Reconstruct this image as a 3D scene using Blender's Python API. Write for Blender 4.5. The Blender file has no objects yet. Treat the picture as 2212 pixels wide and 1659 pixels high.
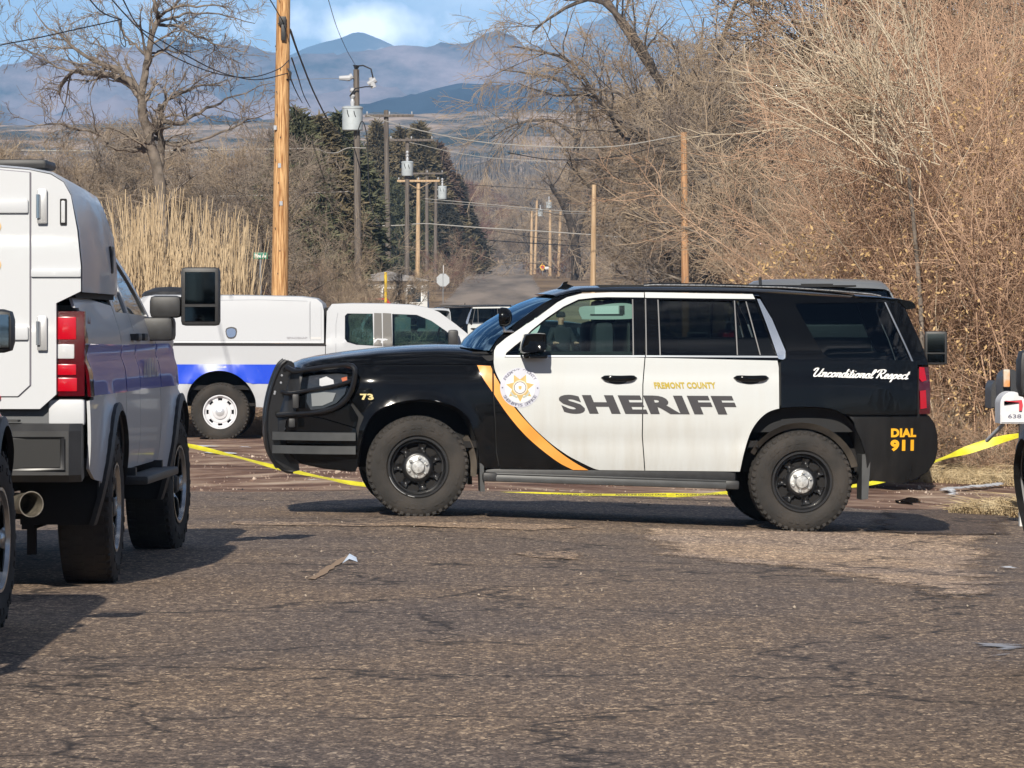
import bpy, bmesh, math, random
import numpy as np
from mathutils import Vector, Matrix, Euler
from mathutils.geometry import delaunay_2d_cdt
from mathutils import noise as mn

random.seed(7)
rng = np.random.default_rng(7)
C = bpy.context.scene.collection
sc = bpy.context.scene
R = math.radians

# ------------------------------------------------------------------ camera, sky, sun, exposure
F = 10500.0; CX = 1106.0; YH = 715.0; CH = 1.45      # focal length, centre, horizon row (2212 px wide frame), eye height
cd = bpy.data.cameras.new('camera'); cam = bpy.data.objects.new('camera', cd); C.objects.link(cam)
cam.location = (0, 0, CH); cam.rotation_euler = (R(90), 0, 0)
cd.sensor_width = 36.0; cd.lens = 36.0 * F / 2212.0
cd.shift_y = -(829.5 - YH) / 2212.0
cd.clip_start = 0.5; cd.clip_end = 40000
sc.camera = cam

SUN_EL = 31.0; SUN_AZ = 9.5            # the sun stands behind the camera, a little to its left
world = bpy.data.worlds.new('World'); sc.world = world; world.use_nodes = True
wn = world.node_tree.nodes; wl = world.node_tree.links
for n in list(wn): wn.remove(n)
def wnode(t, **k):
    n = wn.new(t)
    for a, b in k.items(): setattr(n, a, b)
    return n
sky = wnode('ShaderNodeTexSky', sky_type='NISHITA'); sky.sun_disc = False
sky.sun_elevation = R(SUN_EL); sky.sun_rotation = R(180 + SUN_AZ); sky.altitude = 2500
sky.air_density = 0.8; sky.dust_density = 0.25; sky.ozone_density = 3.0
bg = wnode('ShaderNodeBackground'); bg.inputs['Strength'].default_value = 0.052
tc = wnode('ShaderNodeTexCoord')
mp = wnode('ShaderNodeMapping'); mp.inputs['Scale'].default_value = (1, 1, 2.6); mp.inputs['Location'].default_value = (0.31, 0.0, 0.02)
nz = wnode('ShaderNodeTexNoise'); nz.inputs['Scale'].default_value = 9; nz.inputs['Detail'].default_value = 7; nz.inputs['Roughness'].default_value = .55
rp = wnode('ShaderNodeValToRGB'); rp.color_ramp.elements[0].position = .50; rp.color_ramp.elements[1].position = .72
# a bank of cloud behind the peak
vsub = wnode('ShaderNodeVectorMath', operation='SUBTRACT'); vsub.inputs[1].default_value = ((775 - CX) / F, 1.0, (YH - 62) / F)
vmul = wnode('ShaderNodeVectorMath', operation='MULTIPLY'); vmul.inputs[1].default_value = (62, 0.0, 195)
vlen = wnode('ShaderNodeVectorMath', operation='LENGTH')
nz2 = wnode('ShaderNodeTexNoise'); nz2.inputs['Scale'].default_value = 60; nz2.inputs['Detail'].default_value = 6
msub = wnode('ShaderNodeMath', operation='MULTIPLY_ADD'); msub.inputs[1].default_value = 3.4; msub.inputs[2].default_value = -1.7
madd = wnode('ShaderNodeMath', operation='ADD')
rp2 = wnode('ShaderNodeMapRange'); rp2.inputs['From Min'].default_value = 1.35; rp2.inputs['From Max'].default_value = .45
rp2.inputs['To Min'].default_value = 0; rp2.inputs['To Max'].default_value = .85
mmax = wnode('ShaderNodeMath', operation='MAXIMUM')
mix = wnode('ShaderNodeMixRGB'); mix.inputs['Color2'].default_value = (30, 30, 31, 1)
rps = wnode('ShaderNodeMath', operation='MULTIPLY'); rps.inputs[1].default_value = .55
out = wnode('ShaderNodeOutputWorld')
wl.new(tc.outputs['Generated'], mp.inputs[0]); wl.new(mp.outputs[0], nz.inputs['Vector']); wl.new(nz.outputs[0], rp.inputs[0])
wl.new(tc.outputs['Generated'], vsub.inputs[0]); wl.new(vsub.outputs[0], vmul.inputs[0]); wl.new(vmul.outputs[0], vlen.inputs[0])
wl.new(tc.outputs['Generated'], nz2.inputs['Vector']); wl.new(nz2.outputs[0], msub.inputs[0])
wl.new(msub.outputs[0], madd.inputs[0]); wl.new(vlen.outputs['Value'], madd.inputs[1]); wl.new(madd.outputs[0], rp2.inputs['Value'])
wl.new(rp.outputs[0], rps.inputs[0]); wl.new(rps.outputs[0], mmax.inputs[0]); wl.new(rp2.outputs[0], mmax.inputs[1])
wl.new(mmax.outputs[0], mix.inputs['Fac']); wl.new(sky.outputs[0], mix.inputs['Color1']); wl.new(mix.outputs[0], bg.inputs['Color'])
wl.new(bg.outputs[0], out.inputs['Surface'])

sd = bpy.data.lights.new('sun', 'SUN'); sd.energy = 5.0; sd.angle = R(.53); sd.color = (1.0, .93, .82)
so = bpy.data.objects.new('sun', sd); C.objects.link(so)
to_sun = Vector((-math.sin(R(SUN_AZ)) * math.cos(R(SUN_EL)), -math.cos(R(SUN_AZ)) * math.cos(R(SUN_EL)), math.sin(R(SUN_EL))))
so.rotation_euler = to_sun.to_track_quat('Z', 'Y').to_euler(); so.location = (0, -20, 60)

vs = sc.view_settings; vs.view_transform = 'Standard'; vs.look = 'None'; vs.gamma = 1; vs.exposure = 0.38; vs.use_curve_mapping = False
sc.cycles.use_denoising = True
sc.cycles.max_bounces = 6; sc.cycles.transparent_max_bounces = 16; sc.cycles.volume_bounces = 0
sc.cycles.caustics_reflective = False; sc.cycles.caustics_refractive = False

# ------------------------------------------------------------------ materials
MATS = {}
def mat(name, col, rough=.6, metal=0, coat=0, spec=.5, var=0, vscale=8, bump=0, bscale=60, col2=None, space='Object', stretch=(1,1,1), emit=None, detail=4):
    if name in MATS: return MATS[name]
    m = bpy.data.materials.new(name); m.use_nodes = True
    nt = m.node_tree; b = nt.nodes['Principled BSDF']
    b.inputs['Base Color'].default_value = (*col, 1); b.inputs['Roughness'].default_value = rough
    b.inputs['Metallic'].default_value = metal; b.inputs['Coat Weight'].default_value = coat; b.inputs['Coat Roughness'].default_value = .04
    b.inputs['Specular IOR Level'].default_value = spec
    if var or bump or col2:
        t = nt.nodes.new('ShaderNodeTexCoord'); mpn = nt.nodes.new('ShaderNodeMapping'); mpn.inputs['Scale'].default_value = stretch
        nt.links.new(t.outputs[space], mpn.inputs[0])
    if var or col2:
        n = nt.nodes.new('ShaderNodeTexNoise'); n.inputs['Scale'].default_value = vscale; n.inputs['Detail'].default_value = detail
        nt.links.new(mpn.outputs[0], n.inputs['Vector'])
        r = nt.nodes.new('ShaderNodeValToRGB'); r.color_ramp.elements[0].position = .36; r.color_ramp.elements[1].position = .64
        c2 = col2 if col2 else tuple(min(1, c * (1 + var)) for c in col)
        c1 = col if col2 else tuple(c * (1 - var) for c in col)
        r.color_ramp.elements[0].color = (*c1, 1); r.color_ramp.elements[1].color = (*c2, 1)
        nt.links.new(n.outputs[0], r.inputs[0]); nt.links.new(r.outputs[0], b.inputs['Base Color'])
    if bump:
        n = nt.nodes.new('ShaderNodeTexNoise'); n.inputs['Scale'].default_value = bscale; n.inputs['Detail'].default_value = 3
        nt.links.new(mpn.outputs[0], n.inputs['Vector'])
        bp = nt.nodes.new('ShaderNodeBump'); bp.inputs['Strength'].default_value = bump; bp.inputs['Distance'].default_value = .02
        nt.links.new(n.outputs[0], bp.inputs['Height']); nt.links.new(bp.outputs[0], b.inputs['Normal'])
    if emit:
        b.inputs['Emission Color'].default_value = (*emit[:3], 1); b.inputs['Emission Strength'].default_value = emit[3]
    MATS[name] = m
    return m

def paint(name, col, dirt=.25, dcol=(.20, .17, .14), rough=.22, coat=1.0, streak=True, dz=.55, dr=.7, spec=.5):
    """car paint with road film: dust thicker low on the body, vertical drip streaks"""
    if name in MATS: return MATS[name]
    m = bpy.data.materials.new(name); m.use_nodes = True; nt = m.node_tree; L = nt.links
    b = nt.nodes['Principled BSDF']
    b.inputs['Coat Weight'].default_value = coat; b.inputs['Coat Roughness'].default_value = .03
    b.inputs['Specular IOR Level'].default_value = spec
    t = nt.nodes.new('ShaderNodeTexCoord')
    mpn = nt.nodes.new('ShaderNodeMapping'); mpn.inputs['Scale'].default_value = (14, 14, 1.6); L.new(t.outputs['Object'], mpn.inputs[0])
    n = nt.nodes.new('ShaderNodeTexNoise'); n.inputs['Scale'].default_value = 1.0; n.inputs['Detail'].default_value = 6; n.inputs['Roughness'].default_value = .62
    L.new(mpn.outputs[0], n.inputs['Vector'])
    n2 = nt.nodes.new('ShaderNodeTexNoise'); n2.inputs['Scale'].default_value = 1.7; n2.inputs['Detail'].default_value = 5; L.new(t.outputs['Object'], n2.inputs['Vector'])
    s = nt.nodes.new('ShaderNodeSeparateXYZ'); L.new(t.outputs['Object'], s.inputs[0])
    h = nt.nodes.new('ShaderNodeMapRange'); h.inputs['From Min'].default_value = dz + dr; h.inputs['From Max'].default_value = dz - .25
    h.inputs['To Min'].default_value = .12; h.inputs['To Max'].default_value = 1; L.new(s.outputs['Z'], h.inputs['Value'])
    a = nt.nodes.new('ShaderNodeMath'); a.operation = 'MULTIPLY'; L.new(n.outputs[0], a.inputs[0]); L.new(n2.outputs[0], a.inputs[1])
    a2 = nt.nodes.new('ShaderNodeMapRange'); a2.inputs['From Min'].default_value = .13; a2.inputs['From Max'].default_value = .40; L.new(a.outputs[0], a2.inputs['Value'])
    k = nt.nodes.new('ShaderNodeMath'); k.operation = 'MULTIPLY'; L.new(a2.outputs[0], k.inputs[0]); L.new(h.outputs[0], k.inputs[1])
    k2 = nt.nodes.new('ShaderNodeMath'); k2.operation = 'MULTIPLY'; k2.inputs[1].default_value = dirt; L.new(k.outputs[0], k2.inputs[0])
    mx = nt.nodes.new('ShaderNodeMixRGB'); mx.inputs[1].default_value = (*col, 1); mx.inputs[2].default_value = (*dcol, 1)
    L.new(k2.outputs[0], mx.inputs[0]); L.new(mx.outputs[0], b.inputs['Base Color'])
    rr = nt.nodes.new('ShaderNodeMath'); rr.operation = 'MULTIPLY_ADD'; rr.inputs[1].default_value = .9; rr.inputs[2].default_value = rough
    L.new(k2.outputs[0], rr.inputs[0]); L.new(rr.outputs[0], b.inputs['Roughness'])
    cw = nt.nodes.new('ShaderNodeMath'); cw.operation = 'MULTIPLY_ADD'; cw.inputs[1].default_value = -1.0; cw.inputs[2].default_value = coat
    cw.use_clamp = True
    L.new(k2.outputs[0], cw.inputs[0]); L.new(cw.outputs[0], b.inputs['Coat Weight'])
    MATS[name] = m; return m

def glass(name, tint, refl=1.0, ior=1.5, rc=(1, 1, 1)):
    if name in MATS: return MATS[name]
    m = bpy.data.materials.new(name); m.use_nodes = True; nt = m.node_tree; L = nt.links
    nt.nodes.remove(nt.nodes['Principled BSDF']); o = nt.nodes['Material Output']
    tr = nt.nodes.new('ShaderNodeBsdfTransparent'); tr.inputs[0].default_value = (*tint, 1)
    g = nt.nodes.new('ShaderNodeBsdfGlossy'); g.inputs['Roughness'].default_value = .01; g.inputs['Color'].default_value = (refl * rc[0], refl * rc[1], refl * rc[2], 1)
    fr = nt.nodes.new('ShaderNodeFresnel'); fr.inputs[0].default_value = ior
    mx = nt.nodes.new('ShaderNodeMixShader'); L.new(fr.outputs[0], mx.inputs[0]); L.new(tr.outputs[0], mx.inputs[1]); L.new(g.outputs[0], mx.inputs[2])
    L.new(mx.outputs[0], o.inputs['Surface']); MATS[name] = m; return m

BLACKP = paint('black_paint', (.0030, .0033, .0040), dirt=.06, dcol=(.08, .075, .07), rough=.12, coat=.30, spec=.15)
WHITEP = paint('white_paint', (.55, .57, .565), dirt=.60, dcol=(.36, .33, .275), rough=.3, coat=.6)
WHITEP2 = paint('white_truck_paint', (.53, .545, .565), dirt=.3, dcol=(.42, .38, .33), rough=.4, coat=.35)
WHITEF = paint('white_pickup_paint', (.43, .45, .48), dirt=.2, dcol=(.36, .33, .28), rough=.5, coat=.15)
SILVERP = mat('silver_paint', (.42, .44, .46), .3, metal=.6, coat=.8)
DARKP = paint('dark_grey_paint', (.015, .016, .018), dirt=.12, rough=.2)
ORANGE = mat('orange_vinyl', (.80, .33, .06), .38, coat=.3, var=.05, vscale=6)
YELLOWV = mat('yellow_vinyl', (.85, .42, .02), .4)
GOLD = mat('gold_vinyl', (.42, .31, .02), .45)
PALEGOLD = mat('pale_gold_vinyl', (.62, .50, .22), .5)
BLACKV = mat('black_vinyl', (.018, .016, .018), .45)
CHARV = mat('charcoal_vinyl', (.035, .033, .037), .5)
WHITEV = mat('white_vinyl', (.85, .85, .83), .45)
GREYV = mat('grey_vinyl', (.48, .49, .54), .5)
DGREYV = mat('dark_grey_vinyl', (.14, .14, .19), .5)
BLUEV = paint('blue_vinyl', (.004, .055, .60), dirt=.06, rough=.3, coat=.6)
RUBBER = mat('tyre_rubber', (.016, .0155, .015), .8, var=.35, vscale=9, bump=.25, bscale=90)
DUSTYR = mat('dusty_rubber', (.020, .0185, .017), .85, col2=(.040, .034, .029), vscale=5, bump=.2, bscale=80)
PLASTIC = mat('black_plastic', (.022, .022, .023), .5, var=.2, vscale=20)
GPLASTIC = mat('grey_plastic', (.055, .057, .058), .45, var=.12, vscale=10)
POWDER = mat('powder_coated_steel', (.008, .008, .009), .28, coat=.3)
RIMBLACK = mat('black_steel_rim', (.012, .012, .013), .35, coat=.2)
CHROME = mat('chrome', (.75, .75, .76), .12, metal=1)
ALU = mat('brushed_aluminium', (.62, .62, .63), .32, metal=1)
TRIM = mat('window_trim', (.42, .44, .46), .3, metal=.8)
DARKIN = mat('dark_interior', (.012, .012, .013), .8)
SEAT = mat('dark_seat_fabric', (.012, .015, .02), .85)
VISOR = mat('grey_visor_fabric', (.30, .33, .31), .8)
REDL = mat('red_lens', (.55, .004, .015), .12, coat=1, emit=(.9, .02, .03, .12))
REDB = mat('bright_red_lens', (.42, .002, .012), .2, coat=.4, emit=(1, .01, .03, .06))
REDD = mat('dark_red_lens', (.07, .001, .004), .15, coat=1)
CLEARL = mat('clear_lens', (.55, .56, .57), .12, coat=1)
AMBER = mat('amber_reflector', (.45, .12, .05), .2, coat=1)
UNDER = mat('underbody', (.010, .009, .009), .9)
MUDLINER = mat('dusty_liner', (.09, .075, .06), .95, var=.3, vscale=6)
G_CLEAR = glass('clear_glass', (.66, .84, .80)); G_PRIV = glass('privacy_glass', (.15, .19, .19)); G_WIND = glass('windscreen_glass', (.30, .42, .46))
G_TINT = glass('tinted_glass', (.42, .62, .60))
MIRRORG = mat('mirror_glass', (.35, .38, .40), .03, metal=1)

# ------------------------------------------------------------------ mesh helpers
def tag(o, label=None, cat=None, group=None, kind=None):
    if label: o['label'] = label
    if cat: o['category'] = cat
    if group: o['group'] = group
    if kind: o['kind'] = kind
    return o
def thing(name, label, cat, loc=(0,0,0), rz=0, group=None):
    o = bpy.data.objects.new(name, None); C.objects.link(o); o.location = loc; o.rotation_euler = (0, 0, rz)
    o.empty_display_size = .2
    return tag(o, label, cat, group)
def sharp(me, ang=35):
    me.polygons.foreach_set('use_smooth', [True] * len(me.polygons))
    try: me.set_sharp_from_angle(angle=R(ang))
    except Exception: pass
def link(name, me, parent=None, m=None):
    if m is not None:
        me.materials.clear()
        for q in (m if isinstance(m, (list, tuple)) else [m]): me.materials.append(q)
    o = bpy.data.objects.new(name, me); C.objects.link(o)
    if parent: o.parent = parent
    return o
class MB:
    def __init__(s): s.v = []; s.f = []; s.mi = []
    def add(s, v, f, M=None, mi=0):
        n = len(s.v)
        s.v += [tuple(M @ Vector(p)) if M else tuple(p) for p in v]
        s.f += [tuple(i + n for i in q) for q in f]; s.mi += [mi] * len(f); return s
    def box(s, c, d, M=None, bev=0, mi=0):
        if bev:
            bm = bmesh.new(); bmesh.ops.create_cube(bm, size=1)
            for v in bm.verts: v.co = Vector((v.co.x * d[0], v.co.y * d[1], v.co.z * d[2]))
            bmesh.ops.bevel(bm, geom=bm.edges[:] , offset=min(bev, min(d) * .49), segments=2, affect='EDGES', profile=.6)
            for v in bm.verts: v.co += Vector(c)
            bm.verts.index_update()
            vv = [v.co[:] for v in bm.verts]; ff = [[v.index for v in f.verts] for f in bm.faces]; bm.free()
            return s.add(vv, ff, M, mi)
        x, y, z = [q / 2 for q in d]
        v = [(c[0] + a * x, c[1] + b * y, c[2] + e * z) for a in (-1, 1) for b in (-1, 1) for e in (-1, 1)]
        f = [(0,1,3,2), (4,6,7,5), (0,4,5,1), (2,3,7,6), (0,2,6,4), (1,5,7,3)]
        return s.add(v, f, M, mi)
    def tube(s, pts, r, n=8, M=None, cap=True, mi=0):
        P = [Vector(p) for p in pts]; rr = r if isinstance(r, (list, tuple)) else [r] * len(P)
        v = []; f = []; up = None
        for i, p in enumerate(P):
            t = (P[min(i + 1, len(P) - 1)] - P[max(i - 1, 0)]).normalized()
            if up is None:
                up = Vector((0, 0, 1)) if abs(t.z) < .9 else Vector((1, 0, 0))
            a = t.cross(up).normalized(); b = t.cross(a).normalized(); up = -b if False else a.cross(t)
            for k in range(n):
                w = 2 * math.pi * k / n; v.append(p + a * math.cos(w) * rr[i] + b * math.sin(w) * rr[i])
        for i in range(len(P) - 1):
            for k in range(n):
                k2 = (k + 1) % n; f.append((i * n + k, (i + 1) * n + k, (i + 1) * n + k2, i * n + k2))
        if cap: f.append(tuple(range(n))); f.append(tuple(range(len(P) * n - 1, (len(P) - 1) * n - 1, -1)))
        return s.add(v, f, M, mi)
    def lathe(s, prof, n=32, M=None, mi=0, axis='y'):
        """prof: list of (radius, axial)"""
        v = []; f = []
        for (r, a) in prof:
            for k in range(n):
                w = 2 * math.pi * k / n
                v.append((r * math.cos(w), a, r * math.sin(w)) if axis == 'y' else (r * math.cos(w), r * math.sin(w), a))
        for i in range(len(prof) - 1):
            for k in range(n):
                k2 = (k + 1) % n
                q = (i * n + k, i * n + k2, (i + 1) * n + k2, (i + 1) * n + k)
                f.append(q if axis == 'z' else q[::-1])
        return s.add(v, f, M, mi)
    def prism(s, poly, y0, y1, M=None, mi=0):
        """poly in (x,z), extruded along y"""
        n = len(poly); v = [(x, y0, z) for x, z in poly] + [(x, y1, z) for x, z in poly]
        f = [tuple(range(n)), tuple(range(2 * n - 1, n - 1, -1))] + [(i, i + n, (i + 1) % n + n, (i + 1) % n) for i in range(n)]
        return s.add(v, f, M, mi)
    def build(s, name, m, parent=None, ang=35, smooth=True):
        me = bpy.data.meshes.new(name); me.from_pydata(s.v, [], s.f)
        mm = m if isinstance(m, (list, tuple)) else [m]
        for q in mm: me.materials.append(q)
        if len(mm) > 1: me.polygons.foreach_set('material_index', s.mi)
        bm = bmesh.new(); bm.from_mesh(me); bmesh.ops.recalc_face_normals(bm, faces=bm.faces[:]); bm.to_mesh(me); bm.free()
        if smooth: sharp(me, ang)
        return link(name, me, parent)
def fast_mesh(name, co, quads, m=None, smooth=True):
    me = bpy.data.meshes.new(name); co = np.asarray(co, dtype=np.float32).reshape(-1, 3); quads = np.asarray(quads, dtype=np.int32)
    k = quads.shape[1]
    me.vertices.add(len(co)); me.vertices.foreach_set('co', co.ravel())
    me.loops.add(quads.size); me.loops.foreach_set('vertex_index', quads.ravel())
    me.polygons.add(len(quads)); me.polygons.foreach_set('loop_start', np.arange(0, quads.size, k, dtype=np.int32))
    me.polygons.foreach_set('use_smooth', np.full(len(quads), smooth, dtype=bool))
    me.update(calc_edges=True)
    if m: me.materials.append(m)
    return me
def rep_copy(root, name=None, keep=None):
    """copy a thing with its parts and sub-parts, mesh data shared"""
    r = root.copy(); C.objects.link(r)
    for ch in root.children:
        if keep and not keep(ch): continue
        c = ch.copy(); C.objects.link(c); c.parent = r
        for g in ch.children:
            d = g.copy(); C.objects.link(d); d.parent = c
    return r
def wpt(px, py, Y): return Vector(((px - CX) * Y / F, Y, CH - (py - YH) * Y / F))
def ss(a, b, x):
    t = min(1, max(0, (x - a) / (b - a))); return t * t * (3 - 2 * t)
GY = [0, 45, 66, 105, 148, 200, 300, 450, 700, 1000, 3000, 12000]
GZ = [0, 0, -.02, .03, .41, 1.2, 3.6, 6.3, 9.8, 13.5, 105, 260]
def G(x, y):
    z = float(np.interp(y, GY, GZ))
    k = ss(25, 35, y) * (1 - ss(60, 110, y))
    l = .0266 - .0435 * (x + .72) if x > -.72 else .0266 * ss(-4, -.72, x)
    if x > 7: l = .0266 - .0435 * 7.72
    return z + l * k
def catmull(pts, n=8, closed=False):
    P = [Vector((*p, 0)[:3]) if len(p) == 2 else Vector(p) for p in pts]; o = []
    N = len(P); rngi = range(N if closed else N - 1)
    for i in rngi:
        p0 = P[(i - 1) % N] if closed or i > 0 else P[0] * 2 - P[1]
        p1 = P[i]; p2 = P[(i + 1) % N]
        p3 = P[(i + 2) % N] if closed or i + 2 < N else P[-1] * 2 - P[-2]
        for k in range(n):
            t = k / n
            o.append(.5 * ((2 * p1) + (-p0 + p2) * t + (2 * p0 - 5 * p1 + 4 * p2 - p3) * t * t + (-p0 + 3 * p1 - 3 * p2 + p3) * t ** 3))
    if not closed: o.append(P[-1])
    return o
def cm2(pts, n=6, closed=False): return [(v.x, v.y) for v in catmull(pts, n, closed)]
def trifill(poly, step, holes=()):
    """2-D constrained triangulation of a polygon with interior grid points -> verts, tris"""
    pts = [Vector(p) for p in poly]; edges = []; base = len(pts)
    faces = [list(range(len(pts)))]
    for h in holes:
        n0 = len(pts); pts += [Vector(p) for p in h]
        edges += [(n0 + i, n0 + (i + 1) % len(h)) for i in range(len(h))]
    xs = [p[0] for p in poly]; ys = [p[1] for p in poly]
    def inside(x, y, pl):
        c = False; j = len(pl) - 1
        for i in range(len(pl)):
            if (pl[i][1] > y) != (pl[j][1] > y) and x < (pl[j][0] - pl[i][0]) * (y - pl[i][1]) / (pl[j][1] - pl[i][1]) + pl[i][0]: c = not c
            j = i
        return c
    A = np.array([p[:2] for p in pts])
    nx = int((max(xs) - min(xs)) / step) + 1; ny = int((max(ys) - min(ys)) / step) + 1
    for i in range(nx + 1):
        for j in range(ny + 1):
            x = min(xs) + (i + .5 * (j % 2)) * step; y = min(ys) + j * step
            if inside(x, y, poly) and not any(inside(x, y, h) for h in holes):
                if np.min((A[:, 0] - x) ** 2 + (A[:, 1] - y) ** 2) > (step * .45) ** 2: pts.append(Vector((x, y)))
    v, e, f, _, _, _ = delaunay_2d_cdt(pts, edges, faces, 1, 1e-6)
    if holes:
        f = [t for t in f if not any(inside(sum(v[i][0] for i in t) / 3, sum(v[i][1] for i in t) / 3, h) for h in holes)]
    return [(p[0], p[1]) for p in v], [tuple(t) for t in f]
def dens(poly, step, closed=True):
    o = []; n = len(poly)
    for i in range(n if closed else n - 1):
        a = poly[i]; b = poly[(i + 1) % n]; L = math.hypot(b[0] - a[0], b[1] - a[1]); k = max(1, int(math.ceil(L / step)))
        for j in range(k): o.append((a[0] + (b[0] - a[0]) * j / k, a[1] + (b[1] - a[1]) * j / k))
    if not closed: o.append(poly[-1])
    return o
def area(poly): return .5 * sum(poly[i][0] * poly[(i + 1) % len(poly)][1] - poly[(i + 1) % len(poly)][0] * poly[i][1] for i in range(len(poly)))
def inset(poly, d):
    if area(poly) < 0: poly = poly[::-1]
    n = len(poly); o = []
    for i in range(n):
        a = Vector(poly[i - 1]); b = Vector(poly[i]); c = Vector(poly[(i + 1) % n])
        t1 = (b - a); t2 = (c - b)
        if t1.length < 1e-9 or t2.length < 1e-9: o.append((b.x, b.y)); continue
        t1.normalize(); t2.normalize(); m = Vector((-(t1.y + t2.y), t1.x + t2.x))
        if m.length < 1e-6: m = Vector((-t1.y, t1.x))
        m.normalize(); k = max(.45, m.dot(Vector((-t1.y, t1.x)))); o.append((b.x + m.x * d / k, b.y + m.y * d / k))
    return o
def text_mesh(s, bold=.0, spacing=1.0):
    cu = bpy.data.curves.new('t', 'FONT'); cu.body = s; cu.offset = bold; cu.space_character = spacing; cu.resolution_u = 4
    o = bpy.data.objects.new('t', cu); C.objects.link(o)
    dg = bpy.context.evaluated_depsgraph_get(); me = o.evaluated_get(dg).to_mesh()
    v = [(q.co.x, q.co.y) for q in me.vertices]; f = [tuple(p.vertices) for p in me.polygons]
    o.evaluated_get(dg).to_mesh_clear(); C.objects.unlink(o); bpy.data.objects.remove(o); bpy.data.curves.remove(cu)
    xs = [p[0] for p in v]; ys = [p[1] for p in v]
    x0, x1, y0, y1 = min(xs), max(xs), min(ys), max(ys)
    return [((x - x0) / (x1 - x0), (y - y0) / (y1 - y0)) for x, y in v], f
# ------------------------------------------------------------------ ground, road, mountains, haze
def attr_mat(name, cols, scale, rough=.95, bump=.4, bscale=30, stretch=(1,1,1)):
    m = bpy.data.materials.new(name); m.use_nodes = True; nt = m.node_tree; L = nt.links; b = nt.nodes['Principled BSDF']
    b.inputs['Roughness'].default_value = rough; b.inputs['Specular IOR Level'].default_value = .2
    t = nt.nodes.new('ShaderNodeTexCoord'); mpn = nt.nodes.new('ShaderNodeMapping'); mpn.inputs['Scale'].default_value = stretch
    L.new(t.outputs['Object'], mpn.inputs[0])
    n = nt.nodes.new('ShaderNodeTexNoise'); n.inputs['Scale'].default_value = scale; n.inputs['Detail'].default_value = 9; n.inputs['Roughness'].default_value = .65
    L.new(mpn.outputs[0], n.inputs['Vector'])
    r = nt.nodes.new('ShaderNodeValToRGB'); cr = r.color_ramp
    for i, (p, c) in enumerate(cols):
        e = cr.elements[i] if i < 2 else cr.elements.new(p)
        e.position = p; e.color = (*c, 1)
    L.new(n.outputs[0], r.inputs[0]); L.new(r.outputs[0], b.inputs['Base Color'])
    n2 = nt.nodes.new('ShaderNodeTexNoise'); n2.inputs['Scale'].default_value = bscale; n2.inputs['Detail'].default_value = 6; L.new(mpn.outputs[0], n2.inputs['Vector'])
    bp = nt.nodes.new('ShaderNodeBump'); bp.inputs['Strength'].default_value = bump; bp.inputs['Distance'].default_value = .05
    L.new(n2.outputs[0], bp.inputs['Height']); L.new(bp.outputs[0], b.inputs['Normal'])
    MATS[name] = m; return m
DIRT = attr_mat('red_brown_dirt', [(.34, (.075, .042, .032)), (.68, (.50, .39, .30)), (.44, (.15, .085, .062)), (.53, (.25, .165, .12)), (.60, (.36, .26, .19))], 1.5, stretch=(.55, .9, 1), bump=.9, bscale=9)
FARG = attr_mat('dry_scrub_ground', [(.30, (.10, .07, .05)), (.70, (.36, .25, .15)), (.5, (.20, .14, .09))], .09, stretch=(1, .6, 1), bump=.1)

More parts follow.
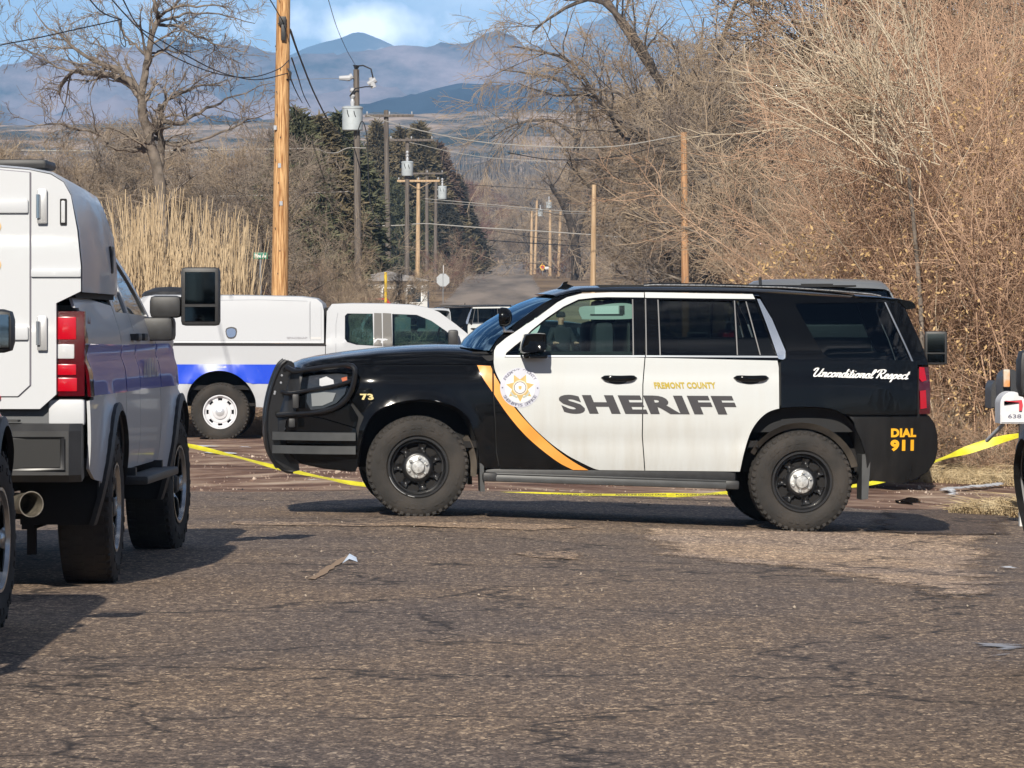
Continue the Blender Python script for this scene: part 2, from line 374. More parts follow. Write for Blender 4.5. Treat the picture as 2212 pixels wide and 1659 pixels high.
def asphalt(name='asphalt', mul=(1, 1, 1)):
    m = bpy.data.materials.new(name); m.use_nodes = True; nt = m.node_tree; L = nt.links; b = nt.nodes['Principled BSDF']
    N = nt.nodes.new
    t = N('ShaderNodeTexCoord')
    v = N('ShaderNodeTexVoronoi'); v.inputs['Scale'].default_value = 88; mpa = N('ShaderNodeMapping'); mpa.inputs['Scale'].default_value = (1, .40, 1); L.new(t.outputs['Object'], mpa.inputs[0]); L.new(mpa.outputs[0], v.inputs['Vector'])
    v2 = N('ShaderNodeTexVoronoi'); v2.inputs['Scale'].default_value = 38; L.new(mpa.outputs[0], v2.inputs['Vector'])
    rc = N('ShaderNodeValToRGB'); e = rc.color_ramp.elements
    e[0].position = 0; e[0].color = (.045, .036, .032, 1); e[1].position = 1; e[1].color = (.62, .50, .37, 1)
    for p, c in ((.30, (.10, .078, .065)), (.52, (.155, .121, .098)), (.76, (.25, .197, .155))):
        q = rc.color_ramp.elements.new(p); q.color = (*c, 1)
    s = N('ShaderNodeSeparateColor'); L.new(v.outputs['Color'], s.inputs[0])
    s2 = N('ShaderNodeSeparateColor'); L.new(v2.outputs['Color'], s2.inputs[0])
    mxv = N('ShaderNodeMath'); mxv.operation = 'MULTIPLY_ADD'; mxv.inputs[1].default_value = .62; L.new(s.outputs[0], mxv.inputs[0])
    mv2 = N('ShaderNodeMath'); mv2.operation = 'MULTIPLY'; mv2.inputs[1].default_value = .38; L.new(s2.outputs[0], mv2.inputs[0]); L.new(mv2.outputs[0], mxv.inputs[2])
    L.new(mxv.outputs[0], rc.inputs[0])
    # large soft patches: brown wear against grey
    mp1 = N('ShaderNodeMapping'); mp1.inputs['Scale'].default_value = (.35, .22, 1); L.new(t.outputs['Object'], mp1.inputs[0])
    n1 = N('ShaderNodeTexNoise'); n1.inputs['Scale'].default_value = 1.6; n1.inputs['Detail'].default_value = 6; L.new(mp1.outputs[0], n1.inputs['Vector'])
    r1 = N('ShaderNodeValToRGB'); r1.color_ramp.elements[0].position = .38; r1.color_ramp.elements[0].color = (.86, .83, .83, 1)
    r1.color_ramp.elements[1].position = .62; r1.color_ramp.elements[1].color = (1.16, 1.06, .93, 1); L.new(n1.outputs[0], r1.inputs[0])
    mu = N('ShaderNodeMixRGB'); mu.blend_type = 'MULTIPLY'; mu.inputs[0].default_value = 1; L.new(rc.outputs[0], mu.inputs[1]); L.new(r1.outputs[0], mu.inputs[2])
    # pale worn streaks across the travel direction, and tar cracks
    mp2 = N('ShaderNodeMapping'); mp2.inputs['Scale'].default_value = (.22, 1.9, 1); L.new(t.outputs['Object'], mp2.inputs[0])
    n2 = N('ShaderNodeTexNoise'); n2.inputs['Scale'].default_value = 1.3; n2.inputs['Detail'].default_value = 8; n2.inputs['Roughness'].default_value = .6; L.new(mp2.outputs[0], n2.inputs['Vector'])
    r2 = N('ShaderNodeMapRange'); r2.inputs['From Min'].default_value = .60; r2.inputs['From Max'].default_value = .72; L.new(n2.outputs[0], r2.inputs['Value'])
    sx = N('ShaderNodeSeparateXYZ'); L.new(t.outputs['Object'], sx.inputs[0])
    yr = N('ShaderNodeMapRange'); yr.inputs['From Min'].default_value = 26; yr.inputs['From Max'].default_value = 33; L.new(sx.outputs['Y'], yr.inputs['Value'])
    m2 = N('ShaderNodeMath'); m2.operation = 'MULTIPLY'; L.new(r2.outputs[0], m2.inputs[0]); L.new(yr.outputs[0], m2.inputs[1])
    m3 = N('ShaderNodeMath'); m3.operation = 'MULTIPLY'; m3.inputs[1].default_value = .65; L.new(m2.outputs[0], m3.inputs[0])
    mix2 = N('ShaderNodeMixRGB'); mix2.inputs[2].default_value = (.26, .21, .17, 1); L.new(m3.outputs[0], mix2.inputs[0]); L.new(mu.outputs[0], mix2.inputs[1])
    cr = N('ShaderNodeTexVoronoi'); cr.feature = 'DISTANCE_TO_EDGE'; cr.inputs['Scale'].default_value = .42
    nw = N('ShaderNodeTexNoise'); nw.inputs['Scale'].default_value = 2.2; nw.inputs['Detail'].default_value = 5; L.new(t.outputs['Object'], nw.inputs['Vector'])
    va = N('ShaderNodeVectorMath'); va.operation = 'MULTIPLY_ADD'; va.inputs[1].default_value = (.8, .8, .8)
    L.new(nw.outputs['Color'], va.inputs[0]); L.new(t.outputs['Object'], va.inputs[2]); L.new(va.outputs[0], cr.inputs['Vector'])
    ck = N('ShaderNodeMapRange'); ck.inputs['From Min'].default_value = .016; ck.inputs['From Max'].default_value = .002; L.new(cr.outputs['Distance'], ck.inputs['Value'])
    ckm = N('ShaderNodeMath'); ckm.operation = 'MULTIPLY'; ckm.inputs[1].default_value = .85; L.new(ck.outputs[0], ckm.inputs[0])
    mix3 = N('ShaderNodeMixRGB'); mix3.inputs[2].default_value = (.018, .014, .012, 1); L.new(ckm.outputs[0], mix3.inputs[0]); L.new(mix2.outputs[0], mix3.inputs[1])
    mxm = N('ShaderNodeMixRGB'); mxm.blend_type = 'MULTIPLY'; mxm.inputs[0].default_value = 1; mxm.inputs[2].default_value = (*mul, 1); L.new(mix3.outputs[0], mxm.inputs[1])
    L.new(mxm.outputs[0], b.inputs['Base Color']); b.inputs['Roughness'].default_value = .8; b.inputs['Specular IOR Level'].default_value = .35
    bp = N('ShaderNodeBump'); bp.inputs['Strength'].default_value = .8; bp.inputs['Distance'].default_value = .006; L.new(mxv.outputs[0], bp.inputs['Height'])
    L.new(bp.outputs[0], b.inputs['Normal']); return m
ASPH = asphalt()

def sheet(name, xs, ys, zf, m, parent=None, smooth=True):
    nx, ny = len(xs), len(ys)
    co = np.array([[(x, y, zf(x, y)) for x in xs] for y in ys], dtype=np.float32).reshape(-1, 3)
    i = np.arange(nx - 1)[None, :] + np.arange(ny - 1)[:, None] * nx
    q = np.stack([i, i + 1, i + nx + 1, i + nx], -1).reshape(-1, 4)
    return link(name, fast_mesh(name, co, q, None, smooth), parent, m)
def gxs(n, w): return np.linspace(-w, w, n)
xs = np.concatenate([np.linspace(-6000, -60, 30)[:-1], np.linspace(-60, -12, 30)[:-1], np.linspace(-12, 12, 160), np.linspace(12, 60, 30)[1:], np.linspace(60, 6000, 30)[1:]])
ys = np.concatenate([np.linspace(-400, 8, 12)[:-1], np.linspace(8, 75, 230)[:-1], np.linspace(75, 1000, 200)[:-1], np.linspace(1000, 7000, 40)])
def gz(x, y):
    z = G(x, y)
    if 44 < y < 300: z += .045 * ss(44, 45.5, y) * mn.noise(Vector((x * .7, y * .9, 0))) + .012 * mn.noise(Vector((x * 3, y * 2.5, 3)))
    if y > 150: z += min(6, (y - 150) * .01) * mn.noise(Vector((x * .012, y * .004, 1))) * (0 if abs(x + 6) < 14 else 1)
    return z
gr = tag(sheet('ground', xs, ys, gz, [DIRT, FARG]), kind='structure')
midx = []
for p in gr.data.polygons: midx.append(1 if p.center.y > 110 or p.center.y < 0 else 0)
gr.data.polygons.foreach_set('material_index', midx)

def ground_poly(name, outline, dz, m, step=.6, jitter=0, kind='structure', mound=0):
    pl = dens(outline, step * .5)
    if jitter: pl = [(x + jitter * mn.noise(Vector((x * 1.7, y * 1.7, 5))) + jitter * .5 * mn.noise(Vector((x * 6, y * 6, 9))), y + jitter * mn.noise(Vector((x * 1.7, y * 1.7, 15))) + jitter * .5 * mn.noise(Vector((x * 6, y * 6, 19)))) for x, y in pl]
    v, f = trifill(pl, step)
    bd = np.array(pl)
    def h(x, y):
        if not mound: return 0
        d = math.sqrt(np.min((bd[:, 0] - x) ** 2 + (bd[:, 1] - y) ** 2)); return min(mound, d * .5)
    me = bpy.data.meshes.new(name); me.from_pydata([(x, y, max(G(x, y), gz(x, y)) + dz + h(x, y)) for x, y in v], [], f)
    me.polygons.foreach_set('use_smooth', [True] * len(f))
    at = me.attributes.new('edge', 'FLOAT', 'POINT'); at.data.foreach_set('value', np.array([math.sqrt(np.min((bd[:, 0] - x) ** 2 + (bd[:, 1] - y) ** 2)) for x, y in v], dtype=np.float32))
    return tag(link(name, me, None, m), kind=kind)
# the paved foreground: one sheet up to the edge of the crossing
edge = [(x, 43.6 + .5 * math.sin(x * .9) + (-.5 if x > 2.6 else 0)) for x in np.linspace(16, -14, 40)]
road = ground_poly('road', [(-14, 3), (16, 3)] + edge, .012, ASPH, step=.7, jitter=.35)
def fade(m, width, nscale, lo=.15):
    """worn, feathered rim: the sheet breaks up towards its own edge"""
    nt = m.node_tree; L = nt.links; b = nt.nodes['Principled BSDF']; N = nt.nodes.new
    a = N('ShaderNodeAttribute'); a.attribute_name = 'edge'; r = N('ShaderNodeMapRange'); r.inputs['From Max'].default_value = width; L.new(a.outputs['Fac'], r.inputs['Value'])
    t = N('ShaderNodeTexCoord'); mp_ = N('ShaderNodeMapping'); mp_.inputs['Scale'].default_value = (1, .55, 1); L.new(t.outputs['Object'], mp_.inputs[0])
    n = N('ShaderNodeTexNoise'); n.inputs['Scale'].default_value = nscale; n.inputs['Detail'].default_value = 9; n.inputs['Roughness'].default_value = .72; L.new(mp_.outputs[0], n.inputs['Vector'])
    s = N('ShaderNodeMath'); s.operation = 'MULTIPLY_ADD'; s.inputs[1].default_value = .62; L.new(r.outputs[0], s.inputs[0]); L.new(n.outputs[0], s.inputs[2])
    q = N('ShaderNodeMapRange'); q.inputs['From Min'].default_value = .70; q.inputs['From Max'].default_value = .86; L.new(s.outputs[0], q.inputs['Value']); L.new(q.outputs[0], b.inputs['Alpha'])
    return m
# the gravel cross street and the long road climbing away
def far_road():
    L = []; Rr = []
    for y in (190, 200, 210, 250, 300, 400, 500, 600, 750, 900, 1050):
        c = (np.interp(y, [100, 300, 600, 1050], [1010, 1075, 1085, 1092]) - CX) * y / F
        w = 3.0 if y < 500 else 3.0 + (y - 500) * .0022; L.append((c - w, y)); Rr.append((c + w, y))
    n = len(L); v = []; f = []
    for (a, y), (b, _) in zip(L, Rr):
        for k in range(5): x = a + (b - a) * k / 4; v.append((x, y, G(x, y) + .25 + (.3 if y > 300 else 0)))
    for i in range(n - 1):
        for k in range(4): f.append((i * 5 + k, i * 5 + k + 1, (i + 1) * 5 + k + 1, (i + 1) * 5 + k))
    me = bpy.data.meshes.new('far_road'); me.from_pydata(v, [], f); at = me.attributes.new('edge', 'FLOAT', 'POINT'); at.data.foreach_set('value', np.array([(0, .9, 2, .9, 0)[i % 5] for i in range(len(v))], dtype=np.float32))
    return tag(link('far_road', me, None, fade(mat('worn_far_asphalt', (.12, .098, .08), .9, col2=(.27, .215, .17), vscale=.5, stretch=(1, .06, 1), detail=8), .45, .8)), kind='structure')
far_road()
SNOW = mat('old_snow', (.62, .64, .68), .6, var=.2, vscale=9, bump=.5, bscale=12)
fade(SNOW, .12, 3.0)
PATCH = asphalt('worn_pale_asphalt', (2.15, 2.12, 2.05))
fade(PATCH, .75, 1.9)
WETA = asphalt('dark_wet_asphalt', (.62, .60, .62))
fade(WETA, .5, 2.2)
def gp(px, py, z=0.0):
    """the ground point seen in that direction"""
    Y = 20.
    for _ in range(30): Y = (CH - G((px - CX) * Y / F, Y)) * F / (py - YH)
    return ((px - CX) * Y / F, Y)
def patch(name, pts, m, dz=.0165, jit=.10, step=.35, mound=0): return ground_poly(name, [gp(*p) for p in pts], dz, m, step, jit, mound=mound)
patch('road_patch', [(1280, 1140), (1700, 1148), (2205, 1158), (2260, 1320), (1960, 1300), (1700, 1240), (1360, 1205)], PATCH)
SCR = fade(asphalt('pale_scrape', (1.7, 1.65, 1.55)), .22, 3.5)
patch('road_patch', [(1060, 1200), (1180, 1192), (1275, 1196), (1275, 1216), (1150, 1212)], SCR, jit=.05, step=.15)
patch('road_patch', [(470, 1128), (800, 1133), (1240, 1136), (1270, 1145), (1180, 1152), (800, 1143), (480, 1139)], SCR, jit=.06, step=.2)
patch('road_patch', [(1560, 1206), (1800, 1210), (2010, 1222), (1990, 1240), (1700, 1228)], SCR, jit=.06, step=.2)
patch('damp_patch', [(1850, 1103), (2215, 1098), (2230, 1160), (2050, 1166), (1860, 1154)], WETA, dz=.0200)
patch('snow_patch', [(2080, 1396), (2195, 1380), (2230, 1444), (2150, 1446), (2098, 1420)], fade(mat('thin_ice', (.42, .44, .47), .35, col2=(.22, .20, .20), vscale=4), .16, 2.6), dz=.018, jit=.10, step=.15)
patch('snow_patch', [(2030, 1062), (2110, 1052), (2190, 1045), (2190, 1050), (2110, 1060), (2040, 1070)], SNOW, dz=.01, jit=.10, step=.12, mound=.03)
patch('snow_patch', [(2030, 1075), (2070, 1070), (2080, 1076), (2040, 1082)], SNOW, dz=.01, jit=.05, step=.12, mound=.03)
patch('snow_patch', [(2150, 1232), (2200, 1228), (2210, 1236), (2170, 1238)], SNOW, dz=.020, jit=.04, step=.1, mound=.01)
for pts_ in ([(395, 968), (430, 966), (468, 970), (430, 974)], [(425, 982), (470, 980), (520, 984), (500, 988), (440, 987)], [(500, 969), (530, 967), (545, 971), (510, 973)], [(575, 985), (620, 986), (640, 991), (600, 992)], [(1770, 1042), (1830, 1038), (1835, 1042), (1780, 1046)], [(640, 1040), (690, 1038), (700, 1041), (650, 1043)]):
    patch('snow_patch', pts_, SNOW, dz=.012, jit=.12, step=.15, mound=.01)
patch('puddle', [(1930, 1083), (1965, 1079), (2000, 1084), (1980, 1094), (1945, 1092)], mat('puddle_water', (.02, .014, .012), .05), dz=.004, jit=.06, step=.12)
patch('snow_patch', [(960, 641), (1060, 639), (1200, 641), (1200, 644), (1060, 643), (960, 644)], mat('far_snow', (.6, .62, .66), .7), dz=.75, jit=1.5, step=4)
# loose stones on the pavement edge and a crack with pale grit
sv = MB()
for i in range(160):
    px = random.uniform(380, 2205); py = random.uniform(1085, 1320) if i % 3 else random.uniform(1010, 1100)
    x, y = gp(px, py); s = random.uniform(.004, .013)
    M = Matrix.Translation((x, y, G(x, y) + .014 + s * .3)) @ Euler((random.random() * 3, random.random() * 3, random.random() * 6)).to_matrix().to_4x4()
    sv.box((0, 0, 0), (s * 1.4, s, s * .7), M)
tag(sv.build('loose_gravel', mat('stone_chips', (.30, .25, .20), .9, var=.4, vscale=40), smooth=False), kind='stuff')
tag(ground_poly('pavement_seam', [gp(668, 1256), gp(700, 1234), gp(752, 1204), gp(764, 1206), gp(716, 1238), gp(680, 1258)], .018, mat('gritty_seam', (.30, .21, .14), .9), .12, .03), kind='structure')
pb = MB(); x, y = gp(755, 1224)
pb.add([(x + a, y + b, G(x, y) + .02 + c) for a, b, c in ((-.045, -.03, 0), (0, -.05, .03), (.05, -.02, .01), (.04, .05, .035), (-.03, .06, .02), (0, 0, .06))], [(0,1,5), (1,2,5), (2,3,5), (3,4,5), (4,0,5), (0,4,3,2,1)])
tag(pb.build('paper_scrap', mat('pale_plastic', (.6, .7, .85), .4)), 'crumpled pale blue-white scrap of litter on the open asphalt', 'litter')

rb = MB(); rr_ = random.Random(4)
for i in range(4200):
    x = rr_.uniform(-5.5, 6.5); y = 43.9 + rr_.random() ** 1.3 * 13; k = mn.noise(Vector((x * .8, y * .7, 4)))
    if k < -.05 or (-1 < x < 4 and rr_.random() < .6): continue
    sz = rr_.uniform(.005, .013) * (1 + max(0, k)) * (2.2 if rr_.random() < .04 else 1)
    M = Matrix.Translation((x, y, gz(x, y) + sz * .25)) @ Euler((rr_.random() * 3, rr_.random() * 3, rr_.random() * 6)).to_matrix().to_4x4()
    rb.add([(sz * a * rr_.uniform(.6, 1.1), sz * b * rr_.uniform(.6, 1.1), sz * c * rr_.uniform(.4, .8)) for a, b, c in ((1.2, 0, 0), (-1.2, 0, 0), (0, 1, 0), (0, -1, 0), (0, 0, 1), (0, 0, -1))], [(0,2,4), (2,1,4), (1,3,4), (3,0,4), (2,0,5), (1,2,5), (3,1,5), (0,3,5)], M)
tag(rb.build('dirt_clods', mat('clod_and_stone', (.17, .10, .075), .95, col2=(.52, .42, .34), vscale=1.6, detail=8), smooth=False), kind='stuff')
# ------------------------------------------------------------------ mountains
def inpoly(x, y, pl):
    c = False; j = len(pl) - 1
    for i in range(len(pl)):
        if (pl[i][1] > y) != (pl[j][1] > y) and x < (pl[j][0] - pl[i][0]) * (y - pl[i][1]) / (pl[j][1] - pl[i][1]) + pl[i][0]: c = not c
        j = i
    return c
def mtn_mat(name, c1, c2, c3, sc1):
    m = bpy.data.materials.new(name); m.use_nodes = True; nt = m.node_tree; L = nt.links; b = nt.nodes['Principled BSDF']; N = nt.nodes.new
    b.inputs['Roughness'].default_value = 1; b.inputs['Specular IOR Level'].default_value = 0
    t = N('ShaderNodeTexCoord'); n = N('ShaderNodeTexNoise'); n.inputs['Scale'].default_value = sc1; n.inputs['Detail'].default_value = 10; n.inputs['Roughness'].default_value = .68
    mp_ = N('ShaderNodeMapping'); mp_.inputs['Scale'].default_value = (1, .5, 2.2); L.new(t.outputs['Object'], mp_.inputs[0])
    L.new(mp_.outputs[0], n.inputs['Vector']); r = N('ShaderNodeValToRGB'); r.color_ramp.elements[0].position = .42; r.color_ramp.elements[1].position = .60
    r.color_ramp.elements[0].color = (*c1, 1); r.color_ramp.elements[1].color = (*c2, 1); L.new(n.outputs[0], r.inputs[0])
    a = N('ShaderNodeAttribute'); a.attribute_name = 'bare'; mx = N('ShaderNodeMixRGB'); mx.inputs[2].default_value = (*c3, 1)
    L.new(a.outputs['Fac'], mx.inputs[0]); L.new(r.outputs[0], mx.inputs[1]); L.new(mx.outputs[0], b.inputs['Base Color']); return m
def ridge(name, sil, D, depth, m, namp, nsc, bare=(), nu=420, nv=56, seed=0, back=1500):
    px = np.linspace(-1700, 3900, nu); top = np.interp(px, [p[0] for p in sil], [p[1] for p in sil])
    X = (px - CX) * D / F; co = []; bare_v = []
    rows = [(v, D - depth * (1 - v)) for v in np.linspace(0, 1, nv)] + [(1.2, D + back * .3), (1.6, D + back)]
    for v, Y in rows:
        base = G(0, Y) - 15
        for i in range(nu):
            zt = CH + (YH - top[i]) * D / F
            rough = mn.fractal(Vector((X[i] * nsc * 4, 3.3, seed)), 1, 2, 4) * namp * .03
            zt += rough
            if v <= 1:
                e = v ** 1.25; z = base + (zt - base) * e
                nn = mn.ridged_multi_fractal(Vector((X[i] * nsc, Y * nsc * .55, seed)), 1.0, 2.1, 5, 1.0, 2.0) - 1.0
                z += nn * namp * min(1, v * 4) * min(1, (1 - v) * 5)
            else: z = zt - (v - 1) * (zt - base) * .9
            co.append((X[i], Y, z))
            py = YH - (z - CH) * F / Y; q = (CX + X[i] * F / Y); b = 0
            for pl in bare:
                if inpoly(q + 14 * mn.noise(Vector((q * .05, py * .1, 2))), py + 5 * mn.noise(Vector((q * .04, py * .15, 7))), pl): b = 1
            bare_v.append(b)
    nr = len(rows); i = np.arange(nu - 1)[None, :] + np.arange(nr - 1)[:, None] * nu
    q = np.stack([i, i + 1, i + nu + 1, i + nu], -1).reshape(-1, 4)
    me = fast_mesh(name, co, q, m); at = me.attributes.new('bare', 'FLOAT', 'POINT'); at.data.foreach_set('value', np.array(bare_v, dtype=np.float32))
    return tag(link(name, me), kind='structure')
peak = [(-1700, 230), (-600, 250), (0, 232), (200, 200), (400, 165), (559, 142), (595, 131), (632, 119), (660, 104), (700, 91), (740, 81), (756, 72), (770, 68), (788, 69), (810, 79), (835, 90), (858, 103), (900, 119), (1000, 128), (1100, 130), (1221, 93), (1262, 74), (1311, 56), (1345, 62), (1420, 95), (1600, 120), (2200, 150), (3900, 200)]
midr = [(-1700, 240), (-700, 215), (0, 210), (74, 206), (119, 186), (178, 169), (298, 160), (387, 147), (428, 138), (506, 142), (559, 144), (640, 150), (700, 148), (760, 144), (840, 137), (900, 126), (950, 120), (989, 124), (1019, 120), (1100, 126), (1180, 128), (1260, 122), (1400, 135), (1700, 160), (2300, 190), (3900, 230)]
lowr = [(-1700, 290), (-300, 280), (200, 268), (560, 262), (700, 250), (784, 229), (840, 211), (879, 210), (935, 192), (995, 179), (1060, 182), (1130, 200), (1260, 190), (1400, 200), (1700, 220), (3900, 260)]
foot = [(-1700, 345), (0, 300), (300, 292), (560, 285), (800, 262), (1100, 255), (1300, 262), (1700, 280), (3900, 320)]
MT1 = mtn_mat('peak_rock_and_forest', (.015, .025, .035), (.16, .13, .13), (.75, .58, .50), .0028)
MT2 = mtn_mat('range_rock_forest_haze_tint', (.025, .035, .05), (.22, .18, .20), (.45, .36, .35), .0045)  # blue of the haze mixed into the range's rock and forest colours
MT3 = mtn_mat('low_ridge_forest', (.005, .012, .025), (.018, .03, .05), (.2, .16, .12), .005)
MT4 = mtn_mat('foothill_scrub', (.04, .05, .045), (.45, .33, .24), (.3, .2, .15), .02)
ridge('far_peak', peak, 9500, 2500, MT1, 120, .0016, bare=[[(700, 132), (760, 120), (830, 108), (862, 104), (905, 114), (935, 124), (930, 150), (700, 150)]], seed=2)
ridge('mountain_range', midr, 7000, 2600, MT2, 110, .0021, seed=5)
ridge('low_forest_ridge', lowr, 4600, 1300, MT3, 30, .004, seed=9)
ridge('foothills', foot, 3300, 1900, MT4, 5, .008, seed=12)

hz = MB(); hz.box((0, 4500, 425), (16000, 13800, 920))
hm = bpy.data.materials.new('air_haze'); hm.use_nodes = True; nt = hm.node_tree; nt.nodes.remove(nt.nodes['Principled BSDF'])
pv = nt.nodes.new('ShaderNodeVolumePrincipled'); pv.inputs['Density'].default_value = .85e-4; pv.inputs['Color'].default_value = (.34, .60, 1.0, 1)
pv.inputs['Anisotropy'].default_value = -0.35
nt.links.new(pv.outputs[0], nt.nodes['Material Output'].inputs['Volume'])
HAZE = tag(hz.build('haze', hm, smooth=False), kind='stuff')
# ------------------------------------------------------------------ vehicle toolkit
class Car:
    """side skins are outlines in (length x, height z); depth(x,z) gives the inward curve of the body side; the far side is the mirror image"""
    def __init__(s, root, depth, width, conv=None): s.root = root; s.W = depth; s.w = width; s.conv = conv
    def P(s, pts): return [s.conv(*p) for p in pts] if s.conv else list(pts)
    def lift(s, v, extra, side):
        o = []
        for x, z in v:
            y = s.W(x, z) + extra; o.append((x, y if side == 0 else s.w - y, z))
        return o
    def panel(s, name, poly, m, extra=0, step=.05, gap=.0045, flange=.018, sides=(0, 1), holes=(), parent=None, rnd=.004, label=None, local=False):
        pl = poly if local else s.P(poly)
        pl = inset(dens(pl, step * .6), gap); hl = [dens(h if local else s.P(h), step * .6) for h in holes]
        v, f = trifill(pl, step, hl); objs = []
        for sd_ in sides:
            V = s.lift(v, extra, sd_); Fc = [t if sd_ == 0 else t[::-1] for t in f]
            for ring in [pl] + hl:
                rr = inset(ring, .004) if ring is pl else [(x, z) for x, z in ring]
                n0 = len(V); n = len(ring)
                V += s.lift(ring, extra, sd_)
                V += s.lift(rr, extra + flange, sd_)
                ccw = area(ring) > 0
                for i in range(n):
                    j = (i + 1) % n; q = (n0 + i, n0 + n + i, n0 + n + j, n0 + j)
                    if ccw == (ring is not pl): q = q[::-1]
                    Fc.append(q if sd_ == 0 else q[::-1])
            me = bpy.data.meshes.new(name); me.from_pydata(V, [], Fc); me.materials.append(m); sharp(me, 40)
            o = link(name, me, parent or s.root)
            if label: o['label'] = label
            objs.append(o)
        return objs
    def decal(s, name, vf, box, m, lift=.005, shear=0, parent=None, side=0, rot=0, place=None):
        """flat print laid on the body side; box = (x0,z_top,x1,z_bottom) in the photo coordinates"""
        v, f = vf
        if place: pts = [place(u, w) for u, w in v]
        else:
            x0, y0, x1, y1 = box
            pts = [(x0 + (x1 - x0) * u + shear * (w - .5) * (y1 - y0), y1 + (y0 - y1) * w + rot * u) for u, w in v]
        pts = s.P(pts)
        V = [(x, s.W(x, z) - lift, z) for x, z in pts]
        if side: V = [(x, s.w - y, z) for x, y, z in V]
        me = bpy.data.meshes.new(name); me.from_pydata(V, [], f); me.materials.append(m)
        return link(name, me, parent or s.root)
    def loft(s, name, rows, m, n=14, p=2.6, parent=None, bow=None, ang=40):
        """rows: (x, z_edge, d_edge, z_top) ; a skin from edge to edge across the car"""
        V = []; Fc = []; N = 2 * n + 1
        for (x, ze, de, zt, *b) in rows:
            bw = b[0] if b else 0
            for k in range(N):
                u = k / n - 1
                t = abs(u); tt = 1 - (1 - (1 - t)) ** 1
                c = (1 - t ** p) ** (1 / p) if t < 1 else 0
                half = s.w / 2 - de
                V.append((x - bw * (1 - u * u), s.w / 2 + half * u, ze + (zt - ze) * c))
        for i in range(len(rows) - 1):
            for k in range(N - 1):
                Fc.append((i * N + k, (i + 1) * N + k, (i + 1) * N + k + 1, i * N + k + 1))
        me = bpy.data.meshes.new(name); me.from_pydata(V, [], Fc); me.materials.append(m)
        bm = bmesh.new(); bm.from_mesh(me); bmesh.ops.recalc_face_normals(bm, faces=bm.faces[:]); bm.to_mesh(me); bm.free(); sharp(me, ang)
        return link(name, me, parent or s.root)
    def cross(s, name, line, m, d_extra=0, parent=None, bow=0, n=16, pw=2):
        """a skin whose two edges follow the (x,z) line on both body sides, bowed forward (-x) or back between them"""
        V = []; Fc = []; pts = s.P(line)
        for i, (x, z) in enumerate(pts):
            de = s.W(x, z) + d_extra; bw = bow[i] if isinstance(bow, (list, tuple)) else bow
            for k in range(n + 1):
                u = 2 * k / n - 1; V.append((x - bw * (1 - abs(u) ** pw), s.w / 2 + (s.w / 2 - de) * u, z))
        for i in range(len(pts) - 1):
            for k in range(n): Fc.append((i * (n + 1) + k, (i + 1) * (n + 1) + k, (i + 1) * (n + 1) + k + 1, i * (n + 1) + k + 1))
        me = bpy.data.meshes.new(name); me.from_pydata(V, [], Fc); me.materials.append(m); sharp(me, 40)
        return link(name, me, parent or s.root)

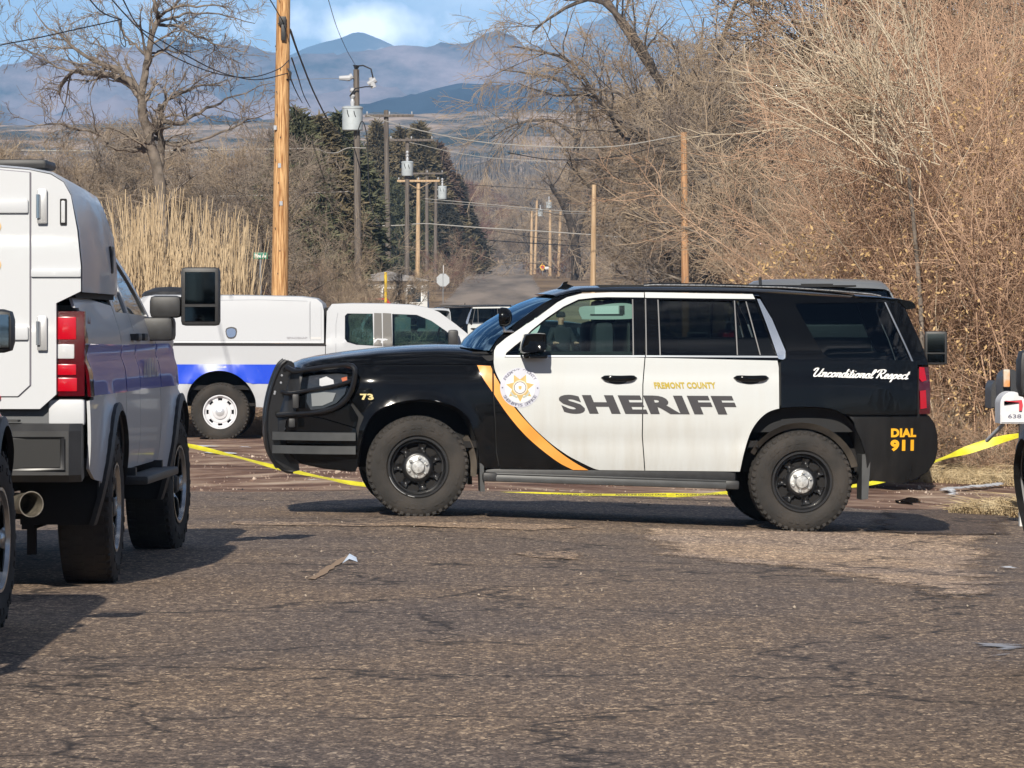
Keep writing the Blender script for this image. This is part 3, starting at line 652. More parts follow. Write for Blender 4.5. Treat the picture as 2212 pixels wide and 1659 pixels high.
def wheel(root, c, r, wid, rim, style, side=0, steer=0, names=('wheel',)):
    """thing > wheel > tyre, rim, hub_cap; outer face towards -y on side 0"""
    w = bpy.data.objects.new('wheel', None); C.objects.link(w); w.parent = root; w.location = c; w.empty_display_size = .1
    w.rotation_euler = (0, 0, (math.pi if side else 0) + steer)
    key = (round(r, 3), style)
    if key not in WCACHE:
        t = MB(); h = wid
        prof = [(rim, .018), (rim + .012, .0), (rim + .03, -.008), (rim + (r - rim) * .5, -.016), (r - .035, -.006), (r - .012, .012), (r - .002, .035), (r, .06), (r, h - .06), (r - .012, h - .012), (rim + .05, h + .01), (rim, h - .02)]
        t.lathe(prof, 72)
        nb = 46
        for k in range(nb):                                      # shoulder and tread blocks
            a = 2 * math.pi * k / nb; M = Matrix.Rotation(-a, 4, 'Y')
            t.box((r - .016, .010 if k % 2 else .005, 0), (.024, .020, .030), M, bev=.004)
            for j in range(4): t.box((r - .001, .05 + j * (h - .1) / 3 , (.012 if j % 2 else -.012)), (.008, (h - .1) / 3 * .78, .038), M)
        for k in range(26):                                      # raised marks moulded on the sidewall
            a = 2 * math.pi * (k + (.35 if k % 3 == 0 else 0)) / 26
            if k % 13 < 4: continue
            M = Matrix.Rotation(-a, 4, 'Y'); t.box((rim + (r - rim) * .50, -.0165, 0), (.030, .005, .030), M)
        tm = t.build('tyre', DUSTYR, None, ang=30).data
        rm = MB(); K = 112; Rn = 26
        def dep(q, a):                                          # q radial 0..1
            rr = q * rim
            if style == 'ppv':
                d = .075 - .02 * ss(.35, .62, q) * (0.5 + .5 * math.cos(7 * a)) if q < .78 else .075
                if q < .42: d = .05
                elif q < .5: d = .05 + .02 * (q - .42) / .08
                elif q < .80: d = .070 - .022 * math.cos(7 * a) * math.sin((q - .5) / .3 * math.pi)
                elif q < .9: d = .085
                elif q < .955: d = .085 - .075 * (q - .9) / .055
                else: d = .006
            elif style == 'ford':
                d = .03 if q < .62 else .045 if q < .80 else .055 if q < .88 else .055 - .05 * (q - .88) / .07 if q < .95 else .004
                if .40 < q < .62: d = .034
                if q < .40: d = .004 + .05 * q * q
            else:
                d = .045 - .03 * max(0, math.cos(5 * a)) * ss(.2, .5, q) if q < .88 else .02 if q < .94 else .0
            return d
        hole = {'ppv': lambda q, a: .50 < q < .80 and abs(((a * 7 / (2 * math.pi) + .5) % 1) - .5) < .25 * (1.25 - abs(q - .68) * 1.5) ,
                'ford': lambda q, a: .66 < q < .80 and abs(((a * 8 / (2 * math.pi) + .5) % 1) - .5) < .20,
                'spoke': lambda q, a: .34 < q < .87 and abs(((a * 6 / (2 * math.pi)) % 1) - .5) < .26 + .1 * (q - .5)}[style]
        v = []; f = []
        for i in range(Rn + 1):
            for k in range(K):
                q = max(.02, i / Rn); a = 2 * math.pi * k / K; v.append((q * rim * math.cos(a), dep(q, a), q * rim * math.sin(a)))
        for i in range(Rn):
            for k in range(K):
                if hole((i + .5) / Rn, 2 * math.pi * (k + .5) / K): continue
                k2 = (k + 1) % K; f.append((i * K + k, i * K + k2, (i + 1) * K + k2, (i + 1) * K + k))
        me = bpy.data.meshes.new('rim'); me.from_pydata(v, [], f); bm = bmesh.new(); bm.from_mesh(me)
        bmesh.ops.solidify(bm, geom=bm.faces[:], thickness=.008); bm.to_mesh(me); bm.free(); sharp(me, 45)
        me.materials.append({'ppv': RIMBLACK, 'ford': mat('white_steel_rim', (.72, .73, .76), .3, metal=.25, coat=.4), 'spoke': mat('machined_alloy', (.42, .43, .44), .25, metal=.9)}[style])
        hb = MB()
        if style == 'ppv':
            hb.lathe([(.002, -.005), (.045, -.002), (.052, .006), (.056, .03), (.088, .034), (.094, .045), (.094, .06)], 48)
            for k in range(6):
                a = R(60 * k + 20); M = Matrix.Translation((.072 * math.cos(a), 0, .072 * math.sin(a)))
                hb.lathe([(.001, .008), (.010, .008), (.013, .012), (.014, .04)], 6, M)
        elif style == 'ford': hb.lathe([(.002, -.012), (.05, -.008), (.075, .008), (.082, .03), (.082, .04)], 40)
        else:
            hb.lathe([(.002, .0), (.05, .004), (.06, .02), (.06, .05)], 24)
        hm_ = hb.build('hub_cap', {'ppv': mat('worn_chrome_cap', (.60, .60, .58), .35, metal=.7, var=.3, vscale=40), 'ford': mat('silver_hub', (.66, .68, .72), .3, metal=.5), 'spoke': PLASTIC}[style], None, ang=30).data
        br = MB(); br.lathe([(.001, .10), (rim * .92, .10), (rim * .98, .06), (rim * .98, wid - .02), (.001, wid - .02)], 32); bm_ = br.build('brake_disc', UNDER, None).data
        for o in [o for o in C.objects if o.data in (tm, hm_, bm_)]: bpy.data.objects.remove(o)
        WCACHE[key] = (tm, me, hm_, bm_)
    for nm, me in zip(('tyre', 'rim', 'hub_cap', 'brake_disc'), WCACHE[key]):
        o = link(nm, me, w)
    return w
WCACHE = {}

def side_conv(Y0, px0, ang, dref=.0):
    X0 = (px0 - CX) * Y0 / F; c, s_ = math.cos(ang), math.sin(ang)
    def conv(px, py, d=dref):
        t = (px - CX) / F; lx = (t * (Y0 + d * c) - X0 + d * s_) / (c - t * s_); Y = Y0 + lx * s_ + d * c
        return (lx, CH - (py - YH) * Y / F)
    return conv, (X0, Y0)

# ------------------------------------------------------------------ the sheriff's SUV
A0 = R(3.7); convS, (SX, SY) = side_conv(37.27, 1318, A0)
SUV = thing('police_suv', "black and white sheriff's SUV parked side-on across the road, push guard on its nose", 'police car', (SX, SY, 0), A0)
FWx, FWz = convS(903, 1009); RWx, RWz = convS(1733, 1041); WR = .388
def Wsuv(x, z):
    d = 0
    if z < .82: d += .035 * ((.82 - z) / .38) ** 2
    elif z < 1.26: d += .030 * ((z - .82) / .44) ** 2
    else: d += .030 + (z - 1.26) * .33 + .12 * (z - 1.26) ** 2
    if x < -.9 and z > 1.04: d += .055 * ((z - 1.04) / .15) ** 2 * ss(-.9, -1.1, x)
    if x < -1.72: u = (-1.72 - x) / .70; d += .34 * u ** 2.2
    if x > 2.0: u = (x - 2.0) / .54; d += .20 * u ** 2.6
    for wx, wz in ((FWx, FWz), (RWx, RWz)):
        r = math.hypot(x - wx, z - wz); d -= .020 * math.exp(-((r - .50) / .055) ** 2)
    d += .011 * math.exp(-((z - .60) / .075) ** 2) * (1 if abs(x) < 1.3 else math.exp(-((abs(x) - 1.3) / .2) ** 2))
    d += .006 * math.exp(-((z - 1.13) / .05) ** 2)
    return d
S = Car(SUV, Wsuv, 2.045, convS)
def Z1(x, y): return (548.6 + x * .36373, 576.0 + y * .36373)
def Z2(x, y): return (1206.9 + x * .3638, 576.0 + y * .3638)
def Z3(x, y): return (1591.0 + x * .3638, 576.0 + y * .3638)
archF = [(1034, 1012), (1032, 972), (1025, 940), (1010, 903), (985, 881), (949, 868), (912, 864), (876, 867), (840, 876), (811, 892), (791, 921), (781, 958), (774, 1009)]
archFs = cm2(archF, 4)
archR = [(1600, 1020), (1609, 976), (1625, 929), (1651, 897), (1680, 884), (1715, 880), (1760, 880), (1800, 885), (1826, 899), (1845, 921), (1860, 954), (1869, 985), (1873, 1020)]
archRs = cm2(archR, 4)
# dark inner shell behind every gap (body side below the glass)
shell = [(660, 800), (768, 776), (900, 768), (1062, 762), (1700, 778), (1976, 784), (2010, 800), (2018, 960), (1990, 1025), (1880, 1035)] + archRs[::-1] + archFs + [(700, 1010), (650, 980), (648, 850)]
S.panel('inner_shell', shell, DARKIN, extra=.028, gap=.02, flange=.01, step=.09)
# fender
fender = [(767, 788), (840, 787), (1030, 787), (1064, 787), (1064, 845), (1068, 903), (1072, 976), (1080, 1013), (1034, 1014)] + archFs[1:-6] + [(803, 890), (793, 830), (790, 800)]
fender = [(700, 787), (840, 786.5), (1030, 787), (1064.4, 787), (1065, 845), (1068.7, 903), (1072, 976), (1080, 1013)] + archFs + [(770, 960), (775, 925), (785, 900), (770, 880), (745, 850), (725, 815)]
fend = S.panel('fender', fender, BLACKP, step=.04)
# hood (loft) : stations along x
hp = [(657, 800, 795), (663, 794, 786), (680, 790, 778), (705, 789, 771), (752, 788, 762.5), (821, 787, 753.5), (894, 786.5, 748), (950, 787, 745.6), (1003, 787, 746.5), (1040, 787, 752), (1066, 787, 757)]
rows = []
for px, pe, pt in hp:
    x, ze = convS(px, pe); _, zt = convS(px, pt); rows.append((x, ze, Wsuv(x, ze) + .004, zt * 1.0 + .006, max(0, .10 * (1 - (x + 2.40) / .5)) if x < -1.9 else 0))
hood = S.loft('hood', rows, BLACKP, p=3.0, n=18)
# nose: grille, headlamp, bumper corner
nose = [(760, 788), (700, 788), (672, 792), (656, 803), (650, 830), (647, 865), (640, 895), (700, 905), (770, 925), (775, 900), (745, 850), (725, 815)]
lamp = [(668, 812), (690, 809), (730, 806), (752, 808), (754, 826), (746, 852), (728, 872), (700, 884), (672, 888), (662, 870), (664, 840)]
S.panel('nose_panel', nose, BLACKP, step=.03, extra=.004)
for sd_ in (0, 1):
    hl, = S.panel('headlight', lamp, mat('smoked_lens', (.03, .032, .035), .08, coat=1), step=.03, extra=-.008, sides=(sd_,))
    if sd_ == 0:
        S.panel('reflector', [(690, 818), (706, 812), (722, 820), (724, 832), (706, 840), (690, 834)], CLEARL, extra=-.016, step=.03, sides=(0,), parent=hl)
        S.panel('reflector', [(672, 850), (700, 846), (728, 848), (720, 868), (698, 878), (674, 880)], mat('dim_lens', (.22, .23, .23), .15, coat=1), extra=-.016, step=.03, sides=(0,), parent=hl)
        S.panel('reflector', [(736, 816), (751, 812), (752, 826), (742, 834)], AMBER, extra=-.016, step=.03, sides=(0,), parent=hl)
bump = [(640, 895), (700, 905), (770, 925), (775, 960), (774, 1009), (769, 1021), (700, 1014), (650, 1004), (626, 985), (616, 940), (622, 905)]
S.panel('front_bumper', bump, BLACKP, step=.035, extra=.0)
front_line = [(656, 803), (650, 830), (647, 865), (640, 895), (620, 910), (616, 940), (626, 985), (650, 1004)]
S.cross('grille', front_line, PLASTIC, bow=.16, pw=3)
S.cross('front_valance', [(650, 1004), (700, 1014), (769, 1021)], PLASTIC, bow=.05)
# orange sweep, black pinstripe, white doors
whL = cm2([(1067, 757), (1066, 775), (1066.5, 790), (1072, 809), (1094, 852), (1116, 883), (1148.7, 921.5), (1188.8, 958), (1222, 982), (1243, 994), (1279.7, 1012), (1296, 1017)], 5)
AP = [(1072, 747), (1094, 729), (1130.6, 705), (1167, 681.5), (1207, 652), (1229, 640.5), (1261.5, 632.5), (1327, 629.8), (1397, 630.2)]
glassF = [(1097, 766), (1113, 751), (1130, 738), (1150, 717), (1184, 690.5), (1221, 666), (1254, 650.5), (1290, 646), (1316, 645), (1366, 645.5), (1370, 650), (1367, 766)]
fdoor_out = [(1065, 787), (1065, 845), (1068.7, 903), (1072, 976), (1080, 1014), (1180, 1015.5), (1394, 1018), (1387.7, 940), (1388.8, 831), (1394, 769), (1398, 700), (1397.5, 630.2)] + AP[::-1][1:] + [(1067, 757)]
# front door: black skin with a window opening, white wrap over most of it
FD, FD2 = S.panel('front_door', fdoor_out, BLACKP, holes=[glassF], step=.045)
whiteF = whL + [(1394, 1018), (1387.7, 940), (1388.8, 831), (1394, 771), (1367, 770), (1100, 770)] + [(1113, 751), (1130, 738), (1150, 717), (1184, 690.5), (1221, 666), (1254, 650.5), (1290, 646), (1316, 645), (1366, 645), (1397.5, 644.3), (1397.5, 630.2)] + AP[::-1][1:]
whiteF = whL + [(1394, 1018), (1387.7, 940), (1388.8, 831), (1394, 771.5), (1367, 771), (1092, 771), (1095, 763), (1113, 748), (1130, 735), (1150, 714), (1184, 687.5), (1221, 663), (1254, 647.5), (1290, 643.5), (1316, 642.5), (1366, 643), (1397.5, 643.3), (1397.5, 630.2)] + AP[::-1][1:]
S.panel('white_wrap', whiteF, WHITEP, extra=-.0045, gap=.004, flange=.004, step=.045, sides=(0,), parent=FD)
S.panel('white_wrap', whiteF, WHITEP, extra=-.0045, gap=.004, flange=.004, step=.045, sides=(1,), parent=FD2)
orL = cm2([(1031.6, 789), (1043, 816), (1065, 849), (1094, 892), (1130.6, 936), (1167, 969), (1207, 999), (1239, 1015.5)], 5)
orR = cm2([(1060, 790.5), (1067, 806), (1083, 838), (1108, 876), (1135, 908), (1167, 940), (1207, 975), (1243, 1000), (1272, 1016)], 5)
S.panel('orange_stripe', [p for p in orL if p[0] < 1063.5] + [(1063.5, 847), (1063.5, 799)] + [(1060, 790.5)], ORANGE, extra=-.004, gap=0, flange=.003, parent=fend[0], sides=(0,))
S.panel('orange_stripe', [(1067, 806)] + [(1067, 851)] + [p for p in orL if p[0] > 1068] + orR[::-1][:-7] + [(1083, 838)], ORANGE, extra=-.0055, gap=0, flange=.003, parent=FD, sides=(0,), step=.03)
# A pillar, glass, trims
S.panel('a_pillar', [(1060, 760), (1075, 735), (1100, 711), (1122, 694), (1150, 674), (1176, 656), (1200, 643), (1225, 632), (1250, 626), (1262, 625), (1262, 632.5)] + [(1229, 640.5), (1207, 652), (1167, 681.5), (1130.6, 705), (1094, 729), (1072, 747), (1067, 757)], BLACKP, extra=.012, gap=.0, step=.04)
S.panel('front_window', glassF, G_CLEAR, extra=.014, gap=-.004, flange=.001, step=.08)
RD_out = [(1394, 1018), (1500, 1019), (1598, 1020)] + archRs[1:15] + [(1684, 884), (1684, 795), (1682, 776), (1640, 646), (1632, 634.2), (1425, 630.6), (1398, 630.2), (1398, 700), (1394, 769), (1388.8, 831), (1387.7, 940)]
glassR = [(1426, 647), (1590, 649.5), (1591, 766), (1426, 766)]
glassQ = [(1597, 650), (1637, 650.6), (1677, 767), (1597, 767)]
arch_in = [p for p in archRs if p[0] < 1684]
RD_out = [(1394, 1018), (1500, 1019)] + arch_in + [(1684, 884), (1684, 795), (1682, 776), (1640, 646), (1632, 634.2), (1425, 630.6), (1398, 630.2), (1398, 700), (1394, 769), (1388.8, 831), (1387.7, 940)]
RD, RD2 = S.panel('rear_door', RD_out, BLACKP, holes=[glassR, glassQ], step=.045)
whiteR = [(1394, 1018), (1500, 1019)] + arch_in + [(1684, 884), (1684, 795), (1681, 778), (1394, 771.5), (1388.8, 831), (1387.7, 940)]
whiteRt = [(1398, 643.3), (1425, 643.6), (1638, 646), (1633, 634.4), (1425, 630.6), (1398, 630.2)]
for sd_, pr in ((0, RD), (1, RD2)):
    S.panel('white_wrap', whiteR, WHITEP, extra=-.0045, gap=.004, flange=.004, step=.045, sides=(sd_,), parent=pr)
    S.panel('white_wrap', whiteRt, WHITEP, extra=-.0045, gap=.002, flange=.004, step=.045, sides=(sd_,), parent=pr)
S.panel('rear_window', glassR, G_PRIV, extra=.014, gap=-.004, flange=.001, step=.08)
S.panel('vent_window', glassQ, G_PRIV, extra=.014, gap=-.004, flange=.001, step=.08)
for a, b in (((1591, 649), (1592.5, 767)), ((1616, 651), (1642, 767)), ((1425, 647), (1425.6, 767)), ((1398, 645), (1395.5, 768)), ((1370, 646), (1367.5, 767))):
    S.panel('window_seal', [(a[0], a[1]), (a[0] + 2.6, a[1]), (b[0] + 2.6, b[1]), (b[0], b[1])], mat('dull_seal', (.12, .12, .125), .4), extra=-.004, gap=0, flange=.012, step=.08)
S.panel('belt_trim', [(1092, 767.4), (1394, 767.6), (1394, 771), (1092, 770.8)], TRIM, extra=-.008, gap=0, flange=.012, step=.05)
S.panel('belt_trim', [(1396, 767.6), (1681, 768.8), (1682, 772.6), (1396, 771)], TRIM, extra=-.008, gap=0, flange=.012, step=.05)
S.panel('pillar_trim', [(1641, 645), (1648, 646), (1672, 690), (1698, 758), (1697, 774), (1692, 777), (1682, 775), (1660, 702)], mat('polished_trim', (.70, .74, .78), .15, metal=.9), extra=-.010, gap=0, flange=.02, step=.04)
# quarter panel with side glass, rear pillar
quarter = [(1686, 778), (1698, 776), (1699, 758), (1675, 694), (1648, 645), (1640, 632), (1700, 633), (1810, 640), (1911, 645), (1950, 652), (1964, 662), (1975, 692), (1995, 736), (2007, 769), (2012, 790)] + [(1988, 790), (1986, 840), (1985, 897), (1842, 897)] + archRs[-22:-40:-1]
arch_top = [p for p in archRs if p[0] > 1686 and p[1] < 900.5]
quarter = [(1686, 884)] + [(1686, 778), (1698, 776), (1700, 758), (1675, 694), (1650, 645), (1641, 632), (1700, 633), (1810, 639), (1911, 645), (1950, 652), (1964, 664), (1975, 692), (1995, 736), (2007, 769), (2013, 790), (1988, 790), (1986, 840), (1986, 897), (1842, 897)] + [p for p in arch_top[::-1] if p[0] < 1824]
qg = [(1722, 655), (1918, 652.5), (1934, 690), (1958, 745), (1973, 779), (1795, 774.5), (1782, 767), (1768, 745), (1745, 700)]
QP = S.panel('quarter_panel', quarter, BLACKP, holes=[qg], step=.045)
S.panel('side_glass', qg, G_PRIV, extra=.006, gap=-.003, flange=.001, step=.06)
S.panel('glass_trim', [(1918, 652.5), (1921, 652.5), (1937, 690), (1961, 745), (1976.5, 780.5), (1972, 780)] + [(1958, 747), (1934, 692)], TRIM, extra=-.004, gap=0, flange=.01, step=.05)
# fuel door ring
cx, cy = 1905.7, 863.4
ring = [(cx + 23.5 * math.cos(a), cy + 23.5 * math.sin(a)) for a in np.linspace(0, 2 * math.pi, 36)[:-1]]
S.panel('fuel_door', ring, BLACKP, extra=-.003, gap=.0, flange=.01, step=.05, sides=(0,))
# tail lamp
S.panel('tail_light', [(1989, 791), (2014, 792), (2017, 830), (2017, 896), (1988, 896), (1987, 840)], REDD, extra=-.006, step=.03)
tl = [o for o in SUV.children if o.name.startswith('tail_light')]
for o, sd_ in zip(tl, (0, 1)):
    S.panel('lamp_segment', [(1990, 793), (2002, 794), (2007, 822), (1996, 825), (1989.5, 818)], REDB, extra=-.014, gap=.0, step=.03, sides=(sd_,), parent=o)
    S.panel('lamp_segment', [(1991, 845), (2005, 843), (2007, 882), (1992, 884)], REDB, extra=-.014, gap=.0, step=.03, sides=(sd_,), parent=o)
# rear bumper
rb = [(1842, 899), (1986, 899), (2013, 899), (2027, 915), (2034, 940), (2036, 972), (2030, 998), (2013, 1020), (1987, 1035), (1955, 1047), (1882, 1040), (1873, 1020), (1869, 985), (1860, 954), (1845, 921)]
S.panel('rear_bumper', rb, paint('bumper_black', (.006, .0065, .0075), dirt=.18, dcol=(.09, .085, .08), rough=.25, coat=.4, spec=.25), extra=-.006, step=.045)
# roof
rt = [(1200, 640, 634), (1230, 633, 624), (1262, 628, 617), (1352, 627, 613.8), (1500, 628, 614.2), (1600, 629.5, 616), (1680, 631, 619.5), (1760, 634.5, 625.5), (1840, 639, 632), (1911, 643, 638.5), (1950, 648, 643.5)]
rows = []
for px, pe, pt in rt:
    x, ze = convS(px, pe, .2); _, zt = convS(px, pt, .35); rows.append((x, ze, Wsuv(x, ze) - .005, zt, .10 * max(0, (1 - (x + 0.42) / .5)) if x < .08 else 0))
S.loft('roof', rows, BLACKP, p=2.4, n=18)
S.cross('rear_hatch', [(1950, 650), (1964, 664), (1975, 692), (1995, 736), (2007, 769), (2013, 790), (2016, 830), (2016, 896)], BLACKP, bow=-.07)
S.cross('rear_bumper_face', [(2013, 899), (2027, 915), (2034, 940), (2036, 972), (2030, 998), (2013, 1020), (1987, 1035), (1955, 1047)], PLASTIC, bow=-.06, d_extra=-.006)
sp = MB(); pts = [S.P([p])[0] for p in ((1905, 640), (1950, 645), (1980, 651), (1986, 656), (1987, 666), (1966, 669), (1945, 660))]
sp.prism(pts, .24, 2.045 - .24); sp.build('spoiler', BLACKP, SUV, ang=30)
S.cross('windscreen', [(1058, 757), (1075, 733), (1100, 710), (1122, 693), (1150, 673), (1176, 655.5), (1205, 641), (1225, 634)], glass('windscreen_blue', (.06, .12, .17), 1.0, 3.6, (.50, .78, 1.0)), bow=[.195, .20, .20, .19, .175, .15, .12, .09], d_extra=.03, n=24, pw=2.2)
S.cross('cowl', [(1000, 750), (1030, 754), (1062, 759)], PLASTIC, bow=.05, d_extra=.06)
# roof rails, aerials
for sd_ in (0, 1):
    rm_ = MB(); ln = [(1396, 616.4), (1420, 614.6), (1550, 616.2), (1700, 620.4), (1810, 627.5), (1890, 634.8), (1911, 639)]
    pp = [S.P([q])[0] for q in ln]; rm_.tube([(x, .215 if sd_ == 0 else 2.045 - .215, z + .004) for x, z in pp], .012, 8)
    rl = rm_.build('roof_rail', BLACKP, SUV)
    st = MB(); st.tube([(x, .204 if sd_ == 0 else 2.045 - .204, z + .000) for x, z in pp], .006, 6); st.build('rail_insert', mat('dull_steel_insert', (.33, .34, .35), .35, metal=.7, var=.5, vscale=60), rl)
am = MB(); q = lambda *p: S.P([p])[0]
fin = [q(1214, 630), q(1219, 622), q(1228, 616), q(1233, 607), q(1243, 605.5), q(1241, 611), q(1252, 615), q(1260, 617.5), q(1262, 621), q(1250, 624)]
am.prism(fin, .74, .80); am.build('shark_fin_aerial', BLACKP, SUV, ang=50)
am = MB(); am.tube([(*[q(1663, 619)[0]], .6, q(1663, 620)[1]), (q(1661, 600)[0], .6, q(1661, 597)[1])], .012, 8); am.box((q(1663, 619)[0], .6, q(1663, 619)[1]), (.07, .05, .03), bev=.01); am.build('aerial', PLASTIC, SUV)
# mirrors, spotlight
for sd_ in (0, 1):
    mb = MB(); x0, z0 = q(1116, 757); x1, z1 = q(1174, 720)
    sy = (lambda y: y) if sd_ == 0 else (lambda y: 2.045 - y)
    prof = [q(1120, 752), q(1128, 728), q(1133, 721.5), q(1170, 719.5), q(1176, 724), q(1175.5, 757), q(1160, 761), q(1126, 763)]
    prof = cm2(prof, 3, True); n = len(prof); c_ = q(1150, 741); V = []; Fc = []
    for (yy, k) in ((-.22, .72), (-.235, .9), (-.20, 1.0), (-.05, 1.0), (-.03, .9)):
        V += [(c_[0] + (a - c_[0]) * k, sy(yy), c_[1] + (b - c_[1]) * k) for a, b in prof]
    for i in range(4):
        for k in range(n): Fc.append((i * n + k, i * n + (k + 1) % n, (i + 1) * n + (k + 1) % n, (i + 1) * n + k))
    Fc.append(tuple(range(n))); Fc.append(tuple(range(5 * n - 1, 4 * n - 1, -1))); mb.add(V, Fc)
    mm = mb.build('door_mirror', BLACKP, SUV, ang=50)
    ft = MB(); ft.box((q(1145, 768)[0], sy(-.02), q(1145, 766)[1]), (.12, .16, .06), bev=.02); ft.box((q(1160, 772)[0], sy(-.10), q(1160, 770)[1]), (.14, .16, .03), bev=.012)
    ft.build('mirror_foot', BLACKP, mm)
sl = MB(); sx, sz = q(1086, 685)
sl.lathe([(.001, .075), (.03, .072), (.055, .06), (.072, .035), (.076, .0), (.074, -.01)], 28, Matrix.Translation((sx, .06, sz)) @ Matrix.Rotation(R(-108), 4, 'Z'))
so_ = MB(); so_.v = []; lamp_o = sl.build('spotlight', BLACKP, SUV, ang=50)
ls = MB(); ls.lathe([(.001, -.012), (.05, -.012), (.074, -.008), (.076, .0)], 28, Matrix.Translation((sx, .06, sz)) @ Matrix.Rotation(R(-108), 4, 'Z')); ls.build('lens', CLEARL, lamp_o)
bk = MB(); a_ = q(1088, 705); b_ = q(1093, 716); c2_ = q(1108, 714)
bk.tube([(a_[0], .07, a_[1]), (b_[0], .07, b_[1]), (c2_[0], .12, c2_[1])], .009, 8); bk.tube([(b_[0] - .02, .07, b_[1]), (c2_[0] + .01, .08, c2_[1] - .01)], .007, 6); bk.build('spotlight_bracket', ALU, lamp_o)
# handles
for (x0, x1) in ((1298.6, 1376), (1584.5, 1660.6)):
    for sd_, pr in ((0, FD if x0 < 1400 else RD), (1, FD2 if x0 < 1400 else RD2)):
        hb = MB(); a, b = q(x0, 818)[0], q(x1, 818)[0]; zt = q(x0, 810)[1]; zb = q(x0, 822)[1]; yy = Wsuv((a + b) / 2, zt)
        sy = (lambda y: y) if sd_ == 0 else (lambda y: 2.045 - y)
        V = []; Fc = []; K = 14
        for i in range(13):
            t = i / 12; x = a + (b - a) * t; hh = (zt - zb) / 2 * (1 - abs(2 * t - 1) ** 6) ** .5 + .002; out_ = .012 + .034 * (1 - abs(2 * t - 1) ** 4)
            zc = (zt + zb) / 2 - .006 * math.sin(t * math.pi)
            for k in range(K): w = 2 * math.pi * k / K; V.append((x, sy(yy - out_ - .012 * math.cos(w)), zc + hh * math.sin(w)))
        for i in range(12):
            for k in range(K): Fc.append((i * K + k, i * K + (k + 1) % K, (i + 1) * K + (k + 1) % K, (i + 1) * K + k))
        Fc += [tuple(range(K)), tuple(range(13 * K - 1, 12 * K - 1, -1))]; hb.add(V, Fc); hb.build('door_handle', BLACKP, pr, ang=50)
        cup = [(x0 + 18 + 36 * .5 + 20 * math.cos(t), 823 + 7.5 * math.sin(t)) for t in np.linspace(0, 2 * math.pi, 22)[:-1]]
        S.panel('handle_recess', cup, BLACKV, extra=-.0065, gap=0, flange=.002, step=.03, sides=(sd_,), parent=pr)
# running boards, mud flaps, liners, underbody
for sd_ in (0, 1):
    sy = (lambda y: y) if sd_ == 0 else (lambda y: 2.045 - y)
    rbm = MB(); a, b = q(1046, 1030), q(1594, 1048); L = b[0] - a[0]
    M = Matrix.Translation(((a[0] + b[0]) / 2, sy(.02), (a[1] + b[1]) / 2 + .01)) @ Matrix.Rotation(-math.atan2(a[1] - b[1], L) * -1 * -1, 4, 'Y')
    M = Matrix.Translation(((a[0] + b[0]) / 2, sy(.02), (a[1] + b[1]) / 2 - .005)) @ Matrix.Rotation(math.atan2(a[1] - b[1], L), 4, 'Y')
    rbm.box((0, 0, 0), (L, .17, .055), M, bev=.018); rbm.box((0, 0, .034), (L - .12, .13, .010), M, bev=.004)
    rbo = rbm.build('running_board', GPLASTIC, SUV)
    for xo in (L / 2 - .05, -L / 2 + .04): ec = MB(); ec.box((xo, 0, .006), (.11, .175, .068), M, bev=.018); ec.build('end_cap', PLASTIC, rbo)
    rk = MB(); rk.box(((a[0] + b[0]) / 2, sy(.10), q(1300, 1026)[1]), (L - .02, .10, .10), bev=.02); rk.build('rocker', PLASTIC, SUV)
    for p4 in ([(1036, 978), (1044, 978), (1048, 1062), (1038, 1062)], [(1863, 982), (1882, 980), (1876, 1078), (1862, 1080)]):
        fl = MB(); fl.prism(S.P(p4), sy(.02), sy(.30)); fl.build('mud_flap', GPLASTIC, SUV)
    for arc, (wx, wz) in ((archFs, (FWx, FWz)), (archRs, (RWx, RWz))):
        ll = MB(); P_ = S.P(arc); V = []; Fc = []
        for x, z in P_: V += [(x, sy(Wsuv(x, z) + .015), z), (wx + (x - wx) * .96, sy(.36), wz + (z - wz) * .96)]
        for i in range(len(P_) - 1): Fc.append((2 * i, 2 * i + 1, 2 * i + 3, 2 * i + 2))
        ll.add(V, Fc); n = len(P_); ll.add([(wx + (x - wx) * .97, sy(.36), wz + (z - wz) * .97) for x, z in P_] + [(wx, sy(.36), wz)], [(i, i + 1, n) for i in range(n - 1)])
        ll.build('wheel_liner', UNDER if True else MUDLINER, SUV)
    ml = MB(); wx, wz = FWx, FWz
    for (wx, wz, a0, a1) in ((FWx, FWz, -10, 32), (RWx, RWz, 15, 150)):
        V = []; Fc = []; k_ = 16
        for i in range(k_ + 1):
            w = R(a0 + (a1 - a0) * i / k_); rr = .455
            V += [(wx + rr * math.cos(w), sy(.06), wz + rr * math.sin(w)), (wx + rr * math.cos(w), sy(.30), wz + rr * math.sin(w)), (wx + (rr - .045) * math.cos(w), sy(.12), wz + (rr - .045) * math.sin(w))]
        for i in range(k_): Fc += [(3 * i, 3 * i + 3, 3 * i + 5, 3 * i + 2), (3 * i + 2, 3 * i + 5, 3 * i + 4, 3 * i + 1)]
        ml = MB(); ml.add(V, Fc); ml.build('dusty_inner_fender', MUDLINER, SUV)
    pass
ub = MB(); ub.box((0.1, 1.02, .46), (3.9, 1.0, .22)); ub.box((1.9, 1.02, .50), (.9, 1.2, .22)); ub.box((-1.8, 1.02, .50), (.9, 1.3, .2))
ub.tube([(FWx, .2, FWz), (FWx, 1.85, FWz)], .05, 8); ub.tube([(RWx, .2, RWz), (RWx, 1.85, RWz)], .06, 8); ub.tube([(RWx, .9, RWz), (RWx, 1.15, RWz)], .14, 12)
ub.box((0, 1.02, .58), (2.3, 1.9, .05)); ub.build('underbody', UNDER, SUV)
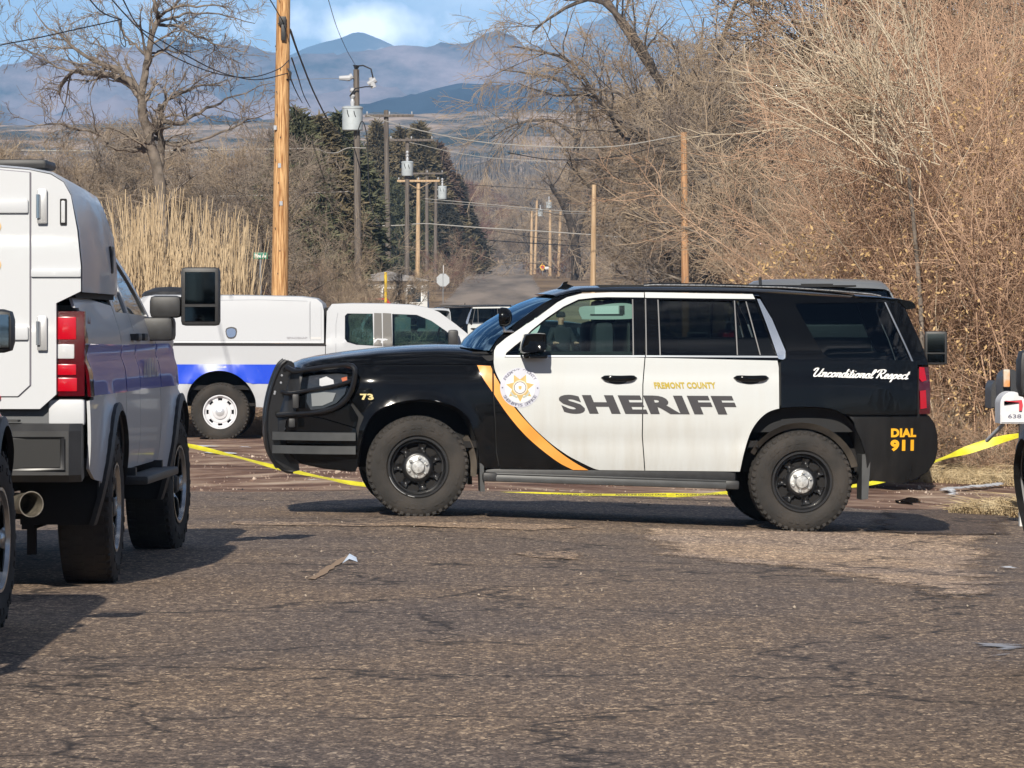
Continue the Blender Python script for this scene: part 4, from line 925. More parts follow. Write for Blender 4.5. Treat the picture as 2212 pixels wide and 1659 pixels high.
# interior
it = MB(); it.box((.55, 1.02, .98), (3.2, 1.75, .62)); it.box((-1.0, 1.02, 1.10), (.45, 1.7, .34), bev=.08); it.box((1.3, 1.02, 1.30), (1.5, 1.5, .2))
it.box((.95, 1.02, 1.80), (2.0, 1.3, .015)); it.build('cabin_interior', DARKIN, SUV)
for yy in (.52, 1.52):
    s_ = MB(); s_.box((-.02, yy, 1.22), (.16, .50, .62), Matrix.Rotation(0, 4, 'Y'), bev=.07); s_.box((.03, yy, 1.60), (.11, .26, .19), bev=.05)
    s_.build('front_seat', SEAT, SUV)
sw = MB(); sw.lathe([(.17, -.012), (.187, -.012), (.190, 0), (.187, .012), (.17, .012), (.166, 0), (.17, -.012)], 28, Matrix.Translation((-.62, .55, 1.27)) @ Matrix.Rotation(R(90), 4, 'Z') @ Matrix.Rotation(R(-25), 4, 'X'))
sw.build('steering_wheel', PLASTIC, SUV)
vz = MB(); vz.v = []; pr_ = cm2([(1252, 664), (1256, 686), (1268, 690), (1358, 689), (1368, 683), (1369, 664), (1360, 656), (1330, 655), (1290, 660)], 3, True)
vz.prism([convS(a, b, .25) for a, b in pr_], .245, .262); vo = vz.build('sun_visor', VISOR, SUV, ang=60)
vm = MB(); vm.prism([convS(a, b, .24) for a, b in ((1285, 662), (1336, 660), (1336, 679), (1285, 680))], .238, .243); vm.build('vanity_mirror', mat('visor_mirror', (.5, .54, .52), .3), vo)
vm = MB(); vm.prism([convS(a, b, .24) for a, b in ((1338, 660.5), (1349, 660), (1349, 679), (1338, 679))], .238, .243); vm.prism([convS(a, b, .24) for a, b in ((1275, 678.5), (1346, 678), (1346, 681), (1275, 681))], .237, .242); vm.build('visor_clip', DARKIN, vo)
cgm = MB(); cgm.box((.17, 1.02, 1.38), (.02, 1.45, .72)); cgm.build('cage_partition', DARKIN, SUV)
# wheels
for (wx, wz, py) in ((FWx, FWz, 1117), (RWx, RWz, 1151)):
    w_ = wheel(SUV, (wx, .005, wz), WR, .265, .232, 'ppv', 0)
    for a0_, a1_, rr_ in (((198, 246, .229), (250, 264, .230)) if wx < 0 else ((262, 318, .224),)):
        sc_ = MB(); sc_.tube([(rr_ * math.cos(R(a0_ + (a1_ - a0_) * i / 9)), -.002 if wx < 0 else .012, rr_ * math.sin(R(a0_ + (a1_ - a0_) * i / 9))) for i in range(10)], [.001] + [.0035] * 8 + [.001], 6); sc_.build('scraped_edge', mat('bare_steel', (.55, .55, .54), .35, metal=.6), w_)
    wheel(SUV, (wx, 2.04, wz), WR, .265, .232, 'ppv', 1)
# push guard
pg = MB(); outer = cm2([(621, 779.7), (607, 794), (592, 830.6), (580.5, 878), (577, 921.5), (581, 969), (592, 998), (608, 1013), (621, 1021), (636, 1023)], 4)
inner = [(650, 1020), (648, 1006), (636, 990), (612, 975), (604, 940), (602, 905), (616, 860), (628, 815), (640, 796), (638, 786), (632, 781)]
pg.prism(S.P(outer + inner), .46, .472)
gd = pg.build('push_guard', POWDER, SUV, ang=40)
pg = MB(); pg.prism(S.P(outer + inner), 1.55, 1.562); pg.build('guard_plate', POWDER, gd, ang=40)
for y0 in (.466, 1.556): rimt = MB(); rimt.tube([(x, y0, z) for x, z in S.P(outer)], .017, 8); rimt.build('guard_upright', POWDER, gd)
T1 = [(622, 795), (640, 803), (668, 799), (700, 794), (735, 790), (752, 789), (764, 794), (767, 808), (762, 835), (750, 860), (730, 878), (700, 889), (660, 894), (602, 899)]
T2 = [(611, 847), (632, 851), (676, 843), (723, 834), (760, 823)]
def gy(px): return float(np.interp(px, [600, 640, 700, 768], [.46, .30, .12, -.03]))
for sgn in (0, 1):
    sy = (lambda y: y) if sgn == 0 else (lambda y: 2.045 - y)
    for T in (T1, T2):
        tb = MB(); pts = [(S.P([(p.x, p.y)])[0][0], sy(gy(p.x)), S.P([(p.x, p.y)])[0][1]) for p in catmull(T, 5)]
        tb.tube(pts, .021 if T is T1 else .017, 10); tb.build('guard_tube', POWDER, gd)
    for (ya, yb) in ((983, 1002), (1013.5, 1030)):
        bb = MB(); ya -= 50 * 0; p1 = [(590, ya - 50), (768, ya - 50)]
        a = q(590, (ya + yb) / 2 - 49); b = q(768, (ya + yb) / 2 - 50); hh = .062
        V = []
        for (px_, yy) in ((590, .40), (640, .22), (700, .07), (768, .0)):
            x, z = q(px_, (ya + yb) / 2 - 49)
            V += [(x, sy(yy - .02), z - hh / 2), (x, sy(yy - .02), z + hh / 2), (x, sy(yy + .03), z + hh / 2), (x, sy(yy + .03), z - hh / 2)]
        Fc = [(0, 1, 2, 3), (12, 15, 14, 13)] + [(4 * i + k, 4 * i + 4 + k, 4 * i + 4 + (k + 1) % 4, 4 * i + (k + 1) % 4) for i in range(3) for k in range(4)]
        bb.add(V, Fc); bb.build('guard_bar', GPLASTIC, gd, ang=30)
for py_ in (800, 850, 896, 960, 1010): cr_ = MB(); x, z = q(600 if py_ > 850 else 618, py_); cr_.tube([(x, .46, z), (x, 1.56, z)], .02, 8); cr_.build('guard_crossbar', POWDER, gd)
for p_ in ((611, 812), (609, 828), (595, 852), (596, 848), (617, 928)):
    bt = MB(); x, z = q(*p_); bt.lathe([(.001, 0), (.008, 0), (.010, .004), (.010, .01)], 8, Matrix.Translation((x, .452, z))); bt.build('bolt', ALU, gd)
for (a_, b_, y_, d_) in ((655, 835, .36, (.05, .12, .16)), (640, 868, .30, (.05, .10, .11)), (632, 915, .28, (.05, .06, .07))):
    sw = MB(); x, z = q(a_, b_); sw.box((x, y_, z), d_, bev=.012); sw.build('guard_lamp', PLASTIC, gd)

# ---- lettering
S.decal('sheriff_lettering', text_mesh('SHERIFF', .05, 1.10), (1211, 852.5, 1589, 893.5), CHARV, shear=-.42, lift=.0085, rot=2.4, parent=FD)
S.decal('county_lettering', text_mesh('FREMONT COUNTY', .045, 1.06), (1413, 825.5, 1546, 839.5), GOLD, shear=-.2, lift=.0085, parent=RD)
S.decal('dial_lettering', text_mesh('DIAL', .055, 1.08), (1925, 925.5, 1982, 944.5), YELLOWV, lift=.0125)
S.decal('number_911', text_mesh('911', .055, 1.08), (1924, 950, 1977, 975), YELLOWV, lift=.0125)
S.decal('unit_number', text_mesh('73', .04, 1.05), (779, 850.5, 806.5, 864), PALEGOLD, shear=-.25, lift=.005, parent=fend[0])
GL = {
 'U': ([[(-.35, 1.35), (-.2, 1.85), (.15, 1.9), (.22, 1.5), (.1, .55), (.3, .02), (.7, .2), (1.0, 1.0), (1.1, 1.9)], [(1.1, 1.9), (.95, .6), (1.05, .05), (1.35, .25)]], 1.35),
 'n': ([[(0, .75), (.14, 1), (.2, .8), (.15, 0)], [(.17, .55), (.42, .95), (.62, .9), (.6, .3), (.7, 0), (.95, .25)]], .92),
 'c': ([[(.6, .8), (.4, 1), (.12, .75), (.1, .25), (.35, 0), (.78, .3)]], .72),
 'o': ([[(.4, 1), (.1, .7), (.1, .25), (.35, 0), (.62, .3), (.62, .75), (.4, 1)], [(.5, .8), (.88, .9)]], .82),
 'd': ([[(.6, .8), (.35, 1), (.1, .7), (.1, .2), (.35, 0), (.6, .3)], [(.68, 1.9), (.6, .4), (.68, 0), (.95, .25)]], .9),
 'i': ([[(.1, .95), (.1, .2), (.25, 0), (.48, .25)], [(.14, 1.4), (.15, 1.5)]], .45),
 't': ([[(.18, 1.7), (.12, .2), (.28, 0), (.52, .25)], [(-.12, 1.12), (.46, 1.18)]], .5),
 'a': ([[(.6, .85), (.35, 1), (.1, .7), (.1, .2), (.35, 0), (.6, .3)], [(.64, 1), (.6, .3), (.7, 0), (.95, .25)]], .9),
 'l': ([[(0, .2), (.38, 1.3), (.38, 1.85), (.2, 1.9), (.12, 1.3), (.12, .3), (.28, 0), (.52, .25)]], .52),
 's': ([[(-.05, .15), (.34, 1.05), (.5, .5), (.45, .1), (.2, 0), (.0, .12)], [(.4, .1), (.75, .3)]], .72),
 'e': ([[(.05, .45), (.5, .6), (.5, .9), (.3, 1), (.1, .7), (.1, .25), (.35, 0), (.78, .3)]], .74),
 'p': ([[(.14, 1), (.02, -.8)], [(.12, .5), (.35, .98), (.62, .8), (.6, .3), (.35, 0), (.12, .2)], [(.5, .05), (.85, .3)]], .84),
 'R': ([[(.35, 1.8), (.12, .0)], [(-.3, 1.3), (-.1, 1.85), (.6, 2.0), (1.0, 1.7), (.85, 1.15), (.35, 1.0)], [(.45, 1.0), (.75, .4), (1.05, 0), (1.35, .25)]], 1.3)}
def script(text, w=.13):
    v = []; f = []; x = 0
    for ch in text:
        if ch == ' ': x += .55; continue
        st, adv = GL[ch]
        for s_ in st:
            P_ = catmull(s_, 5); n0 = len(v)
            for i, p in enumerate(P_):
                t = P_[min(i + 1, len(P_) - 1)] - P_[max(i - 1, 0)]; t.normalize(); nx, ny = -t.y, t.x; ww = w * (1.15 if abs(t.y) > .6 else .8)
                v += [(x + p.x + nx * ww, p.y + ny * ww), (x + p.x - nx * ww, p.y - ny * ww)]
            f += [(n0 + 2 * i, n0 + 2 * i + 1, n0 + 2 * i + 3, n0 + 2 * i + 2) for i in range(len(P_) - 1)]
        x += adv
    return v, f, x
v_, f_, wd = script('Unconditional Respect'); v_ = [(a + .42 * b, b) for a, b in v_]
kx = (1965 - 1752) / (wd + .5)
me_ = S.decal('motto_lettering', (v_, f_), None, WHITEV, lift=.006, place=lambda a, b: (1756 + a * kx, 813 - b * 9.4 + 6.0 * a / wd), parent=QP[0])
# ---- badge
bc = (1123.3, 837.3); Bp = FD
def disc(r0, r1, n=48, a0=0, a1=2 * math.pi):
    v = []; f = []
    for i in range(n + 1):
        a = a0 + (a1 - a0) * i / n; v += [(r0 * math.cos(a), r0 * math.sin(a)), (r1 * math.cos(a), r1 * math.sin(a))]
    return v, [(2 * i, 2 * i + 1, 2 * i + 3, 2 * i + 2) for i in range(n)]
bp = lambda a, b: (bc[0] + a, bc[1] + b)
S.decal('badge', disc(0, 43), None, mat('badge_grey', (.52, .53, .60), .45), lift=.0075, place=bp, parent=Bp)
S.decal('badge_field', disc(0, 32.5), None, mat('badge_white', (.74, .73, .68), .45), lift=.0090, place=bp, parent=Bp)
def star(n, ro, ri, rot=0):
    v = [(0, 0)]; f = []
    for i in range(2 * n): a = rot + math.pi * i / n; r = ro if i % 2 == 0 else ri; v.append((r * math.cos(a), r * math.sin(a)))
    return v, [(0, i + 1, (i + 1) % (2 * n) + 1) for i in range(2 * n)]
S.decal('badge_star', star(7, 31, 17.5, math.pi / 2), None, mat('badge_gold', (.52, .36, .12), .5), lift=.0102, place=bp, parent=Bp)
S.decal('badge_seal', disc(0, 16), None, mat('badge_pale', (.68, .58, .42), .45), lift=.0114, place=bp, parent=Bp)
S.decal('badge_seal', disc(11.6, 13.2), None, DGREYV, lift=.0132, place=bp, parent=Bp)
S.decal('badge_seal', disc(0, 11.6), None, mat('badge_white', (.74, .73, .68), .45), lift=.0126, place=bp, parent=Bp)
S.decal('badge_crest', ([(-3.5, -3.5), (3.5, -3.5), (3, 2), (0, 5), (-3, 2)], [(0, 1, 2, 3, 4)]), None, mat('badge_gold', 0), lift=.0140, place=bp, parent=Bp)
S.decal('badge_ribbon', disc(20, 24, 20, R(25), R(75)), None, mat('badge_sage', (.40, .43, .38), .5), lift=.0112, place=bp, parent=Bp)
S.decal('badge_ribbon', disc(20, 24, 20, R(105), R(155)), None, mat('badge_sage', (.40, .43, .38), .5), lift=.0112, place=bp, parent=Bp)
for s_, a0, a1, up in (('FREMONT COUNTY', 207, 333, 1), ("SHERIFF'S OFFICE", 153, 27, -1)):
    for i, ch in enumerate(s_):
        if ch == ' ': continue
        a = R(a0 + (a1 - a0) * (i + .5) / len(s_)); tv, tf = text_mesh(ch, .02); W_ = 2.0 if ch == "'" else (3.2 if ch == 'I' else 5.6); H_ = 6.4
        def pl(u, w, a=a, W_=W_, up=up):
            lx = (u - .5) * W_; ly = (w - .5) * H_
            er = Vector((math.cos(a), math.sin(a))); et = Vector((-math.sin(a), math.cos(a)))
            p = er * 37.6 + (et * lx + er * ly if up > 0 else -et * lx - er * ly); return (bc[0] + p.x, bc[1] + p.y)
        S.decal('badge_lettering', (tv, tf), None, DGREYV, lift=.0092, place=pl, parent=Bp)
S.decal('badge_dot', disc(0, 1.8, 10), None, DGREYV, lift=.0092, place=lambda a, b: (bc[0] - 38 + a, bc[1] + b), parent=Bp)
S.decal('badge_dot', disc(0, 1.8, 10), None, DGREYV, lift=.0092, place=lambda a, b: (bc[0] + 38 + a, bc[1] + 1 + b), parent=Bp)
# ------------------------------------------------------------------ white pickup with topper, side-on behind (near side at 66 m)
convF, (FX, FY) = side_conv(66.0, 700, R(0.5))
FT = thing('animal_control_pickup', 'white pickup with a blue stripe and white cargo topper, seen side-on behind the push guard', 'pickup truck', (FX, FY, 0), R(0.5))
def Z6(x, y): return (274.3 + x * .3472, 576.0 + y * .3472)
wfx, wfz = convF(475, 890)
def Wf(x, z):
    d = 0
    if z < .8: d += .04 * ((.8 - z) / .4) ** 2
    if z > 1.3: d += .02 + (z - 1.3) * .10 + .16 * max(0, z - 1.75) ** 1.5
    r = math.hypot(x - wfx, z - wfz); d -= .03 * math.exp(-((r - .58) / .06) ** 2)
    if x > 1.6: d += .25 * ((x - 1.6) / 1.6) ** 3
    return d
T = Car(FT, Wf, 2.0, convF)
aF = cm2([(404, 873), (406, 850), (418, 826), (440, 808), (466, 801), (492, 803), (518, 815), (538, 836), (550, 860), (552, 880)], 4)
bed = [(300, 741), (703, 744), (703, 882), (660, 883), (600, 882)] + aF[::-1] + [(360, 874), (300, 872)]
T.panel('bed_side', bed, WHITEF, step=.08)
stripe = [(302, 787), (703, 787.5), (703, 829), (546, 829)] + [p for p in aF[::-1] if p[1] < 829] + [(416, 829), (302, 829)]
T.panel('blue_stripe', stripe, BLUEV, extra=-.006, gap=0, flange=.003, step=.08)
fcab = [(703, 744), (705, 672), (712, 663), (716, 656), (760, 655), (830, 655.5), (890, 658), (925, 664), (948, 673), (985, 700), (1021, 729), (1040, 742), (1130, 752), (1165, 762), (1178, 790), (1180, 872), (1140, 874), (1130, 850), (1110, 825), (1080, 812), (1050, 814), (1022, 832), (1005, 860), (1002, 882), (703, 882)]
g1 = [(744.8, 682), (750, 677), (805, 677.5), (807, 747), (770, 745), (750, 739), (744.8, 732)]
g2 = [(847, 678), (900, 680), (932, 693), (965, 716), (985, 735), (980, 748), (848, 748)]
CB = T.panel('cab_side', fcab, WHITEF, holes=[g1, g2], step=.08)
T.panel('rear_cab_window', g1, G_TINT, extra=.012, gap=-.004, flange=.001, step=.12)
T.panel('front_cab_window', g2, G_TINT, extra=.012, gap=-.004, flange=.001, step=.12)
T.panel('door_pillar', [(808, 676), (824, 676.5), (826, 748), (808, 747)], mat('pillar_grey', (.10, .095, .09), .5), extra=-.004, gap=0, flange=.01)
T.panel('door_pillar', [(826.5, 676), (845, 677), (848, 749), (827.5, 748.5)], mat('pillar_grey', 0), extra=-.004, gap=0, flange=.01)
for a_ in ((762, 770), (835, 842)):
    dh = MB(); xa_, za_ = convF(a_[0], 768); dh.box((xa_, .005, za_), (.16, .05, .035), bev=.012); dh.build('door_handle', WHITEF, CB[0])
T.panel('door_seam', [(826.2, 749), (827.2, 749), (827, 870), (826, 870)], mat('seam_shadow', (.25, .26, .29), .6), extra=-.002, gap=0, flange=.001)
T.panel('door_seam', [(729, 676), (730, 676), (726, 700), (726, 860), (725, 860), (725, 700)], mat('seam_shadow', (.25, .26, .29), .6), extra=-.002, gap=0, flange=.001)
T.panel('blue_stripe', [(703, 787.5), (1000, 789), (1000, 831), (703, 829)], BLUEV, extra=-.006, gap=0, flange=.003, step=.1)
top = [(292, 741), (292, 668), (300, 648), (320, 638.5), (400, 637.5), (520, 638), (650, 640.5), (684, 645), (696, 655), (700, 672), (700.5, 742)]
tp = T.panel('topper_side', top, WHITEF, extra=-.02, step=.08)
T.panel('topper_panel', [(330, 650), (560, 647), (664, 650), (668, 655), (668, 735), (330, 734)], WHITEF, extra=-.030, gap=0, flange=.008, step=.1, parent=tp[0], sides=(0,))
T.panel('topper_panel', [(671, 650), (686, 653), (693, 662), (694, 735), (671, 735)], WHITEF, extra=-.030, gap=0, flange=.008, step=.1, parent=tp[0], sides=(0,))
for a_ in ([(330, 650), (560, 647), (664, 650)], [(669, 650), (669.5, 735)], [(330, 735), (694, 736)]):
    T.panel('panel_seam', a_ + [(x_ + .9, y_ + .9) for x_, y_ in a_[::-1]], mat('seam_shadow', (.25, .26, .29), .6), extra=-.032, gap=0, flange=.002, sides=(0,), parent=tp[0])
T.panel('base_gasket', [(292, 741), (704, 742.6), (704, 745.4), (292, 744.4)], DARKIN, extra=-.026, gap=0, flange=.03)
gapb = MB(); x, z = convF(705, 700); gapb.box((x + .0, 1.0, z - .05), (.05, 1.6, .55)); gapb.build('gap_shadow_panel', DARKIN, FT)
T.panel('handle_recess', cm2([(488, 710), (500, 706), (511, 710), (511, 723), (505, 731), (493, 731), (488, 722)], 2, True), BLACKV, extra=-.034, gap=0, flange=.006, sides=(0,))
hd = T.panel('topper_handle', cm2([(490, 712), (500, 709), (508, 712), (509, 722), (504, 728), (494, 728), (490, 721)], 2, True), CHROME, extra=-.04, gap=0, flange=.02, sides=(0,))
T.decal('topper_lettering', text_mesh('SPACEKAP', .03), (620, 727.5, 664, 732), mat('faint_grey', (.30, .30, .33), .5), shear=-.3, lift=.036, parent=tp[0])
T.panel('reflective_tape', [(671, 728), (694, 728), (694, 733), (671, 733)], mat('tape_silver', (.5, .5, .5), .4), extra=-.033, gap=0, flange=.002, sides=(0,), parent=tp[0])
def loftrows(T_, rows_, p=3.2, name='x', m=WHITEF, off=.0, n=10):
    rr = []
    for px, pe, pt in rows_:
        x, ze = T_.conv(px, pe); _, zt = T_.conv(px, pt, .4); rr.append((x, ze, T_.W(x, ze) + off, zt))
    return T_.loft(name, rr, m, n=n, p=p)
loftrows(T, [(292, 690, 668), (298, 655, 645), (306, 647, 640), (330, 642, 636), (520, 641, 636.5), (650, 644, 639), (682, 649, 643), (695, 660, 653), (700, 690, 672)], name='topper_roof')
loftrows(T, [(708, 672, 664), (716, 661, 656), (760, 659, 654), (830, 659.5, 654.5), (890, 662, 657.5), (925, 668, 664)], name='cab_roof')
T.cross('windscreen', [(1023, 731), (985, 702), (948, 676), (925, 667)][::-1], G_WIND, bow=.12, d_extra=.03)
loftrows(T, [(1021, 744, 732), (1060, 750, 742), (1130, 757, 749), (1165, 768, 758), (1178, 790, 780)], name='hood')
T.cross('front_face', [(1178, 790), (1181, 830), (1181, 872)], PLASTIC, bow=-.1)
T.cross('tailgate', [(298, 742), (298, 872)], WHITEF, bow=0); T.cross('topper_back', [(293, 672), (293, 742)], WHITEF, bow=0)
vn = MB(); x, z = convF(359, 634); vn.lathe([(.40, 0), (.36, .06), (.2, .12), (.001, .13)], 28, Matrix.Translation((x, .9, z - .03)), axis='z'); vn.build('roof_vent', PLASTIC, FT)
for c in (475, 1062):
    x, z = convF(c, 890)
    for sd_ in (0, 1):
        wheel(FT, (x, .03 if not sd_ else 1.97, z), .395, .25, .232, 'ford', sd_)
        sy = (lambda y: y) if sd_ == 0 else (lambda y: 2.0 - y)
        ll = MB(); V = []; Fc = []; P_ = T.P(aF); x0 = convF(475, 890)[0]
        for xx, zz in P_: V += [(xx - x0 + x, sy(.02), zz), (xx - x0 + x, sy(.5), zz)]
        for i in range(len(P_) - 1): Fc.append((2 * i, 2 * i + 1, 2 * i + 3, 2 * i + 2))
        n = len(V); V += [(xx - x0 + x, sy(.5), zz) for xx, zz in P_]; Fc.append(tuple(range(n, n + len(P_)))); ll.add(V, Fc); ll.build('wheel_liner', UNDER, FT)
ub = MB(); xa = convF(300, 870)[0]; xb = convF(1175, 870)[0]; ub.box(((xa + xb) / 2, 1.0, .55), (xb - xa - .4, 1.2, .25)); ub.box(((xa + xb) / 2, 1.0, .68), (xb - xa - .2, 1.8, .06)); ub.build('underbody', UNDER, FT)
for px in (785, 880):
    x, z = convF(px, 700); s_ = MB()
    for yy in (.5, 1.45): s_.box((x - .3, yy, z - .22), (.14, .48, .5), bev=.06); s_.box((x - .3, yy, z + .05), (.1, .24, .16), bev=.04)
    s_.build('seat_row', mat('grey_seat', (.16, .17, .17), .8), FT)
dm = MB(); x, z = convF(985, 735); dm.box((x, 1, z - .1), (.35, 1.6, .22), bev=.06); dm.build('dashboard', DARKIN, FT)
sw = MB(); x, z = convF(955, 733); sw.lathe([(.17, -.012), (.187, -.012), (.190, 0), (.187, .012), (.17, .012), (.17, -.012)], 24, Matrix.Translation((x, .55, z)) @ Matrix.Rotation(R(70), 4, 'Z')); sw.build('steering_wheel', PLASTIC, FT)
it = MB(); x, z = convF(850, 760); it.box((x, 1.0, z - .15), (1.9, 1.8, .3)); it.build('cab_interior', DARKIN, FT)
mm = MB(); x, z = convF(979, 733); mm.box((x, -.16, z), (.14, .18, .26), bev=.04); mm.box((x + .05, -.04, z - .1), (.08, .2, .07), bev=.02); mm.build('door_mirror', PLASTIC, FT)

# ------------------------------------------------------------------ heavy pickups seen from behind (local x: nose -, tail +)
def make_pickup(name, label, paintm, canopy=True, stripe=True, tow=True, dark=False, mz=0.0, mk_=1.0):
    root = thing(name, label, 'pickup truck'); Wd = 2.06; fx, rx = -2.1, 2.1; wr = .44; zc = .44
    def W(x, z):
        d = 0
        if z < .9: d += .05 * ((.9 - z) / .4) ** 2
        elif z < 1.45: d += .035 * ((z - .9) / .5) ** 2 + .02 * math.exp(-((z - 1.30) / .05) ** 2)
        else: d += .045 + (z - 1.45) * .30 + .2 * (z - 1.45) ** 2
        for w in (fx, rx): r = math.hypot(x - w, z - zc); d -= .05 * math.exp(-((r - .56) / .07) ** 2)
        if x < -2.4: d += .30 * ((-2.4 - x) / .65) ** 2.2
        return d
    Tk = Car(root, W, Wd)
    def arch(w, r=.56, a0=-8, a1=188, n=20): return [(w + r * math.cos(R(a0 + (a1 - a0) * i / n)), zc + r * math.sin(R(a0 + (a1 - a0) * i / n))) for i in range(n + 1)]
    ar, af = arch(rx), arch(fx)
    Z = lambda pts: pts
    lampp = [(3.02, 1.56), (3.20, 1.56), (3.215, 1.30), (3.20, 1.08), (3.00, 1.08), (3.00, 1.22), (3.06, 1.32)]
    bed = [(1.13, .60)] + [(1.53, .52)] + ar[::-1][1:-1] + [(2.68, .60), (3.12, .68), (3.18, .92), (3.20, 1.07), (2.99, 1.07), (2.99, 1.22), (3.05, 1.32), (3.01, 1.57), (3.19, 1.57), (3.17, 1.66), (1.13, 1.60)]
    BD = Tk.panel('bed_side', bed, paintm, step=.06)
    Tk.panel('tail_light', lampp, REDD, extra=-.008, step=.04)
    roofz = 2.03
    win_r = [(.98, 1.56), (.98, 1.90), (.72, 1.955), (.30, 1.96), (.30, 1.555)]
    win_f = [(.20, 1.555), (.20, 1.96), (-.25, 1.94), (-.72, 1.70), (-.95, 1.55), (-.95, 1.54)]
    rdoor = [(1.12, .62), (1.12, 1.60), (1.06, 1.95), (.72, 2.01), (.255, 2.02), (.255, .62)]
    fdoor = [(.25, .62), (.25, 2.02), (-.28, 2.0), (-.80, 1.74), (-1.08, 1.55), (-1.12, 1.45), (-1.14, .62)]
    RD_ = Tk.panel('rear_door', rdoor, paintm, holes=[win_r], step=.06); FD_ = Tk.panel('front_door', fdoor, paintm, holes=[win_f], step=.06)
    Tk.panel('rear_side_window', win_r, G_PRIV, extra=.012, gap=-.004, flange=.001, step=.1)
    Tk.panel('front_side_window', win_f, G_TINT, extra=.012, gap=-.004, flange=.001, step=.1)
    fn = [(-1.145, .62), (-1.145, 1.45), (-1.10, 1.50), (-2.0, 1.46), (-2.9, 1.36), (-3.0, 1.25), (-3.02, .75), (-2.70, .62)] + af[::-1][::-1] + [(-1.5, .55)]
    fn = [(-1.145, .62), (-1.145, 1.46), (-2.0, 1.44), (-2.9, 1.33), (-3.0, 1.25), (-3.02, .75), (-2.68, .60)] + [p for p in af[::-1]] + [(-1.52, .56)]
    FN_ = Tk.panel('front_fender', fn, paintm, step=.06)
    Tk.panel('roof_pillar', [(-1.1, 1.50), (-.80, 1.745), (-.28, 2.005), (.7, 2.025), (1.06, 1.96), (1.06, 1.99), (.7, 2.05), (-.3, 2.04), (-.85, 1.79), (-1.16, 1.53)], paintm, extra=.01, gap=0)
    for w, a in ((rx, ar), (fx, af)):
        Tk.panel('wheel_arch_trim', arch(w, .60) + arch(w, .555)[::-1], PLASTIC, extra=-.02, gap=0, flange=.03, step=.05)
    if stripe:
        zt, zb = 1.37, 1.085
        Tk.panel('blue_stripe', [(1.14, zb), (1.14, zt), (2.98, zt + .01), (3.04, 1.32), (2.98, 1.22), (2.98, zb)], BLUEV, extra=-.006, gap=.004, flange=.003, step=.06, parent=BD[0])
        Tk.panel('blue_stripe', [(.26, zb), (.26, zt), (1.11, zt), (1.11, zb)], BLUEV, extra=-.006, gap=.004, flange=.003, step=.06, parent=RD_[0])
        Tk.panel('blue_stripe', [(-1.13, zb), (-1.13, zt), (.245, zt), (.245, zb)], BLUEV, extra=-.006, gap=.004, flange=.003, step=.06, parent=FD_[0])
        Tk.panel('blue_stripe', [(-2.95, zb), (-2.92, zt - .08), (-2.0, zt), (-1.15, zt), (-1.15, zb)], BLUEV, extra=-.006, gap=.004, flange=.003, step=.06, parent=FN_[0])
    # roof, hood, screens
    rows = [(-.90, 1.77, .12, 1.79), (-.6, 1.90, .17, 1.94), (-.28, 2.03, .20, 2.07), (.2, 2.045, .21, 2.10), (.7, 2.04, .21, 2.10), (1.0, 2.0, .20, 2.06), (1.08, 1.96, .19, 2.0)]
    Tk.loft('cab_roof', [(a, b, W(a, b) + .01, c) for a, b, _, c in rows], paintm, p=3)
    Tk.loft('hood', [(-1.12, 1.46, .06, 1.53), (-1.6, 1.45, .05, 1.56), (-2.2, 1.43, .05, 1.53), (-2.8, 1.36, .09, 1.44), (-3.0, 1.26, .25, 1.32)], paintm, p=3.5)
    Tk.cross('windscreen', [(-1.15, 1.52), (-.9, 1.74), (-.55, 1.93), (-.35, 2.03)], G_WIND, bow=.14, d_extra=.03)
    Tk.cross('rear_screen', [(1.08, 1.96), (1.11, 1.60)], G_PRIV, bow=-.03, d_extra=.05)
    Tk.cross('front_grille', [(-3.0, 1.28), (-3.02, .75), (-2.95, .60)], PLASTIC, bow=.12)
    Tk.cross('cab_back', [(1.11, 1.60), (1.12, .8)], paintm)
    # tail end
    tg = MB()
    if canopy:
        tg.box((3.17, Wd / 2, .98), (.06, 1.62, .30)); tg.build('tailgate_sill', mat('sill_grey', (.10, .105, .11), .5), root)
    else:
        tg.box((3.17, Wd / 2, 1.28), (.07, 1.56, .66), bev=.02); tg.build('tailgate', paintm, root)
        Tk.panel('bed_rail', [(1.13, 1.60), (3.17, 1.66), (3.17, 1.69), (1.13, 1.63)], PLASTIC, extra=-.004)
        bt_ = MB(); bt_.box((2.15, Wd / 2, .95), (2.0, 1.9, .06)); bt_.build('bed_floor', UNDER, root)
    for sd_ in (0, 1):
        sy = (lambda y: y) if sd_ == 0 else (lambda y: Wd - y)
        # lens on the rear face: red, clear, red
        fl = MB(); yy = .125
        pts = [(.03, 1.555), (.20, 1.555), (.21, 1.40), (.195, 1.33), (.21, 1.26), (.215, 1.09), (.03, 1.09)]
        V = [(3.222, sy(a), b) for a, b in pts] + [(3.16, sy(a), b) for a, b in pts]; n = len(pts)
        fl.add(V, [tuple(range(n)), tuple(range(2 * n - 1, n - 1, -1))] + [(i, (i + 1) % n, (i + 1) % n + n, i + n) for i in range(n)])
        fo = fl.build('tail_light', REDD, root, smooth=False)
        for (z0, z1, m_, y0_, y1_) in ((1.40, 1.525, REDB, .075, .185), (1.295, 1.375, CLEARL, .085, .185), (1.205, 1.265, REDB, .075, .19), (1.115, 1.19, REDB, .07, .20)):
            sg = MB(); sg.box((3.222, sy((y0_ + y1_) / 2), (z0 + z1) / 2), (.016, y1_ - y0_, z1 - z0), bev=.006); sg.build('lamp_segment', m_, fo)
        bc_ = MB(); bc_.box((3.17, sy(.13), 1.0), (.10, .20, .145), bev=.02); bc_.build('corner_filler', paintm, root)
